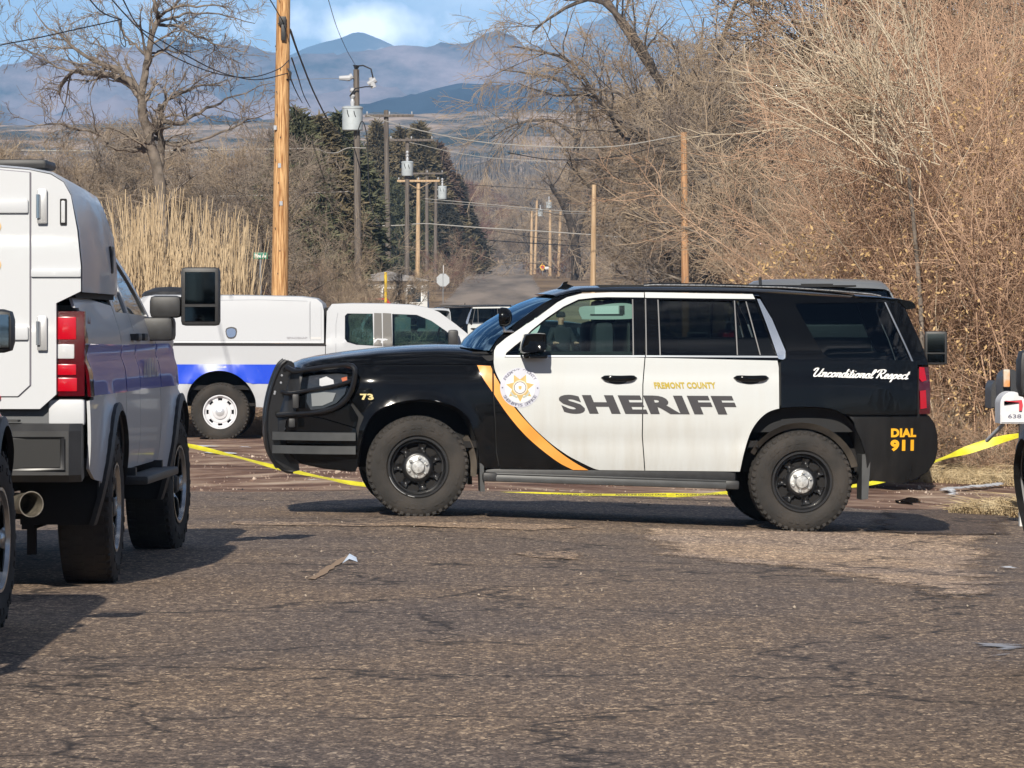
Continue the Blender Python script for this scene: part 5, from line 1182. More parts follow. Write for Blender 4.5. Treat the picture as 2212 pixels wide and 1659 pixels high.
        ss_ = MB(); ss_.box((0.0, sy(-.04), .56), (2.1, .16, .05), bev=.015); ss_.build('side_step', PLASTIC, root)
        for xx in (-.9, .85): b_ = MB(); b_.box((xx, sy(.12), .60), (.08, .30, .06)); b_.build('step_bracket', PLASTIC, root)
    bm_ = MB()
    prof = [(3.14, .94), (3.36, .94), (3.40, .90), (3.40, .66), (3.34, .62), (3.14, .64)]
    ys_ = [.04, .10, .40, Wd - .40, Wd - .10, Wd - .04]; V = []; Fc = []
    for j, y in enumerate(ys_):
        k = {.04: .6, .10: .92}.get(round(min(y, Wd - y), 2), 1)
        V += [(3.14 + (a - 3.14) * k, y, b) for a, b in prof]
    for j in range(5):
        for k in range(6): Fc.append((j * 6 + k, j * 6 + (k + 1) % 6, (j + 1) * 6 + (k + 1) % 6, (j + 1) * 6 + k))
    Fc += [tuple(range(6)), tuple(range(35, 29, -1))]; bm_.add(V, Fc)
    BB = bm_.build('rear_bumper', mat('bumper_black_plastic', (.026, .026, .027), .5, var=.2, vscale=8), root, ang=25)
    for sd_ in (0, 1):
        sy = (lambda y: y) if sd_ == 0 else (lambda y: Wd - y)
        st = MB(); pts = [(.12, .87), (.60, .87), (.60, .78), (.48, .685), (.12, .69)]
        V = [(3.403, sy(a), b) for a, b in pts] + [(3.395, sy(.36 + (a - .36) * .9), .78 + (b - .78) * .85) for a, b in pts]
        n = len(pts); V += [(3.33, sy(.36 + (a - .36) * .86), .78 + (b - .78) * .80) for a, b in pts]
        f_ = [(i, (i + 1) % n, (i + 1) % n + n, i + n) for i in range(n)]
        st.add(V, f_); st.build('step_frame', mat('step_frame_black', (.012, .012, .013), .35), BB)
        s2 = MB(); s2.add([(3.404, sy(.36 + (a - .36) * .9), .78 + (b - .78) * .85) for a, b in pts], [tuple(range(n))]); s2.build('step_recess', mat('step_recess_black', (.004, .004, .004), .6), BB)
    th = MB(); th.box((3.30, Wd / 2, .955), (.14, 1.3, .012)); th.build('bumper_tread', PLASTIC, BB)
    # exhaust, spare, axle, hitch
    ex = MB(); M = Matrix.Translation((3.02, Wd - .52, .52)) @ Matrix.Rotation(R(28), 4, 'Z') @ Matrix.Rotation(R(-90), 4, 'Z')
    ex.lathe([(.055, -.25), (.058, .12), (.066, .22), (.072, .235), (.066, .235), (.060, .20), (.052, -.2)], 28, Matrix.Translation((3.12, Wd - .42, .50)) @ Matrix.Rotation(R(-62), 4, 'Z'))
    ex.build('exhaust_tip', mat('stained_steel', (.45, .40, .32), .35, metal=.8, var=.3, vscale=20), root)
    ax = MB(); ax.tube([(rx, .15, zc), (rx, Wd - .15, zc)], .07, 8); ax.tube([(rx, .85, zc), (rx, 1.2, zc)], .2, 12); ax.box((2.3, .55, .62), (1.8, .10, .16)); ax.box((2.3, Wd - .55, .62), (1.8, .10, .16))
    ax.box((-.2, Wd / 2, .62), (5.6, 1.3, .14)); ax.box((0, Wd / 2, .70), (5.8, 1.9, .06))
    for yy in (.42, Wd - .42): ax.box((rx + .25, yy, .33), (.06, .05, .30)); ax.box((rx, yy, .36), (.9, .07, .06))
    ax.build('axle_and_frame', UNDER, root)
    hi = MB(); hi.box((3.2, Wd / 2, .48), (.3, .09, .09)); hi.box((3.3, Wd / 2, .40), (.05, .06, .2)); hi.build('tow_hitch', UNDER, root)
    for x in (fx, rx):
        for sd_ in (0, 1):
            wheel(root, (x, -.03 if not sd_ else Wd + .03, zc), wr, .29, .255, 'spoke', sd_, steer=R(-5) if x == fx else 0)
            sy = (lambda y: y) if sd_ == 0 else (lambda y: Wd - y)
            ll = MB(); P_ = arch(x, .565); V = []; Fc = []
            for xx, zz in P_: V += [(xx, sy(.02), zz), (xx, sy(.45), zz)]
            for i in range(len(P_) - 1): Fc.append((2 * i, 2 * i + 1, 2 * i + 3, 2 * i + 2))
            n = len(V); V += [(xx, sy(.45), zz) for xx, zz in P_]; Fc.append(tuple(range(n, n + len(P_)))); ll.add(V, Fc); ll.build('wheel_liner', UNDER, root)
            if x == rx: mf = MB(); mf.box((x + .52, sy(.17), .60), (.02, .36, .26), bev=.008); mf.build('mud_flap', PLASTIC, root)
    for sd_ in (0, 1):
        sy = (lambda y: y) if sd_ == 0 else (lambda y: Wd - y)
        for xx, pr in ((.36, RD_[sd_]), (.98 - .60 - .95, FD_[sd_])):
            pass
        for xx, pr in ((.40, RD_[sd_]), (-.0, FD_[sd_])):
            hn = MB(); y0 = W(xx, 1.40); hn.box((xx + (.0), sy(y0 - .035), 1.41), (.20, .03, .045), bev=.012); hn.box((xx - .09, sy(y0 - .015), 1.41), (.03, .04, .04)); hn.box((xx + .09, sy(y0 - .015), 1.41), (.03, .04, .04)); hn.build('door_handle', PLASTIC, pr)
        mi = MB()
        if tow:
            mi.box((-.86, sy(.0), 1.46 + mz * .6), (.26, .22, .15), bev=.035); mo = mi.build('door_mirror', PLASTIC, root)
            a1 = MB(); a1.box((-.88, sy(-.055), 1.60 + mz), (.15, .20, .14), bev=.035); a1.build('mirror_arm', PLASTIC, mo)
            a2 = MB(); a2.box((-.88, sy(-.17), 1.60 + mz), (.05, .16, .11), bev=.01); a2.build('mirror_arm', PLASTIC, mo)
            hd_ = MB(); hd_.box((-.88, sy(-.275), 1.665 + mz), (.13, .245 * mk_, .37 * mk_), bev=.03); ho = hd_.build('mirror_housing', PLASTIC, mo)
            for (zz, hh) in ((1.72, .20), (1.555, .09)):
                gl_ = MB(); gl_.box((-.812, sy(-.275), 1.665 + mz + (zz - 1.665) * mk_), (.006, .19 * mk_, hh * mk_)); gl_.build('mirror_glass', mat('dark_mirror', (.10, .12, .12), .04, metal=1), mo)
        else:
            mi.box((-.86, sy(-.10), 1.50 + mz), (.16, .24, .20), bev=.05); mi.box((-.84, sy(.02), 1.45 + mz), (.1, .16, .08), bev=.02); mo = mi.build('door_mirror', PLASTIC, root)
            gl_ = MB(); gl_.box((-.776, sy(-.11), 1.50 + mz), (.006, .18, .15)); gl_.build('mirror_glass', MIRRORG, mo)
    cb = MB(); cb.box((0, Wd / 2, 1.2), (2.1, 1.8, .6)); cb.build('cab_interior', DARKIN, root)
    for yy in (.5, Wd - .5):
        for xx in (.1, .85):
            s_ = MB(); s_.box((xx, yy, 1.5), (.15, .46, .5), bev=.06); s_.box((xx, yy, 1.80), (.1, .24, .15), bev=.04); s_.build('seat', SEAT, root)
    if canopy:
        # fibreglass topper: rounded section, full-height rear door
        def sec(x, top, hw, wide):
            c = Wd / 2; pts = [(hw, 1.66), (hw, 1.80), (hw - .02, 2.0), (hw - .06, top - .17), (hw - .10, top - .10), (hw - .17, top - .055), (hw - .30, top - .03), (hw - .55, top - .008), (0, top)]
            return [(x, c + a, b) for a, b in pts] + [(x, c - a, b) for a, b in pts[::-1][1:]]
        st_ = [(1.08, 2.14, .93), (1.12, 2.22, .965), (1.2, 2.28, .98), (1.5, 2.33, .99), (3.20, 2.375, .995), (3.245, 2.365, .99)]
        V = []; Fc = []; n = 17
        for x, tp_, hw in st_: V += sec(x, tp_, hw, 0)
        for i in range(len(st_) - 1):
            for k in range(n - 1): Fc.append((i * n + k, i * n + k + 1, (i + 1) * n + k + 1, (i + 1) * n + k))
        Fc.append(tuple(range(n))); cn = MB(); cn.add(V, Fc); CN = cn.build('topper_shell', paintm, root, ang=50)
        bk_ = MB(); s0 = sec(3.235, 2.365, .99, 0)
        # rear wall and door as thick plates
        c = Wd / 2
        right = [(.985, 1.665), (.985, 1.80), (.965, 2.0), (.93, 2.19), (.89, 2.262), (.82, 2.305), (.70, 2.33), (.44, 2.352), (0, 2.36)]
        wall = right + [(-a, b) for a, b in right[::-1][1:]] + [(-.85, 1.60), (-.85, 1.10), (-.76, 1.02), (.76, 1.02), (.85, 1.10), (.85, 1.60)]
        bk_.add([(3.27, c + a, b) for a, b in wall] + [(3.22, c + a, b) for a, b in wall], [tuple(range(len(wall)))] + [(i, (i + 1) % len(wall), (i + 1) % len(wall) + len(wall), i + len(wall)) for i in range(len(wall))])
        bk_.build('rear_wall', WHITEP2, root, ang=30)
        dr = MB(); dw = [(.705, 2.315), (.44, 2.338), (0, 2.345), (-.44, 2.338), (-.705, 2.315), (-.705, 1.09), (.64, 1.09), (.705, 1.15)]
        DRo = None
        dr.add([(3.282, c + a, b) for a, b in dw] + [(3.268, c + a, b) for a, b in dw], [tuple(range(8))] + [(i, (i + 1) % 8, (i + 1) % 8 + 8, i + 8) for i in range(8)])
        DRo = dr.build('topper_door', WHITEP2, root, ang=30)
        sm_ = MB()
        for i in range(8): a, b = dw[i], dw[(i + 1) % 8]; sm_.tube([(3.271, c + a[0] * 1.006, a[1]), (3.271, c + b[0] * 1.006, b[1])], .0045, 6)
        sm_.build('door_seal', mat('seal_grey', (.16, .15, .18), .7), DRo)
        tr_ = MB(); tr_.box((3.278, c + .85, 1.765), (.02, .275, .045), bev=.008); tr_.build('trim_strip', WHITEP2, root)
        for zz in (2.13, 1.435):
            hg = MB(); hg.box((3.292, c + .42, zz), (.022, .56, .075), bev=.01); HG = hg.build('door_hinge', WHITEP2, DRo)
            hp_ = MB(); hp_.box((3.290, c + .775, zz), (.018, .055, .19), bev=.008); hp_.build('hinge_plate', mat('worn_white_metal', (.5, .5, .5), .35, metal=.5), root)
            pn = MB(); pn.tube([(3.305, c + .755, zz - .065), (3.305, c + .755, zz + .065)], .012, 8); pn.build('hinge_pin', CHROME, root)
        mk = MB(); mk.box((3.276, c + .89, 2.10), (.014, .038, .145), bev=.008); mo_ = mk.build('marker_lamp', DARKIN, root)
        ml_ = MB(); ml_.box((3.286, c + .89, 2.10), (.010, .022, .120), bev=.004); ml_.build('marker_lens', CLEARL, mo_)
        for i, zz in enumerate((2.02, 1.81)):
            dd = MB(); dd.tube([(3.284, c + .515, zz), (3.288, c + .515, zz)], .035, 18); dd.build('gold_lettering', mat('ochre_vinyl', (.60, .42, .18), .5), DRo)
        rs = MB(); rs.box((3.284, c + .50, 1.083), (.008, .09, .02)); rs.build('red_reflector', REDL, DRo)
        vb = MB(); vb.box((2.4, c + .55, 2.385), (.5, .35, .05), bev=.02); vb.build('roof_vent', PLASTIC, root)
        gs = MB(); gs.box((2.15, c, 1.645), (2.1, 1.90, .03)); gs.build('base_gasket', DARKIN, root)
        ha = MB(); ha.box((1.62, c + .985, 1.86), (.07, .03, .16), bev=.012); ha.build('side_latch', PLASTIC, root)
        bt_ = MB(); b4 = text_mesh('4x4', .04)
        me = bpy.data.meshes.new('badge_4x4'); me.from_pydata([(2.80 - .16 * u, Wd - W(2.7, 1.50) + .004, 1.44 + .085 * w) for u, w in b4[0]], [], b4[1]); me.materials.append(mat('dark_red_vinyl', (.22, .02, .02), .4)); link('badge_4x4', me, BD[1])
        for ch, uu in zip('ANIMAL', range(6)):
            tv = text_mesh(ch, .05); me = bpy.data.meshes.new('door_lettering'); me.from_pydata([(.02 - .17 * uu - .13 * u, Wd - W(-.3, 1.2) + .0125, 1.16 + .12 * w) for u, w in tv[0]], [], tv[1]); me.materials.append(mat('dull_white_vinyl', (.42, .44, .50), .5)); link('door_lettering', me, FD_[1])
    return root
def place_truck(root, X, Y, yaw, z=0): root.location = (X, Y, z); root.rotation_euler = (0, 0, yaw)
def put_right_rear(root, px_rear_tyre, Yr, yaw):
    """place so that the outer face of the right rear wheel stands at that column"""
    Xr = (px_rear_tyre - CX) * Yr / F; l = Vector((2.1, 2.06 + .06, 0)); l.rotate(Euler((0, 0, yaw))); root.location = (Xr - l.x, Yr - l.y, G(Xr, Yr)); root.rotation_euler = (0, 0, yaw)
# nose towards +Y : local -x -> world +Y, local +y -> world +X
YAW = R(-90)
TR = make_pickup('animal_control_truck', 'white pickup with tall white topper seen from behind at the left, long tow mirror out', WHITEP2)
put_right_rear(TR, 261, 27.8, YAW - R(1.0))
DK = make_pickup('dark_pickup', 'black vehicle cut off by the left picture edge, only wheel and mirror in view', DARKP, canopy=False, stripe=False, tow=False, dark=True, mz=-.05)
def put_front(root, px, Yf, yaw, side=1):
    Xr = (px - CX) * Yf / F; l = Vector((-2.1, 2.06 + .06 if side else -.06, 0)); l.rotate(Euler((0, 0, yaw))); root.location = (Xr - l.x, Yf - l.y, G(Xr, Yf)); root.rotation_euler = (0, 0, yaw)
put_front(DK, 12, 23.5, YAW + R(.5))
def share(root, name, label):
    r = rep_copy(root); r.name = name; r['label'] = label; return r
RW_ = make_pickup('white_pickup', 'white pickup cut off by the right picture edge, only wheel and mirror in view', WHITEP2, canopy=False, stripe=False, tow=False, mz=-.22)
put_front(RW_, 2212, 20.6, YAW, side=0)
BK = make_pickup('silver_pickup', "pickup parked behind the sheriff's SUV, only its pale roof and right tow mirror showing", mat('pale_silver_paint', (.20, .21, .22), .4, metal=.3, coat=.4), canopy=False, stripe=False, tow=True, mz=-.31, mk_=1.0)
BK.location = ((1770 - CX) * 51.5 / F - .99, 52.6, G(3, 52) + .05); BK.rotation_euler = (0, 0, YAW - R(3.5))
bl = MB(); bl.box((1.09, 1.03, 2.02), (.03, .34, .045)); bl.build('third_brake_light', DARKIN, BK)

# the other marked cars down the road
GUARD = lambda ch: not ch.name.startswith(('push_guard',))
S2 = rep_copy(SUV, keep=GUARD); S2.name = 'police_suv'; S2['label'] = "second black and white sheriff's SUV far behind, its dark rear showing beside the windscreen"
Y2 = 148.0; S2.location = ((1086 - CX) * Y2 / F, Y2, G(0, Y2) + .02); S2.rotation_euler = (0, 0, R(180 + 7))
# lettering for its right-hand side
rd2 = [c for c in S2.children if c.name.startswith('rear_door')][1]; fd2 = [c for c in S2.children if c.name.startswith('front_door')][1]
tv, tf = text_mesh('SHERIFF', .05, 1.08)
x0, zt = convS(1216, 852); x1, zb = convS(1584, 894)
me = bpy.data.meshes.new('sheriff_lettering'); me.from_pydata([(x1 + (x0 - x1) * u, 2.045 - Wsuv(0, .82) + .0095, zb + (zt - zb) * w) for u, w in tv], [], tf); me.materials.append(CHARV); link('sheriff_lettering', me, rd2)
WC = rep_copy(FT, keep=lambda ch: not ch.name.startswith(('topper', 'base_gasket', 'roof_vent', 'bed_side', 'blue', 'tailgate', 'gap_'))); WC.name = 'white_car'; WC['label'] = 'small white vehicle beyond the pickup cab, its pale roof just above the bonnet line'; WC['category'] = 'car'
Y3 = 138.0; WC.location = ((978 - CX) * Y3 / F, Y3, G(-2, Y3) - .05); WC.rotation_euler = (0, 0, R(115))
# ------------------------------------------------------------------ utility poles, wires, signs
def wood(name, c1, c2, sc=(22, 22, .9)):
    return mat(name, c1, .85, col2=c2, vscale=1.0, stretch=sc, bump=.6, bscale=2.0, detail=8)
W_NEW = wood('new_pine_pole', (.27, .115, .035), (.70, .43, .20), (48, 48, 2.6)); W_OLD = wood('weathered_pole', (.075, .060, .050), (.17, .145, .125)); W_TAN = wood('tan_pole', (.34, .22, .12), (.55, .40, .25))
PORC = mat('porcelain', (.45, .46, .48), .25, coat=.5); TANK = mat('transformer_grey', (.42, .46, .48), .45, var=.08, vscale=3)
WIRE = mat('black_cable', (.012, .012, .014), .6); WIREL = mat('sunlit_aluminium_cable', (.36, .345, .32), .6)
def pole(label, px_t, py_t, px_b, Y, r, m, arms=(), tank=None, group=None, top_ext=None, brace=False):
    t = wpt(px_t, py_t, Y); xb = (px_b - CX) * Y / F; zb = G(xb, Y) - .1
    root = thing('utility_pole', label, 'utility pole', (xb, Y, zb), 0, group)
    H = t.z - zb; dx = (px_t - px_b) * Y / F; dx *= H / max(.1, H)
    sm_ = MB(); n = 9
    sm_.tube([(dx * i / n, 0, H * i / n) for i in range(n + 1)], [r * (1.12 - .30 * i / n) for i in range(n + 1)], 16); sm_.build('shaft', m, root, ang=50)
    at = lambda py, off=0: Vector((dx * ((CH - (py - YH) * Y / F) - zb) / H + off, 0, CH - (py - YH) * Y / F - zb))
    for (py, pl, pr) in arms:
        a = MB(); xl = (pl - CX) * Y / F - xb; xr = (pr - CX) * Y / F - xb; z = at(py).z
        a.box(((xl + xr) / 2, -r - .07, z), (xr - xl, .11, .14), bev=.015); ao = a.build('crossarm', m, root)
        for f_ in ((.04, .96) if xr - xl < 1.5 else (.04, .5, .96)):
            i_ = MB(); i_.lathe([(.001, .17), (.03, .16), (.045, .12), (.03, .10), (.05, .06), (.03, .04), (.02, -.02)], 12, Matrix.Translation((xl + (xr - xl) * f_, -r - .07, z + .07)), axis='z'); i_.build('insulator', PORC, ao)
        b_ = MB(); b_.tube([(at(py).x, -r - .02, z - .55), (xl + (xr - xl) * .15, -r - .07, z)], .02, 6); b_.tube([(at(py).x, -r - .02, z - .55), (xl + (xr - xl) * .85, -r - .07, z)], .02, 6); b_.build('arm_brace', m, ao) if brace else None
    if tank:
        px, pt, pb, rt_ = tank; x = (px - CX) * Y / F - xb; z1 = CH - (pt - YH) * Y / F - zb; z0 = CH - (pb - YH) * Y / F - zb
        k = MB(); k.lathe([(.001, z1 + .05), (rt_ * .8, z1 + .05), (rt_ * 1.06, z1), (rt_ * 1.06, z1 - .06), (rt_, z1 - .07), (rt_, z0 + .03), (rt_ * .95, z0), (.001, z0)], 24, Matrix.Translation((x, -r * .4 - .05, 0)), axis='z'); ko = k.build('transformer', TANK, root)
        bs = MB(); bs.lathe([(.001, .55), (.05, .54), (.085, .46), (.05, .40), (.03, .37), (.09, .30), (.06, .24), (.04, .22), (.07, .12), (.05, .0)], 14, Matrix.Translation((x, -.1, z1 + .04)) @ Matrix.Scale(rt_ / .30, 4), axis='z'); bs.build('bushing', PORC, ko)
        fl_ = MB()
        for a_ in (-.5, .15): fl_.tube([(x + a_ * rt_, -r * .4 - .05 - rt_ * .9, z1 - .12), (x + a_ * rt_ + .03, -r * .4 - .06 - rt_, z1 - .28), (x + a_ * rt_ + .08, -r * .4 - .05 - rt_ * .95, z1 - .42)], .02, 6)
        fl_.build('drop_lead', WIRE, ko)
        hb_ = MB(); hb_.box((x / 2 + at(pt + 10).x / 2, -r * .4, z1 - .25), (abs(x) + .05, .06, .08)); hb_.box((x / 2 + at(pt + 10).x / 2, -r * .4, z0 + .25), (abs(x) + .05, .06, .08)); hb_.build('hanger', mat('galvanised', (.3, .31, .32), .5, metal=.5), ko)
    return root
P1 = pole('tall new yellow-brown wooden pole at the left, running out of the top of the picture', 613, -60, 601, 90, .150, W_NEW)
hw = MB(); p_ = wpt(611, 46, 90) - P1.location; hw.box((p_.x, -.17, p_.z), (.14, .08, .16), bev=.02); hw.build('line_bracket', PLASTIC, P1); hw = MB(); hw.box((p_.x + .02, -.18, p_.z - .22), (.09, .06, .30), bev=.02); hw.build('line_bracket', PLASTIC, P1); hw = MB()
p_ = wpt(622, 160, 90) - P1.location; hw.tube([(p_.x, -.1, p_.z + .1), (p_.x + .06, -.12, p_.z + .02), (p_.x + .05, -.1, p_.z - .12), (p_.x - .02, -.12, p_.z - .1)], .016, 6); hw.build('line_bracket', PLASTIC, P1)
for zz_, xx_ in ((4.6, .03), (5.3, -.05), (3.9, .06)):
    tg_ = MB(); tg_.box((xx_, -.148, zz_), (.055, .008, .08)); tg_.build('pole_tag', ALU, P1)
for i_ in range(14):
    st_ = MB(); zz_ = 2.6 + i_ * .42; st_.box((.05 * math.sin(i_ * 2.3), -.150, zz_), (.016, .006, .030)); st_.build('staple', PLASTIC, P1)
P2 = pole('old grey pole carrying the large near transformer', 769.5, 150, 775, 205, .150, W_OLD, tank=(761.5, 232, 282, .43))
e_ = MB(); x_ = P2.location
def rel(px, py, o, dy=0): q_ = wpt(px, py, o.location.y); return (q_.x - o.location.x, dy, q_.z - o.location.z)
e_.tube([rel(771, 143, P2, -.1), rel(785, 142, P2, -.2), rel(802, 150, P2, -.3), rel(806, 168, P2, -.3)], .035, 6)
e_.tube([rel(806, 188, P2, -.3), rel(790, 188, P2, -.3), rel(768, 192, P2, -.3), rel(756, 208, P2, -.2)], .03, 6); e_.build('jumper_lead', WIRE, P2)
e_ = MB(); e_.tube([rel(769, 150, P2), rel(770, 141, P2)], [.06, .16], 10); e_.build('top_insulator', PLASTIC, P2)
e_ = MB()
for a, b in (((733, 169), (757, 169)), ((748, 172), (762, 164)), ((801, 168), (808, 190)), ((795, 182), (812, 172))):
    e_.tube([rel(*a, P2, -.2), rel(*b, P2, -.2)], [.09, .13], 8)
e_.build('fuse_cutout', PORC, P2)
pole('weathered grey pole right of the transformer pole, single crossarm at its top', 834, 238, 840, 265, .155, W_OLD, arms=[(250.5, 789, 894)])
pole('grey pole with a transformer half hidden before the conifers, broad crossarm on top', 880, 297, 879, 300, .15, W_OLD, arms=[(303, 841, 937)], tank=(880, 350, 380, .36))
pole('newer tan pole with two braced crossarms before the conifers', 904, 385, 902, 330, .15, W_TAN, arms=[(391, 858, 950)], brace=True)
pole('slim grey pole behind the tan pole, crossarm just right of it', 922, 366, 922, 380, .15, W_OLD, arms=[(375, 888, 958)])
pole('dark pole in front of the rightmost conifer with a small transformer', 942, 392, 940, 400, .15, W_OLD, tank=(955.5, 403, 430, .36))
pole('bare orange-brown pole with no crossarm in front of the big right-hand trees', 1477, 286, 1482, 150, .118, wood('orange_pole', (.30, .15, .07), (.50, .29, .15)))
pole('bare pale tan pole half way along the road at the right', 1283.5, 399, 1279, 168, .098, W_TAN)
for i, (xt, yt, xb, Y, m, tk, lab) in enumerate(((1211, 457, 1206, 520, W_TAN, None, 'pale pole, rightmost of the far row on the right of the road'),
        (1188.5, 432, 1188, 540, W_TAN, (1186, 437, 450, .33), 'thin pole with the higher of two small far transformers'), (1160, 433, 1155, 640, W_TAN, (1167, 453, 467, .33), 'pole beside the yellow warning sign with the lower small transformer'),
        (1149, 455, 1147, 600, W_TAN, None, 'leftmost pole of the far row on the right of the road'), (1063, 497, 1068, 980, W_TAN, None, 'short pale pole at the far end of the road'), (1076, 545, 1077, 980, W_TAN, None, 'shorter stub pole just right of the one at the road end'),
        (961, 436, 961, 620, W_TAN, None, 'pale pole top showing between conifer branches'), (1228, 500, 1226, 480, W_OLD, None, 'dark grey pole between the pale ones on the right'))):
    pole(lab, xt, yt, xb, Y, .17, m, tank=tk)
def wire(label, pts, Y0, Y1, m=WIRE, r=.012, group=None):
    n = len(pts); P_ = [wpt(px, py, Y0 + (Y1 - Y0) * i / (n - 1)) for i, (px, py) in enumerate(pts)]
    w = MB(); w.tube([tuple(p) for p in catmull([tuple(p) for p in P_], 6)], r * (.55 if m is WIREL else .8), 5); return tag(w.build('overhead_wire', m), label, 'wire', group or 'overhead wires')
wire('thick black cable sweeping down through the left bare tree to the near pole', [(262, -8), (298, 55), (342, 66 + 18), (446, 143), (506, 165), (560, 172), (622, 158)], 60, 90)
wire('second black cable through the left bare tree, just above the thick one', [(236, -8), (262, 22), (298, 60), (342, 100), (387, 128), (464, 158), (540, 167), (600, 150), (624, 130)], 60, 90)
wire('black service line from the left edge to the splice in the bare tree', [(-8, 99), (80, 82), (170, 62), (262, 42)], 60, 62, r=.010)
wire('short black line dropping from the top edge to the splice in the bare tree', [(190, -6), (215, 22), (240, 36), (262, 42)], 58, 62, r=.011)
wire('looped slack end of cable hanging at the splice', [(262, 42), (259, 70), (262, 92), (270, 101), (271, 92), (264, 68), (262, 44)], 62, 62.1, r=.008)
wire('black cable sagging from the near pole to the transformer pole', [(626.6, 64), (646, 119), (682, 208), (721, 277), (763, 311)], 90, 205, r=.03)
wire('thin dark cable left of the sagging one behind the near pole', [(630, 125), (645, 170), (656, 205), (670, 232)], 90, 200, r=.02)
wire('dark cable lowest behind the near pole', [(624, 158), (634, 185), (645, 208), (653, 222)], 90, 190, r=.02)
wire('thin wire from the top of the picture to the transformer pole top', [(708, -5), (728, 60), (750, 110), (769, 143)], 120, 205, r=.012)
wire('thin line coming over the near pole from the top edge', [(580, -6), (590, 10), (611, 46)], 70, 90, r=.012)
wire('pale line at the height of the transformer top, behind the bare tree', [(560, 178), (640, 172), (733, 169)], 200, 205, WIREL, .018)
for i, (lab, pts, Y, m, r_) in enumerate((
    ('pale telephone cable crossing the whole left side', [(-10, 324), (160, 326), (330, 326), (480, 323), (600, 322), (676, 321), (703, 329), (727, 330), (751, 320), (790, 320)], 195, WIREL, .045),
    ('lower pale cable crossing the left side', [(470, 424), (600, 421), (676, 417), (752, 414)], 190, WIREL, .035),
    ('pale line from the first crossarm down to the right-hand bare pole', [(793, 249), (876, 274), (974, 296), (1069, 310), (1207, 318), (1330, 316), (1446, 297), (1477, 292)], 160, WIREL, .03),
    ('white line from the second crossarm down to the right', [(840, 298), (905, 312), (971, 327), (1060, 341), (1200, 350)], 300, WIREL, .035),
    ('black line under the crossarm line reaching into the right trees', [(1097, 330), (1200, 345), (1330, 338), (1480, 300), (1700, 240)], 160, WIRE, .02),
    ('grey line running from the conifers across the road', [(918, 429), (1040, 440), (1207, 455), (1280, 457)], 340, WIREL, .04),
    ('faint grey line just under the one from the conifers', [(918, 436), (1060, 446), (1207, 460), (1300, 462)], 345, mat('grey_cable', (.22, .21, .20), .6), .03),
    ('bright pale cable low across the road in front of the conifers', [(787, 488), (860, 487), (912, 483), (960, 486), (1040, 492), (1145, 498), (1262, 506), (1345, 512)], 300, WIREL, .06),
    ('dark cable lowest across the road', [(1043, 518), (1130, 524), (1262, 532), (1330, 534)], 420, WIRE, .055),
    ('thin dark line above the dark cable across the road', [(1050, 496), (1150, 512), (1262, 524)], 430, WIRE, .03),
    ('thin dark line above the grey lines near the far poles', [(1000, 398), (1110, 405), (1230, 412), (1340, 418)], 380, WIRE, .025),
    ('dark line through the left brush above the topper', [(-10, 360), (120, 362), (240, 366)], 150, WIRE, .02),
    ('pale line high behind the left bare tree', [(240, 275), (310, 276)], 240, WIREL, .03))):
    wire(lab, pts, Y, Y + 4, m, r_)
wire('dark drop cable hanging down the transformer pole', [(768, 300), (782, 262), (793, 300), (796, 380), (800, 440), (815, 478), (822, 490)], 204, 203, WIRE, .03)

def sign_post(root, h, r=.03, m=None, x=0): a = MB(); a.tube([(x, 0, 0), (x, 0, h)], r, 8); return a.build('post', m or mat('galvanised', 0), root)
# back of a stop sign
Y = 262.; x = (957 - CX) * Y / F; zb = G(x, Y); st = thing('stop_sign', 'grey back of an octagonal stop sign standing over the white car', 'road sign', (x, Y, zb))
zc_ = CH - (605 - YH) * Y / F - zb; a = MB(); r8 = .37
a.prism([(r8 * math.cos(R(22.5 + 45 * i)), zc_ + r8 * math.sin(R(22.5 + 45 * i))) for i in range(8)], -.01, .01); a.build('sign_plate', mat('sign_back', (.40, .42, .44), .45, metal=.4), st)
sign_post(st, zc_ + .4, .022); ar_ = MB(); ar_.box((.02, 0, zc_ + .55), (.04, .02, .5)); ar_.build('street_name_blade', mat('pale_blade', (.5, .5, .5), .5), st)
# green street name sign
Y = 128.; x = (563 - CX) * Y / F; zb = G(x, Y); st = thing('street_sign', 'small green street name sign beside the tall yellow pole', 'street sign', (x, Y, zb)); zc_ = CH - (552.5 - YH) * Y / F - zb
a = MB(); a.box((0, 0, zc_), (.37, .02, .17), bev=.006); so2 = a.build('sign_blade', mat('sign_green', (.01, .16, .10), .4), st); sign_post(st, zc_ - .1, .03)
tv, tf = text_mesh('Pine Av', .02); me = bpy.data.meshes.new('lettering'); me.from_pydata([(-.155 + .31 * u, -.013, zc_ - .05 + .10 * w) for u, w in tv], [], tf); me.materials.append(WHITEV); link('lettering', me, so2)
# stop-ahead warning sign
Y = 560.; x = (1172 - CX) * Y / F; zb = G(x, Y); st = thing('warning_sign', 'yellow diamond warning sign with a red stop symbol at the far roadside', 'road sign', (x, Y, zb)); zc_ = CH - (577 - YH) * Y / F - zb
a = MB(); a.prism([(0, zc_ - .5), (.36, zc_), (0, zc_ + .5), (-.36, zc_)], -.01, .01); so2 = a.build('sign_plate', mat('sign_yellow', (.75, .42, .02), .5), st); sign_post(st, zc_, .04)
a = MB(); a.prism([(.19 * math.cos(R(22.5 + 45 * i)), zc_ + .19 * math.sin(R(22.5 + 45 * i))) for i in range(8)], -.025, -.012); a.build('stop_symbol', mat('sign_red', (.55, .02, .02), .5), so2)
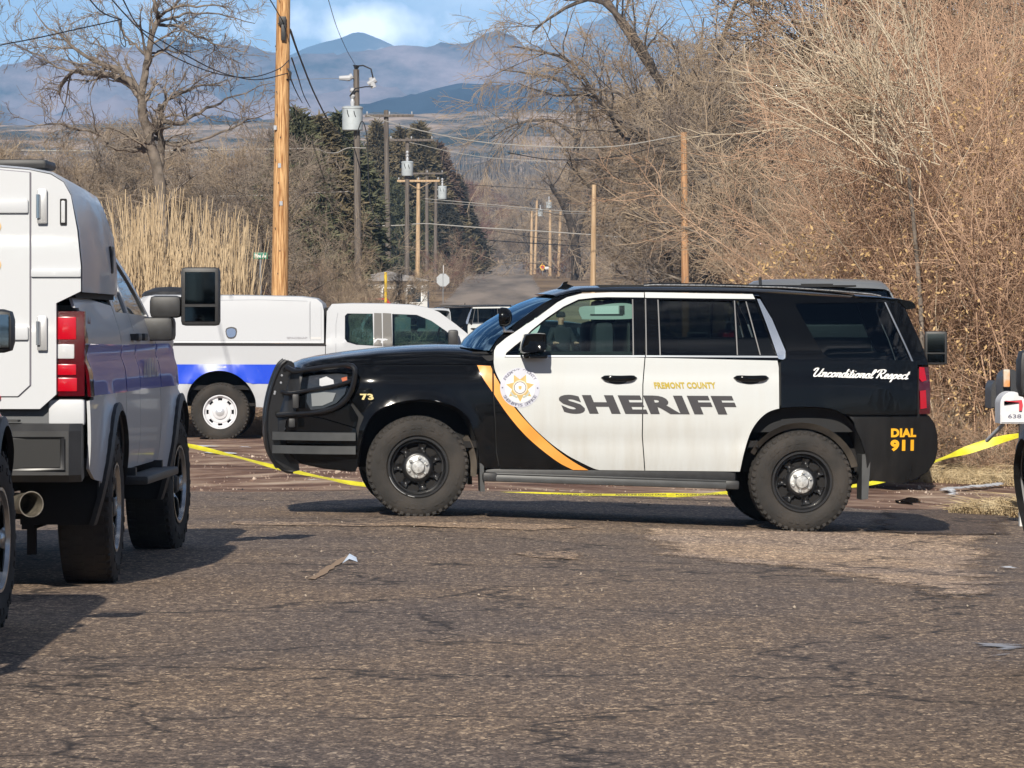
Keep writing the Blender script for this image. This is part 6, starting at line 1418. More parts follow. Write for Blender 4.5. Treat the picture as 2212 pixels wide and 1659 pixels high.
# far mailbox, white box on post
for (px, py, Y, lab, cc) in ((1004, 573, 420, 'black mailbox on a post beside the far road', (.02, .02, .02)), (1181, 600, 520, 'white mailbox on a post under the warning sign', (.7, .7, .7))):
    x = (px - CX) * Y / F; zb = G(x, Y) ; mb_ = thing('mailbox', lab, 'mailbox', (x, Y, zb)); z = max(.9, CH - (py - YH) * Y / F - zb)
    a = MB(); a.box((0, 0, z), (.42, .5, .30), bev=.06); a.build('box', mat('mailbox_' + ('black' if cc[0] < .1 else 'white'), cc, .5), mb_); a = MB(); a.box((0, 0, z / 2), (.12, .12, z)); a.build('post', W_OLD, mb_)
# yellow guy-wire guard
Y = 190.; x = (833 - CX) * Y / F; zb = G(x, Y); gm = MB(); a = wpt(833, 588, Y); gm.tube([(x, Y, zb), (a.x, Y, a.z)], .055, 8)
tag(gm.build('yellow_marker_post', mat('guard_yellow', (.75, .50, .03), .5)), 'yellow guy-wire guard standing between the bare trunks', 'post')
# ------------------------------------------------------------------ mailbox cluster at the right, Y about 41
def mailbox(label, px0, py0, px1, py1, Y, m, depth=.5, flag=False, num=None, group=None, doorm=None, post=0):
    a = wpt(px0, py0, Y); b = wpt(px1, py1, Y); w = b.x - a.x; h = a.z - b.z; x = (a.x + b.x) / 2; zb = G(x, Y)
    r_ = thing('mailbox', label, 'mailbox', (x, Y, zb), 0, group); z0 = b.z - zb
    prof = [(-w / 2, z0), (w / 2, z0), (w / 2, z0 + h * .62)] + [(w / 2 * math.cos(t), z0 + h * .62 + h * .38 * math.sin(t)) for t in np.linspace(0, math.pi, 12)[1:-1]] + [(-w / 2, z0 + h * .62)]
    k = MB(); k.prism(prof, 0, depth); bo = k.build('box', m, r_, ang=40)
    d = MB(); d.prism([(p[0] * .93, z0 + .01 + (p[1] - z0) * .95) for p in prof], -.012, 0); d.build('box_door', doorm or m, r_, ang=40)
    if post: p = MB(); p.box((post, .25, z0 / 2), (.10, .10, z0)); p.build('post', mat('white_post', (.6, .6, .58), .6), r_)
    return r_, z0, w, h
M1, z0, w, h = mailbox('white mailbox with a raised red flag and small black numbers, nearest of the roadside cluster', 2161, 846, 2214, 915, 40.3, mat('white_mailbox', (.66, .66, .68), .5, var=.08, vscale=12), depth=.45, post=.13)
fo_ = MB(); fo_.prism([(-w * .36, z0 + h * .60), (-w * .36, z0 + h * .70), (-w * .26, z0 + h * .66), (w * .25, z0 + h * .66), (w * .25, z0 + h * .40), (w * .36, z0 + h * .40), (w * .40, z0 + h * .60), (w * .36, z0 + h * .74), (0, z0 + h * .74 - .01), (-w * .3, z0 + h * .72)][::-1], -.03, -.018); fo_.build('flag', mat('flag_red', (.55, .03, .05), .5), M1)
tv, tf = text_mesh('638', .01); me = bpy.data.meshes.new('number'); me.from_pydata([(-.04 + .11 * u, -.016, z0 + .045 + .032 * q_) for u, q_ in tv], [], tf); me.materials.append(DGREYV); link('number', me, M1)
M2, z0, w, h = mailbox('black mailbox stuffed with a rolled newspaper, above and behind the white one', 2164, 798, 2204, 858, 41.2, mat('black_mailbox', (.03, .032, .036), .4), depth=.5)
np_ = MB(); a = wpt(2163, 812, 41.05); np_.box((a.x + .05 - M2.location.x, -.08, a.z - M2.location.z - .02), (.055, .07, .15), bev=.01); tag(np_.build('rolled_newspaper', mat('newsprint', (.55, .50, .42), .7, col2=(.7, .25, .03), vscale=9), M2))
M3, *_ = mailbox('small dark mailbox turned away, left end of the cluster', 2141, 822, 2163, 882, 41.8, mat('dark_grey_mailbox', (.035, .036, .04), .45), depth=.55)
ps = MB(); a = wpt(2132, 952, 40.9); b = wpt(2166, 918, 40.5); ps.tube([a, b], .016, 8); tag(ps.build('brace_strut', mat('pale_strut', (.55, .58, .62), .5), None), 'pale slanting strut under the white mailbox', 'strut')

# ------------------------------------------------------------------ barrier tape
TAPE = mat('yellow_tape', (.62, .56, .03), .45, spec=.3, var=.15, vscale=12)
def tape(pts, Y, wid, tw):
    """pts in picture columns/rows at that distance; the ribbon twists about its length"""
    P_ = catmull([tuple(wpt(px, py, Y + dy)) for px, py, dy in pts], 14); v = []; f = []
    for i, p in enumerate(P_):
        t = (P_[min(i + 1, len(P_) - 1)] - P_[max(i - 1, 0)]).normalized(); a = tw(i / (len(P_) - 1))
        side = t.cross(Vector((0, 1, 0))).normalized(); n = side * math.cos(a) + Vector((0, 1, 0)) * math.sin(a)
        v += [p + n * wid / 2, p + n * wid / 4 + Vector((0, .004, 0)), p - n * wid / 4, p - n * wid / 2]
    for i in range(len(P_) - 1):
        for k in range(3): f.append((4 * i + k, 4 * i + k + 1, 4 * i + 5 + k, 4 * i + 4 + k))
    me = bpy.data.meshes.new('barrier_tape'); me.from_pydata([tuple(q_) for q_ in v], [], f); sharp(me, 60); return me, P_
me, TP = tape([(300, 945, 0), (400, 961, 0), (500, 984, 0), (600, 1010, 0), (700, 1032, 0), (790, 1047, 0), (1000, 1064, 0), (1200, 1068, 0), (1400, 1069, 0), (1500, 1069, 0), (1580, 1064, .2), (1750, 1058, 0), (1900, 1040, 0), (2032, 992, 0), (2090, 972, 0), (2160, 950, 0), (2212, 938, 0), (2300, 920, 0)], 43.4, .080,
              lambda t: 1.24 - 1.05 * math.exp(-((t - .853) / .045) ** 2) + .13 * math.sin(t * 60))
tp_ = link('barrier_tape', me, None, TAPE); tag(tp_, 'yellow police line tape strung behind the SUV across the road', 'barrier tape')
for k_, xx in enumerate((1190, 1330, 1460)):
    tv, tf = text_mesh('POLICE LINE DO NOT CROSS', .03); me = bpy.data.meshes.new('tape_lettering')
    pts_ = [wpt(xx + 110 * u, 1070 - 3.6 * q_ + .4, 43.33) for u, q_ in tv]; me.from_pydata([tuple(p) for p in pts_], [], tf); me.materials.append(BLACKV); link('tape_lettering', me, tp_)
# ------------------------------------------------------------------ a pale house and red car glimpsed through the trees
Y = 238.; x = (836 - CX) * Y / F; hs = thing('house', 'small white house glimpsed through the bare trunks behind the pickup cab', 'house', (x, Y + 4, G(x, Y)))
a = MB(); a.box((0, 0, .9), (3.9, 5, 1.8)); a.build('wall', mat('house_white', (.55, .55, .54), .7), hs)
a = MB(); a.prism([(-2.2, 1.8), (2.2, 1.8), (0, 2.3)], -2.8, 2.8); a.build('roof', mat('roof_grey', (.25, .24, .24), .8), hs)
for xx in (-1.2, .1, 1.3):
    a = MB(); a.box((xx, -2.53, 1.1), (.8, .06, .8)); wo = a.build('window', WHITEV, hs); a = MB(); a.box((xx, -2.57, 1.1), (.66, .04, .66)); a.build('pane', mat('dark_pane', (.03, .04, .05), .1), wo)
Y = 205.; x = (806 - CX) * Y / F; rc = thing('red_car', 'red car half hidden in the brush behind the pickup cab', 'car', (x, Y, G(x, Y)))
a = MB(); a.prism([(-1.1, .35), (-1.15, .85), (-.9, 1.0), (-.5, 1.5), (.6, 1.52), (.95, 1.05), (1.2, .9), (1.2, .35)], -.85, .85); a.build('body', mat('red_paint', (.45, .02, .02), .3, coat=1), rc)
a = MB(); a.prism([(-.78, 1.02), (-.45, 1.42), (.52, 1.44), (.8, 1.04)], -.87, .87); a.build('windows', mat('dark_pane', 0), rc)
for xx in (-.75, .75): a = MB(); a.lathe([(.001, -.9), (.32, -.9), (.34, -.86), (.34, -.7), (.001, -.7)], 20, Matrix.Translation((xx, 0, .34))); a.build('wheel', RUBBER, rc)
# ------------------------------------------------------------------ trees, brush, reeds, people
def tubes(groups):
    co = []; qd = []; off = 0
    for P_, Rr, S_ in groups:
        N, K, _ = P_.shape
        T_ = np.gradient(P_, axis=1); T_ /= np.linalg.norm(T_, axis=2, keepdims=True) + 1e-9
        ref = rng.normal(size=(N, 1, 3)); a = np.cross(T_, np.broadcast_to(ref, T_.shape)); a /= np.linalg.norm(a, axis=2, keepdims=True) + 1e-9
        b = np.cross(T_, a); w = np.arange(S_) * 2 * np.pi / S_
        ring = P_[:, :, None, :] + Rr[:, :, None, None] * (a[:, :, None, :] * np.cos(w)[None, None, :, None] + b[:, :, None, :] * np.sin(w)[None, None, :, None])
        co.append(ring.reshape(-1, 3))
        i = np.arange(N)[:, None, None] * K * S_ + np.arange(K - 1)[None, :, None] * S_; s_ = np.arange(S_)[None, None, :]; s2 = (s_ + 1) % S_
        q_ = np.stack([i + s_, i + s2, i + S_ + s2, i + S_ + s_], -1).reshape(-1, 4) + off
        qd.append(q_); off += N * K * S_
    return np.concatenate(co), np.concatenate(qd)
def spawn(P_, Rr, n, t0, t1, L0, L1, a0, a1, K=4, wig=.15, up=0.0, tipr=.25, rs=.6, lt=.5, rmax=9, out=None):
    N, K0, _ = P_.shape; idx = np.repeat(np.arange(N), n); M = len(idx)
    t = rng.uniform(t0, t1, M); f = t * (K0 - 1); k = np.minimum(f.astype(int), K0 - 2); u = (f - k)[:, None]
    p0 = P_[idx, k] * (1 - u) + P_[idx, k + 1] * u; tn = P_[idx, k + 1] - P_[idx, k]; tn /= np.linalg.norm(tn, axis=1, keepdims=True) + 1e-9
    r0 = Rr[idx, k] * (1 - u[:, 0]) + Rr[idx, k + 1] * u[:, 0]
    rnd = rng.normal(size=(M, 3)); pr = rnd - tn * np.sum(rnd * tn, 1, keepdims=True); pr /= np.linalg.norm(pr, axis=1, keepdims=True) + 1e-9
    an = np.radians(rng.uniform(a0, a1, M))[:, None]; d = tn * np.cos(an) + pr * np.sin(an)
    L = rng.uniform(L0, L1, M) * (1 - lt * t); o = np.zeros((M, K, 3)); o[:, 0] = p0
    for j in range(1, K):
        d = d + rng.normal(size=(M, 3)) * wig; d[:, 2] += up
        d /= np.linalg.norm(d, axis=1, keepdims=True) + 1e-9; o[:, j] = o[:, j - 1] + d * (L / (K - 1))[:, None]
    rb = np.minimum(r0 * rs, rmax)
    rr = rb[:, None] * np.linspace(1, tipr, K)[None, :]
    return o, rr
def poly_to_arr(pts, r0, r1, K=14, wob=.0):
    c = catmull(pts, 6); L = np.array([tuple(p) for p in c]); s_ = np.linspace(0, len(L) - 1, K); k = np.minimum(s_.astype(int), len(L) - 2); u = (s_ - k)[:, None]
    P_ = L[k] * (1 - u) + L[k + 1] * u
    if wob: P_[1:-1] += rng.normal(size=(K - 2, 3)) * wob
    return P_[None], np.linspace(r0, r1, K)[None]
BARK_D = mat('dark_bark', (.045, .036, .030), .95, col2=(.13, .105, .085), vscale=4, bump=.8, bscale=12)
BARK_G = mat('grey_bark', (.11, .092, .075), .95, col2=(.24, .20, .165), vscale=5, bump=.8, bscale=12)
TW_GREY = mat('grey_brown_twigs', (.18, .14, .115), .9, col2=(.32, .265, .21), vscale=.8)
TW_OLIVE = mat('olive_tan_twigs', (.25, .185, .13), .9, col2=(.44, .345, .245), vscale=.7)
TW_ORANGE = mat('orange_tan_twigs', (.36, .22, .14), .9, col2=(.62, .42, .285), vscale=.9)
TW_CREAM = mat('cream_canes', (.50, .41, .29), .85, col2=(.62, .53, .40), vscale=.9)
TW_RED = mat('red_brown_twigs', (.15, .075, .06), .9, col2=(.25, .13, .10), vscale=.8)
TW_DARK = mat('dark_twigs', (.06, .045, .038), .95, col2=(.13, .10, .08), vscale=.8)
LEAFDRY = mat('dry_leaves', (.42, .27, .12), .8, col2=(.55, .38, .18), vscale=3)

def make_tree_meshes(seed, h=8.0, spread=.55, trunk=.16, n1=9, n2=9, n3=9, n4=9, up=.04, droop=0, tw=.006, lean=0, fork=.25):
    """-> (trunk mesh, crown mesh) of a leafless tree, base at the origin"""
    global rng; rng = np.random.default_rng(seed)
    tp_ = [(0, 0, -.3), (lean * .2 + rng.normal() * .1, rng.normal() * .1, h * .2), (lean * .5 + rng.normal() * .2, rng.normal() * .2, h * .45), (lean + rng.normal() * .3, rng.normal() * .3, h * .8)]
    T0 = poly_to_arr(tp_, trunk, trunk * .35)
    B1 = spawn(*T0, n1, fork, .98, h * .35 * spread * 2, h * .6 * spread * 2, 28, 62, K=7, wig=.16, up=up * 2, rs=.62, lt=.45)
    B2 = spawn(*B1, n2, .2, 1, h * .14, h * .28, 22, 60, K=6, wig=.2, up=up, rs=.6, lt=.4)
    B3 = spawn(*B2, n3, .15, 1, h * .07, h * .15, 20, 60, K=4, wig=.2, up=up - droop, rs=.6, lt=.3)
    B3[1][:] = np.maximum(B3[1], tw * .9)
    B4 = spawn(*B3, n4, .1, 1, h * .03, h * .075, 20, 65, K=3, wig=.2, up=-droop, rs=.7, lt=.3); B4[1][:] = np.maximum(np.minimum(B4[1], tw), tw * .5)
    t_ = tubes([(*T0, 10), (*B1, 6), (*B2, 4)]); c_ = tubes([(*B3, 3), (*B4, 3)])
    return t_, c_
def make_shrub_mesh(seed, h=5.0, stems=26, spread=38, n2=10, n3=9, tw=.005, arch=-.02, lean=(0, 0)):
    global rng; rng = np.random.default_rng(seed); P_ = []; N = stems
    base = rng.normal(size=(N, 3)) * .45; base[:, 2] = -.1
    az = rng.uniform(0, 2 * np.pi, N); an = np.radians(rng.uniform(3, spread, N)); d = np.stack([np.sin(an) * np.cos(az) + lean[0], np.sin(an) * np.sin(az) + lean[1], np.cos(an)], 1); d /= np.linalg.norm(d, axis=1, keepdims=True)
    L = rng.uniform(h * .6, h * 1.15, N); K = 9; o = np.zeros((N, K, 3)); o[:, 0] = base
    for j in range(1, K):
        d = d + rng.normal(size=(N, 3)) * .12; d[:, 2] += arch * j * .5; d /= np.linalg.norm(d, axis=1, keepdims=True); o[:, j] = o[:, j - 1] + d * (L / (K - 1))[:, None]
    r_ = np.linspace(1, .3, K)[None] * rng.uniform(.006, .015, N)[:, None]
    B2 = spawn(o, r_, n2, .12, 1, h * .14, h * .36, 15, 60, K=6, wig=.22, up=.03, rs=.55, lt=.4)
    B2[1][:] = np.maximum(B2[1], tw * .9)
    B3 = spawn(*B2, n3, .1, 1, h * .05, h * .15, 18, 65, K=4, wig=.25, up=.0, rs=.7, lt=.3); B3[1][:] = np.maximum(np.minimum(B3[1], tw), tw * .55)
    return tubes([(o, r_, 5)]), tubes([(*B2, 3), (*B3, 3)])
def obj_tree(name, label, cat, meshes, mats_, loc, rz=0, sc_=1, group=None, parts=('trunk', 'crown')):
    r_ = thing(name, label, cat, loc, rz, group); r_.scale = (sc_, sc_, sc_) if not isinstance(sc_, tuple) else sc_
    for nm, me, m in zip(parts, meshes, mats_):
        o = link(nm, me, r_)
        if me.materials and me.materials[0] != m: o.material_slots[0].link = 'OBJECT'; o.material_slots[0].material = m
        elif not me.materials: me.materials.append(m)
    return r_
def mm(name, cq): return fast_mesh(name, *cq)
def gpos(px, Y): x = (px - CX) * Y / F; return (x, Y, G(x, Y) - .05)

SH = []
for sd_, kw in ((11, dict(h=5.0, stems=26, spread=24, n2=13, n3=9, tw=.0048)), (12, dict(h=4.4, stems=24, spread=32, n2=13, n3=9, tw=.0045, arch=-.02)), (13, dict(h=3.0, stems=18, spread=50, n2=11, n3=9, tw=.0045, arch=-.07))):
    a, b = make_shrub_mesh(sd_, **kw); SH.append((mm('stems', a), mm('twigs', b)))
TM = []
for sd_, kw in ((21, dict(h=8, n1=9, n2=9, n3=8, n4=7, spread=.5)), (22, dict(h=9, n1=10, n2=8, n3=8, n4=8, spread=.62, droop=.08)), (23, dict(h=6, n1=12, n2=8, n3=8, n4=7, spread=.5, fork=.08, trunk=.1))):
    a, b = make_tree_meshes(sd_, tw=.0095, **kw); TM.append((mm('trunk', a), mm('crown', b)))
for me_, _ in SH: me_.materials.append(TW_ORANGE)
for _, me_ in SH: me_.materials.append(TW_ORANGE)
for a, b in TM: a.materials.append(BARK_G); b.materials.append(TW_OLIVE)

# --- the bank of tan brush at the right
R_ = random.Random(5)
near = [(1640, 62, 2, .45), (1700, 61, 2, .6), (1760, 60, 2, .8), (1820, 61, 0, .62), (1865, 60, 1, .8), (1910, 58, 0, .75), (1960, 59, 1, 1.05), (2040, 57.5, 0, 1.05), (2110, 58, 1, 1.15), (2190, 57, 0, 1.1), (2260, 58, 1, 1.15), (2340, 58, 0, 1.1),
        (1590, 70, 2, .5), (1650, 68, 2, .75), (1710, 69, 1, .62), (1770, 66, 0, .66), (1820, 68, 1, .9), (1850, 66, 0, .85), (1920, 65, 0, 1.0), (1985, 64, 0, 1.2), (2040, 64, 1, 1.35), (2130, 64, 0, 1.35), (2220, 63, 0, 1.4), (2310, 64, 1, 1.4),
        (1900, 71, 0, .95), (2000, 72, 0, 1.4), (2080, 71, 0, 1.6), (2190, 72, 0, 1.65), (2300, 71, 0, 1.6)]
for i, (px, Y, k, s_) in enumerate(near):
    row = 'front' if Y < 63 else 'middle' if Y < 70 else 'back'
    c = TW_ORANGE if i % 4 else TW_OLIVE
    if px < 1720: c = TW_ORANGE
    obj_tree('brush_thicket', ('orange-tan' if c is TW_ORANGE else 'olive-tan') + (', pale-stemmed' if i % 7 == 0 else '') + ' leafless thicket in the ' + row + ' row of the brush bank behind the SUV', 'shrub', SH[k], (TW_CREAM if i % 7 == 0 else c, c), gpos(px, Y), R_.random() * 6.3, (s_ * .95, s_ * .95, s_), 'tan thickets in the brush bank', ('stems', 'twigs'))
for i, px in enumerate(range(1830, 2330, 62)):      # low front fringe
    obj_tree('brush_thicket', 'low tan thicket at the foot of the brush bank, right of the SUV', 'shrub', SH[2], (TW_OLIVE, TW_OLIVE if i % 2 else TW_ORANGE), gpos(px, 55.5 + R_.random() * 1.5), R_.random() * 6.3, (.55, .55, .42), 'low thickets along the brush foot', ('stems', 'twigs'))
# cream canes fanning out of the thicket
rng = np.random.default_rng(31)
def fan(cx, cy, Y, n, L0, L1, a0, a1):
    o = np.zeros((n, 8, 3)); b = np.array(tuple(wpt(cx, cy, Y))); o[:, 0] = b + rng.normal(size=(n, 3)) * [.30, .4, .42]
    a = np.radians(rng.uniform(a0, a1, n)); d = np.stack([np.cos(a), rng.normal(size=n) * .25 - .1, np.sin(a)], 1); d /= np.linalg.norm(d, axis=1, keepdims=True); L = rng.uniform(L0, L1, n)
    for j in range(1, 8): d = d + rng.normal(size=(n, 3)) * .11 + [0, 0, .02]; d /= np.linalg.norm(d, axis=1, keepdims=True); o[:, j] = o[:, j - 1] + d * (L / 7)[:, None]
    return o, np.linspace(1, .35, 8)[None] * rng.uniform(.006, .011, n)[:, None]
fo_, fr_ = fan(1955, 300, 56.5, 85, .7, 2.2, 88, 178)
fb = spawn(fo_, fr_, 9, .25, 1, .25, .8, 15, 50, K=5, wig=.16, rs=.6); fb[1][:] = np.maximum(fb[1], .004)
x, y, z = gpos(1975, 56.4); rt_ = thing('pale_cane_bush', 'bush with cream-white canes fanning up and left from the brush bank', 'shrub', (x, y, z))
me = mm('canes', tubes([(fo_ - np.array([x, y, z]), fr_, 4), (*[fb[0] - np.array([x, y, z]), fb[1]], 3)])); me.materials.append(TW_CREAM); link('canes', me, rt_)
st_ = poly_to_arr([(0, 0, 0), (.1, .1, 1.5), (.0, -.1, 2.8), (-.1, -.3, 3.6)], .035, .02); me = mm('trunk', tubes([(*st_, 8)])); me.materials.append(BARK_G); link('trunk', me, rt_)
# dry leaves caught in the brush
n = 11000; lp = np.stack([rng.uniform(1560, 2330, n), rng.uniform(0, 1, n)], 1); V = np.zeros((n, 4, 3))
Yv = rng.uniform(55.5, 60, n); topy = 620 - (lp[:, 0] - 1560) * .9; topy = np.clip(topy, 60, 700); py = topy + (985 - topy) * rng.beta(1.4, 1.0, n)
ctr = np.stack([(lp[:, 0] - CX) * Yv / F, Yv, CH - (py - YH) * Yv / F], 1)
u_ = rng.normal(size=(n, 3)); u_ /= np.linalg.norm(u_, axis=1, keepdims=True); v_ = np.cross(u_, rng.normal(size=(n, 3))); v_ /= np.linalg.norm(v_, axis=1, keepdims=True); s_ = rng.uniform(.012, .040, n)[:, None]
V[:, 0] = ctr - u_ * s_; V[:, 1] = ctr + v_ * s_ * .4; V[:, 2] = ctr + u_ * s_; V[:, 3] = ctr - v_ * s_ * .4
me = fast_mesh('dry_leaves', V.reshape(-1, 3), np.arange(n * 4).reshape(-1, 4), LEAFDRY, False); tag(link('dry_leaves', me), kind='stuff')

# --- two big trees behind the SUV roof, limbs following the photograph
def limb_tree(name, label, Y, limbs, r_scale, mats_, base_px, n2, n3, n4, L2, L3, L4, tw, droop, zs=1.0, ydev=1.6):
    x0 = (base_px - CX) * Y / F; b = Vector((x0, Y, G(x0, Y) - .2)); root = thing(name, label, 'tree', b)
    LG = []
    for pts, r0, r1 in limbs:
        yo = 0; P_ = []; dy = rng.normal() * ydev
        for i, (px, py) in enumerate(pts): yo = dy * i / max(1, len(pts) - 1); P_.append(tuple(wpt(px, py, Y + yo) - b))
        LG.append(poly_to_arr(P_, r0 * r_scale, r1 * r_scale, K=16, wob=.02))
    P1_ = np.concatenate([l[0] for l in LG]); R1_ = np.concatenate([l[1] for l in LG])
    B2 = spawn(P1_, R1_, n2, .12, 1, *L2, 25, 70, K=6, wig=.2, up=.05, rs=.5, lt=.25, rmax=.05)
    B3 = spawn(*B2, n3, .12, 1, *L3, 20, 60, K=5, wig=.18, up=-droop, rs=.6, lt=.3); B3[1][:] = np.maximum(B3[1], tw * .8)
    B4 = spawn(*B3, n4, .1, 1, *L4, 20, 60, K=3, wig=.18, up=-droop, rs=.7, lt=.3); B4[1][:] = np.maximum(np.minimum(B4[1], tw), tw * .5)
    me = mm('trunk', tubes([(P1_, R1_, 9)])); me.materials.append(mats_[0]); link('trunk', me, root)
    me = mm('branches', tubes([(*B2, 4)])); me.materials.append(mats_[0]); link('branches', me, root)
    me = mm('crown', tubes([(*B3, 3), (*B4, 3)])); me.materials.append(mats_[1]); link('crown', me, root)
    return root
rng = np.random.default_rng(44)
limb_tree('large_bare_tree', 'large leafless tree behind the bare orange pole, long limbs reaching up to the left', 192, [
    ([(1525, 720), (1528, 600), (1530, 500), (1515, 420), (1500, 330), (1470, 240), (1414, 159), (1335, 40), (1300, -20)], .21, .06),
    ([(1414, 159), (1380, 90), (1320, 20), (1268, 0), (1200, 30), (1150, 70)], .09, .02),
    ([(1530, 500), (1560, 420), (1600, 320), (1593, 234), (1520, 200), (1454, 159)], .12, .04),
    ([(1500, 330), (1430, 300), (1351, 270), (1290, 210), (1236, 135), (1160, 110), (1097, 99)], .09, .012),
    ([(1515, 420), (1440, 330), (1380, 240), (1330, 200), (1230, 190)], .08, .015),
    ([(1500, 330), (1420, 290), (1350, 300), (1290, 210), (1200, 205), (1120, 180)], .06, .012),
    ([(1528, 600), (1490, 540), (1440, 480), (1380, 500), (1330, 560)], .08, .015),
    ([(1528, 560), (1570, 500), (1590, 420), (1640, 330)], .1, .03),
    ([(1500, 330), (1540, 200), (1560, 90), (1600, -20)], .1, .04)], 1.75, (BARK_D, TW_OLIVE), 1525, 12, 8, 7, (1.8, 4.6), (.9, 2.3), (.36, 1.0), .0135, .10, ydev=5)
limb_tree('large_bare_tree', 'large leafless tree with weeping twigs overhanging the road, left of the bare orange pole', 430, [
    ([(1240, 690), (1245, 600), (1240, 520), (1220, 450), (1190, 400)], .18, .05),
    ([(1240, 520), (1270, 420), (1320, 340), (1380, 290), (1440, 330)], .12, .03),
    ([(1220, 450), (1240, 350), (1250, 250), (1220, 180), (1150, 160), (1080, 150)], .10, .015),
    ([(1245, 600), (1300, 520), (1350, 400), (1360, 250), (1340, 120)], .11, .03),
    ([(1250, 300), (1190, 260), (1110, 270), (1060, 300)], .06, .012),
    ([(1350, 400), (1440, 320), (1500, 180), (1520, 40)], .08, .02)], 3.4, (BARK_D, TW_OLIVE), 1240, 10, 7, 6, (4, 10), (2, 5), (.9, 2.0), .028, .12, ydev=6)
# --- the bare tree at the left
rng = np.random.default_rng(51)
def zl(*a): return [(x * .29762, y * .29762) for x, y in a]
limb_tree('bare_elm', 'gnarled leafless tree at the left, one limb arching over to the left', 108, [
    (zl((1190, 2250), (1180, 1900), (1170, 1500), (1120, 1150), (1080, 980), (1050, 880), (1030, 760), (1020, 700)), .15, .09),
    (zl((1020, 700), (1045, 600), (1060, 500), (1080, 380), (1110, 250), (1140, 170), (1160, 110), (1130, 60), (1095, -30)), .09, .04),
    (zl((1020, 700), (960, 620), (880, 575), (780, 550), (640, 540), (540, 520), (470, 580), (430, 680)), .10, .03),
    (zl((1010, 690), (960, 600), (900, 540), (800, 480), (640, 420), (480, 290), (350, 200), (240, 60)), .09, .008),
    (zl((1180, 1500), (1170, 1100), (1165, 900), (1165, 760)), .09, .06),
    (zl((1165, 780), (1230, 720), (1400, 640), (1560, 610), (1700, 560)), .05, .008),
    (zl((1130, 880), (1300, 900), (1400, 840), (1550, 770), (1700, 700), (1990, 600)), .06, .008),
    (zl((1060, 1090), (1000, 1090), (850, 1070), (740, 980), (580, 940), (400, 900), (180, 920)), .06, .012),
    (zl((1140, 170), (1250, 130), (1400, 100), (1600, 110), (1850, 170)), .04, .008),
    (zl((1160, 120), (1250, 60), (1400, 40), (1600, 50), (1700, 90)), .04, .008),
    (zl((1150, 180), (1300, 200), (1450, 270), (1600, 330), (1800, 380)), .04, .008),
    (zl((1080, 400), (1180, 370), (1350, 380), (1550, 340)), .03, .008),
    (zl((1060, 400), (980, 330), (900, 250), (850, 130), (700, 90)), .035, .007),
    (zl((780, 550), (700, 480), (560, 460), (400, 440), (190, 520)), .03, .006),
    (zl((540, 520), (400, 480), (280, 400), (100, 310)), .03, .006),
    (zl((900, 540), (820, 420), (700, 300), (650, 200)), .03, .006),
    (zl((1100, 1000), (1300, 1050), (1500, 1000), (1750, 900), (1990, 800)), .05, .01)], 1.0, (BARK_G, TW_GREY), 352, 9, 6, 5, (.5, 1.7), (.25, .8), (.12, .35), .0080, .02, ydev=1.5)

# --- leafless trees filling the middle distance
labs = ('leafless grey-brown tree in the woods behind the reeds', 'leafless tree in the woods beyond the poles', 'leafless tree in the woods behind the big right-hand trees')
R_ = random.Random(9)
spots = []
for px in range(-380, 620, 46): spots.append((px + R_.uniform(-20, 20), R_.uniform(135, 200), 0, R_.uniform(.62, .92)))
for px in range(-360, 640, 60): spots.append((px + R_.uniform(-25, 25), R_.uniform(205, 290), 0, R_.uniform(.75, 1.15)))
for px in range(640, 900, 34): spots.append((px + R_.uniform(-10, 10), R_.uniform(165, 235), 1, R_.uniform(.42, .62)))
for px in range(985, 1040, 18): spots.append((px, R_.uniform(640, 900), 1, R_.uniform(1.3, 1.9)))
for px in range(1040, 1130, 14): spots.append((px, R_.uniform(1080, 1300), 1, R_.uniform(1.8, 2.6)))
for px in range(1310, 1500, 30): spots.append((px + R_.uniform(-15, 15), R_.uniform(440, 520), 2, R_.uniform(1.7, 2.3)))
for px in range(1110, 1330, 24): spots.append((px + R_.uniform(-15, 15), R_.uniform(680, 900), 2, R_.uniform(1.5, 2.2)))
for px in range(1400, 1760, 36): spots.append((px + R_.uniform(-15, 15), R_.uniform(190, 240), 2, R_.uniform(1.0, 1.6)))
for px in range(1610, 1850, 46): spots.append((px + R_.uniform(-15, 15), R_.uniform(172, 205), 2, R_.uniform(1.2, 1.6)))
for px in range(1800, 2300, 62): spots.append((px + R_.uniform(-15, 15), R_.uniform(82, 100), 2, R_.uniform(1.05, 1.3)))
for i, (px, Y, g, s_) in enumerate(spots):
    k = R_.randrange(3)
    if g == 1 and px < 950: k = 2
    cr = (TW_GREY, TW_OLIVE if i % 3 else TW_RED, TW_OLIVE)[g]
    if g == 0 and i % 4 == 0: cr = TW_OLIVE
    if g == 2 and i % 5 == 0: cr = TW_GREY
    if 640 < px < 900: cr = TW_RED if px < 760 and i % 2 else TW_OLIVE
    cn_ = {TW_GREY: 'grey-brown', TW_OLIVE: 'olive-tan', TW_RED: 'red-brown'}[cr]; dn_ = ('nearer' if Y < (200 if g < 2 else 170) else 'farther'); bn_ = 'dark-barked' if i % 2 == 0 else 'grey-barked'
    zsc = s_ * (.9 if g else 1)
    obj_tree('leafless_tree', bn_ + ' leafless tree with ' + cn_ + ' twigs, in the ' + dn_ + ' woods ' + ('behind the reeds', 'beyond the poles', 'at the right')[g], 'tree', TM[k], (BARK_G if i % 2 else BARK_D, cr), gpos(px, Y), R_.random() * 6.3, (s_ * 1.1, s_ * 1.1, zsc), ('trees in the woods behind the reeds', 'trees in the woods beyond the poles', 'trees in the woods at the right')[g])
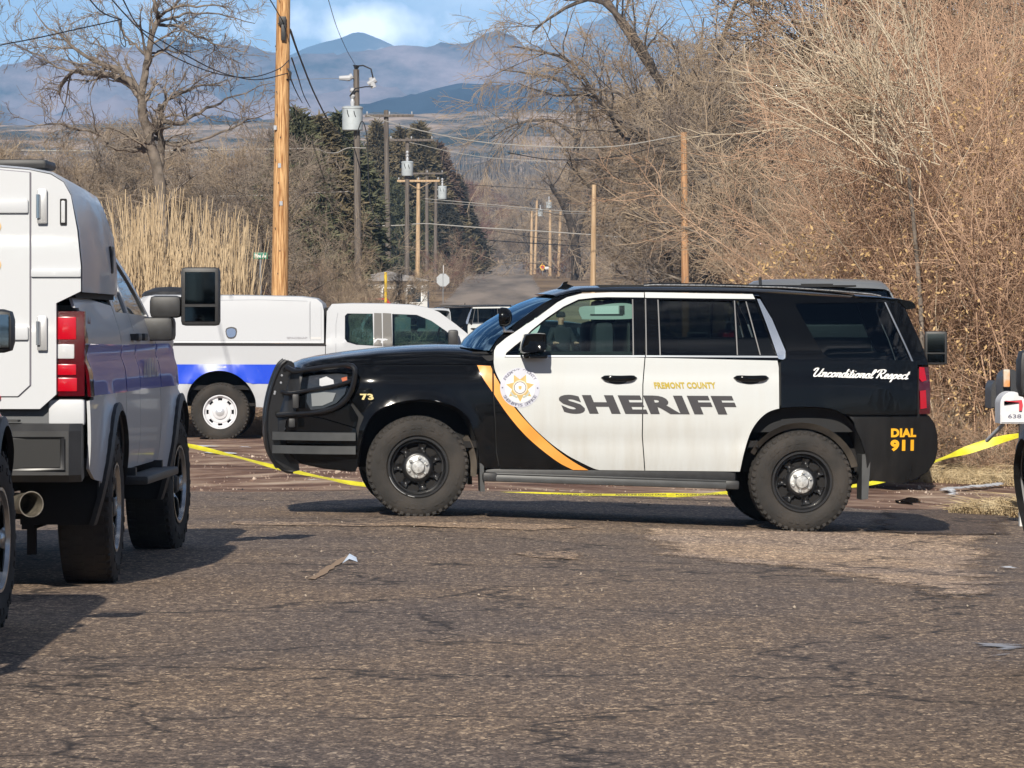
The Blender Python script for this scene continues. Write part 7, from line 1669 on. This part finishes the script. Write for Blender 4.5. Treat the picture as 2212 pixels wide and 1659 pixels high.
# low brush right behind the second row of vehicles and the bush with slanting branches
for i, (px, Y, k, s_, c) in enumerate(((640, 105, 2, .8, TW_RED), (690, 112, 2, .95, TW_OLIVE), (745, 118, 1, .75, TW_OLIVE), (790, 124, 2, .8, TW_OLIVE), (835, 130, 2, .62, TW_OLIVE), (530, 140, 2, .95, TW_DARK), (600, 138, 2, .9, TW_DARK), (665, 150, 1, 1.0, TW_GREY), (720, 155, 0, 1.0, TW_OLIVE))):
    obj_tree('roadside_bush', 'leafless bush in the roadside scrub behind the pickup cab', 'shrub', SH[k], (TW_DARK, c), gpos(px, Y), R_.random() * 6, s_, 'bushes behind the pickup cab', ('stems', 'twigs'))

for i, (px, Y, s_) in enumerate(((962, 330, 1.3), (985, 355, 1.5), (1005, 400, 1.6), (1205, 450, 1.2))):
    obj_tree('verge_bush', 'leafless bush on the verge of the long far road', 'shrub', SH[2], (TW_DARK, TW_RED if i % 2 else TW_OLIVE), gpos(px, Y), R_.random() * 6, s_, 'bushes on the verge of the far road', ('stems', 'twigs'))
# --- conifers
def conifer_mesh(seed, h, w, n=4000, irregular=.35):
    r_ = np.random.default_rng(seed); t = r_.beta(1.1, 1.5, n); az = r_.uniform(0, 2 * np.pi, n)
    lump = 1 + irregular * np.sin(az * 3 + t * 17 + seed) * np.cos(t * 23 + az * 2); rad = w * (1 - t) ** .75 * lump * np.sqrt(r_.uniform(.15, 1, n))
    c = np.stack([rad * np.cos(az), rad * np.sin(az), .06 * h + t * h * .94], 1)
    V = []; m = 4
    for j in range(m):
        d = np.stack([np.cos(az), np.sin(az), np.full(n, .15)], 1) + r_.normal(size=(n, 3)) * .75; d /= np.linalg.norm(d, axis=1, keepdims=True)
        s_ = np.cross(d, r_.normal(size=(n, 3))); s_ /= np.linalg.norm(s_, axis=1, keepdims=True); L = r_.uniform(.25, .55, n)[:, None] * h / 10; wd_ = .055 * h / 10
        V.append(np.stack([c - s_ * wd_, c + s_ * wd_, c + d * L + s_ * wd_ * .3, c + d * L - s_ * wd_ * .3], 1))
    V = np.concatenate(V).reshape(-1, 3); return V, np.arange(len(V)).reshape(-1, 4)
NEEDLE = mat('juniper_needles', (.035, .042, .022), .85, col2=(.14, .14, .075), vscale=1.2); NEEDLE2 = mat('brown_green_needles', (.065, .055, .030), .85, col2=(.19, .15, .085), vscale=1.0); NEEDLE3 = mat('blue_black_needles', (.024, .023, .018), .85, col2=(.085, .078, .055), vscale=1.2)
CM = []
for sd_ in (1, 2, 3):
    me = fast_mesh('crown', *conifer_mesh(sd_, 10, 2.3 if sd_ != 3 else 3.0), None, True); me.materials.append(NEEDLE)
    g = np.random.default_rng(sd_); tr_ = poly_to_arr([(0, 0, -.3), (.1, 0, 4), (0, .1, 9.4)], .2, .04); tm_ = mm('trunk', tubes([(*tr_, 8)])); tm_.materials.append(BARK_D); CM.append((tm_, me))
for i, (px, py, Y, k, w, m, lab) in enumerate((
    (640, 226, 215, 2, 1.05, NEEDLE, 'dark green conifer just right of the tall yellow pole'), (690, 240, 225, 0, 1.2, NEEDLE2, 'yellow-tinged conifer behind the near transformer'), (735, 236, 250, 1, 1.25, NEEDLE, 'conifer directly behind the transformer pole'),
    (605, 300, 240, 1, .9, NEEDLE, 'small conifer left of the tall yellow pole'), (815, 255, 430, 1, 1.0, NEEDLE2, 'brown-green conifer behind the grey pole and its crossarm'), (865, 270, 440, 0, 1.2, NEEDLE2, 'tallest brown-green conifer of the middle clump'),
    (905, 258, 445, 2, 1.1, NEEDLE2, 'brown-green conifer behind the transformer in the clump'), (945, 300, 450, 1, 1.15, mat('rusty_needles', (.07, .045, .035), .85, col2=(.15, .10, .075), vscale=1.), 'rusty conifer behind the stacked crossarms'), (985, 372, 455, 0, 1.35, NEEDLE3, 'blackish conifer at the right end of the clump, nearest the road'),
    (960, 420, 440, 2, 1.2, NEEDLE3, 'low blackish conifer spreading over the roadside'), (850, 380, 420, 2, 1.0, NEEDLE, 'squat green conifer low between the poles'), (910, 430, 430, 2, .95, NEEDLE, 'lowest green conifer behind the stop sign'), (780, 330, 425, 1, 1.2, NEEDLE2, 'conifer between the two nearest grey poles'))):
    x, y, z = gpos(px, Y); top_ = CH - (py - YH) * Y / F; s_ = (top_ - z) / 10.2
    obj_tree('conifer', lab, 'tree', CM[k], (BARK_D, m), (x, y, z), R_.random() * 6, (s_ * w, s_ * w, s_))

V_ = []; Q_ = []; r0_ = random.Random(3)      # unseen trees added behind the camera to darken reflections in the paint
for i in range(26):
    v, q_ = conifer_mesh(60 + i % 5, 10, 3.2, 700, .3); v = v * [1, 1, r0_.uniform(.5, .95)] + [-75 + i * 6 + r0_.uniform(-2, 2), -52 + r0_.uniform(-10, 10), 0]; Q_.append(q_ + sum(len(a) for a in V_)); V_.append(v)
me = fast_mesh('added_tree_line', np.concatenate(V_), np.concatenate(Q_), mat('added_tree_line_brown', (.06, .05, .035), .9, col2=(.14, .115, .08), vscale=.5)); tag(link('added_tree_line', me), kind='stuff')
# --- far woods closing the end of the road: one mass
rng = np.random.default_rng(77)
n = 22000; px = rng.uniform(-300, 2400, n); Yv = rng.uniform(900, 2900, n); X = (px - CX) * Yv / F; base = np.interp(Yv, GY, GZ)
hh = rng.uniform(5, 11, n) * (1 + (Yv - 900) / 2500); P_ = np.zeros((n, 3, 3)); P_[:, 0] = np.stack([X, Yv, base], 1); P_[:, 1] = P_[:, 0] + np.stack([rng.normal(size=n) * .5, rng.normal(size=n) * .5, hh * .5], 1); P_[:, 2] = P_[:, 1] + np.stack([rng.normal(size=n) * 1.2, rng.normal(size=n) * .8, hh * .5], 1)
rr = np.stack([np.full(n, .28), np.full(n, .5), np.full(n, .10)], 1); B = spawn(P_, rr, 4, .2, 1, 2, 5, 15, 60, K=3, wig=.3, up=.2, rs=.7, rmax=.30)
keep = ~((np.abs(P_[:, 0, 0] + 1.5 * (Yv / 600)) < 7) & (Yv < 1050))
me = fast_mesh('far_woods', *tubes([(P_[keep], rr[keep], 3), (*B, 3)]), mat('far_wood_brown', (.10, .078, .058), .95, col2=(.20, .16, .115), vscale=.03)); tag(link('far_woods', me), kind='stuff')
# --- scrub clumps on the plain further out
# --- reeds
rng = np.random.default_rng(81)
def reeds(n, pa, pb, Ya, Yb, ha, hb, m, rt=.011):
    px = rng.uniform(pa, pb, n); Yv = rng.uniform(Ya, Yb, n); X = (px - CX) * Yv / F; P_ = np.zeros((n, 5, 3)); H = rng.uniform(ha, hb, n) * (1 - .35 * ((px - pa) / (pb - pa) - .35) ** 2)
    ln = rng.normal(size=n) * .075
    for j in range(5): P_[:, j] = np.stack([X + ln * H * (j / 4) ** 1.6, Yv + rng.normal(size=n) * .01, G(-5, 76) + H * j / 4], 1)
    return P_, np.linspace(1, .45, 5)[None] * rng.uniform(.7, 1.3, n)[:, None] * rt
r1 = reeds(1000, 255, 536, 74, 80, 1.7, 3.75, None); lf = spawn(*r1, 3, .3, .95, .25, .7, 8, 30, K=3, wig=.1, up=-.1, rs=.55)
rd_ = fast_mesh('reed_bed', *tubes([(*r1, 4), (*lf, 3)]), mat('straw_reeds', (.40, .29, .17), .8, col2=(.64, .50, .32), vscale=1.6, stretch=(3, 3, .4))); tag(link('reed_bed', rd_), 'tall straw-coloured reeds standing in a dense stand behind the white topper', 'reeds', kind='stuff')
# --- dry grass at the right and along the brush foot
def grass(name, n, pxa, pxb, Ya, Yb, h, m, keepf=None):
    px = rng.uniform(pxa, pxb, n); Yv = rng.uniform(Ya, Yb, n)
    if keepf is not None: k = keepf(px, Yv); px, Yv = px[k], Yv[k]; n = len(px)
    X = (px - CX) * Yv / F; z = np.array([G(a, b) for a, b in zip(X, Yv)]); P_ = np.zeros((n, 3, 3)); d = rng.normal(size=(n, 2)) * .6; cl = np.array([mn.noise(Vector((a * 1.9, b * 1.5, 8))) for a, b in zip(X, Yv)]); H = h * rng.uniform(.3, 1.15, n) * np.clip(.75 + 1.3 * cl, .12, 1.7)
    P_[:, 0] = np.stack([X, Yv, z], 1); P_[:, 1] = P_[:, 0] + np.stack([d[:, 0] * H * .4, d[:, 1] * H * .4, H * .6], 1); P_[:, 2] = P_[:, 1] + np.stack([d[:, 0] * H * 1.1, d[:, 1] * H, H * .30 * rng.uniform(-.8, 1, n)], 1)
    me = fast_mesh(name, *tubes([(P_, np.array([[.004, .0035, .0015]]) * rng.uniform(.7, 1.4, n)[:, None], 3)]), m); return tag(link(name, me), kind='stuff')
STRAW = mat('straw_grass', (.42, .31, .17), .85, col2=(.62, .50, .31), vscale=6)
grass('dry_grass', 9000, 2050, 2330, 42.6, 45.8, .16, STRAW, lambda p, y: (y < 42.9 + (p - 2050) * .022) & (y > 42.8 - 0 * p))
grass('dry_grass', 9000, 1850, 2330, 53.2, 57.2, .20, STRAW)
grass('dry_grass', 5000, 300, 640, 68, 74, .35, mat('brown_grass', (.20, .13, .08), .9, col2=(.34, .24, .15), vscale=5))
# ------------------------------------------------------------------ two people in dark clothes, seen through the front window
def skin_mesh(name, verts, edges, radii, root_i=0, sub=2):
    me = bpy.data.meshes.new(name); me.from_pydata(verts, edges, []); o = bpy.data.objects.new(name, me); C.objects.link(o)
    md = o.modifiers.new('s', 'SKIN'); md.use_smooth_shade = True; ly = me.skin_vertices[0]
    for i, r_ in enumerate(radii): ly.data[i].radius = (r_, r_) if not isinstance(r_, tuple) else r_; ly.data[i].use_root = (i == root_i)
    sb = o.modifiers.new('u', 'SUBSURF'); sb.levels = sub
    dg = bpy.context.evaluated_depsgraph_get(); m2 = bpy.data.meshes.new_from_object(o.evaluated_get(dg)); m2.name = name
    bpy.data.objects.remove(o); return m2
def person(label, px, Y, facing, cap=True, arms=((.30, -.06, 1.12), (.24, -.26, 1.16)), hairc=(.02, .015, .01)):
    x = (px - CX) * Y / F; r_ = thing('person', label, 'person', (x, Y, G(x, Y)), facing)
    def sk(body):
        V = [(0, 0, .96), (0, 0, 1.15), (0, -.005, 1.36), (0, 0, 1.48), (0, -.01, 1.56)]; Rd = [(.185, .14), (.18, .135), (.20, .14), (.085, .08), (.052, .052)]; E = [(0, 1), (1, 2), (2, 3), (3, 4)]
        V += [(0, -.02, 1.66), (0, -.015, 1.75)]; Rd += [(.075, .09), (.07, .085)]; E += [(4, 5), (5, 6)]
        for s_ in (-1, 1):
            n = len(V); el = arms[0]; ha = arms[1]
            V += [(s_ * .19, 0, 1.43), (s_ * el[0], el[1], el[2] + .04), (s_ * ha[0], ha[1], ha[2]), (s_ * ha[0] * .95, ha[1] - .08, ha[2] + .01)]; Rd += [.062, .045, .032, (.038, .018)]; E += [(2, n), (n, n + 1), (n + 1, n + 2), (n + 2, n + 3)]
            if body:
                for k in range(5):
                    m_ = len(V); o_ = (k - 2) * .017; b = V[n + 3]
                    V += [(b[0] + o_, b[1] - .05 if k else b[1] - .01, b[2]), (b[0] + o_ * 1.2, b[1] - (.085 - abs(k - 2) * .008), b[2] - .015)]; Rd += [.009, .007]; E += [(n + 3, m_), (m_, m_ + 1)]
            n = len(V); V += [(s_ * .10, 0, .90), (s_ * .12, -.01, .50), (s_ * .13, .02, .10), (s_ * .14, -.14, .05)]; Rd += [.092, .062, .045, (.045, .035)]; E += [(0, n), (n, n + 1), (n + 1, n + 2), (n + 2, n + 3)]
        return V, E, Rd
    V, E, Rd = sk(True); bm_ = skin_mesh('body', V, E, Rd); bm_.materials.append(mat('skin', (.42, .24, .17), .5)); link('body', bm_, r_)
    V, E, Rd = sk(False)
    keep = [i for i in range(len(V)) if i not in (4, 5, 6) and abs(V[i][2] - V[i][2]) < 1]; idx = {k: i for i, k in enumerate(keep)}
    drop = {4, 5, 6, 10, 18}; keep = [i for i in range(len(V)) if i not in drop]; idx = {k: i for i, k in enumerate(keep)}
    cl = skin_mesh('uniform', [V[i] for i in keep], [(idx[a], idx[b]) for a, b in E if a in idx and b in idx], [tuple(q + .030 for q in (Rd[i] if isinstance(Rd[i], tuple) else (Rd[i], Rd[i]))) for i in keep]); cl.materials.append(mat('dark_uniform', (.008, .009, .013), .8, var=.3)); link('uniform', cl, r_)
    f_ = MB(); f_.lathe([(.001, .0), (.012, .004), (.016, .02), (.014, .05)], 8, Matrix.Translation((0, -.125, 1.655)), axis='y')
    for s_ in (-1, 1): f_.lathe([(.001, -.006), (.011, 0), (.001, .006)], 8, Matrix.Translation((s_ * .032, -.102, 1.695)), axis='y'); f_.box((s_ * .082, 0, 1.67), (.014, .03, .055), bev=.006)
    f_.box((0, -.105, 1.615), (.045, .01, .010), bev=.003); f_.build('facial_features', mat('skin_shade', (.30, .15, .11), .5), r_)
    co_ = MB(); co_.lathe([(.12, 0), (.10, .05), (.075, .10), (.07, .11)], 16, Matrix.Translation((0, 0, 1.45)), axis='z'); co_.build('collar', mat('dark_uniform', 0), r_)
    c_ = MB()
    if cap: c_.lathe([(.098, 0), (.102, .03), (.098, .08), (.07, .115), (.001, .125)], 20, Matrix.Translation((0, -.01, 1.72)), axis='z'); c_.build('knit_cap', mat('black_knit', (.008, .008, .009), .9), r_)
    else: c_.lathe([(.088, -.03), (.094, .03), (.09, .07), (.06, .10), (.001, .11)], 20, Matrix.Translation((0, .008, 1.72)), axis='z'); c_.build('hair', mat('dark_hair', hairc, .7), r_)
    return r_
person('officer in black knit cap beyond the SUV, seen at the left of its front window', 1211, 105, R(20))
person('person in a dark jacket seen from behind through the middle of the front window', 1288, 101, R(170), cap=False, arms=((.28, -.03, 1.15), (.20, -.24, 1.2)))
person('person in black with hands clasped, right in the front window beside the door pillar', 1346, 98, R(-40), cap=False, arms=((.27, -.10, 1.16), (.10, -.28, 1.30)))
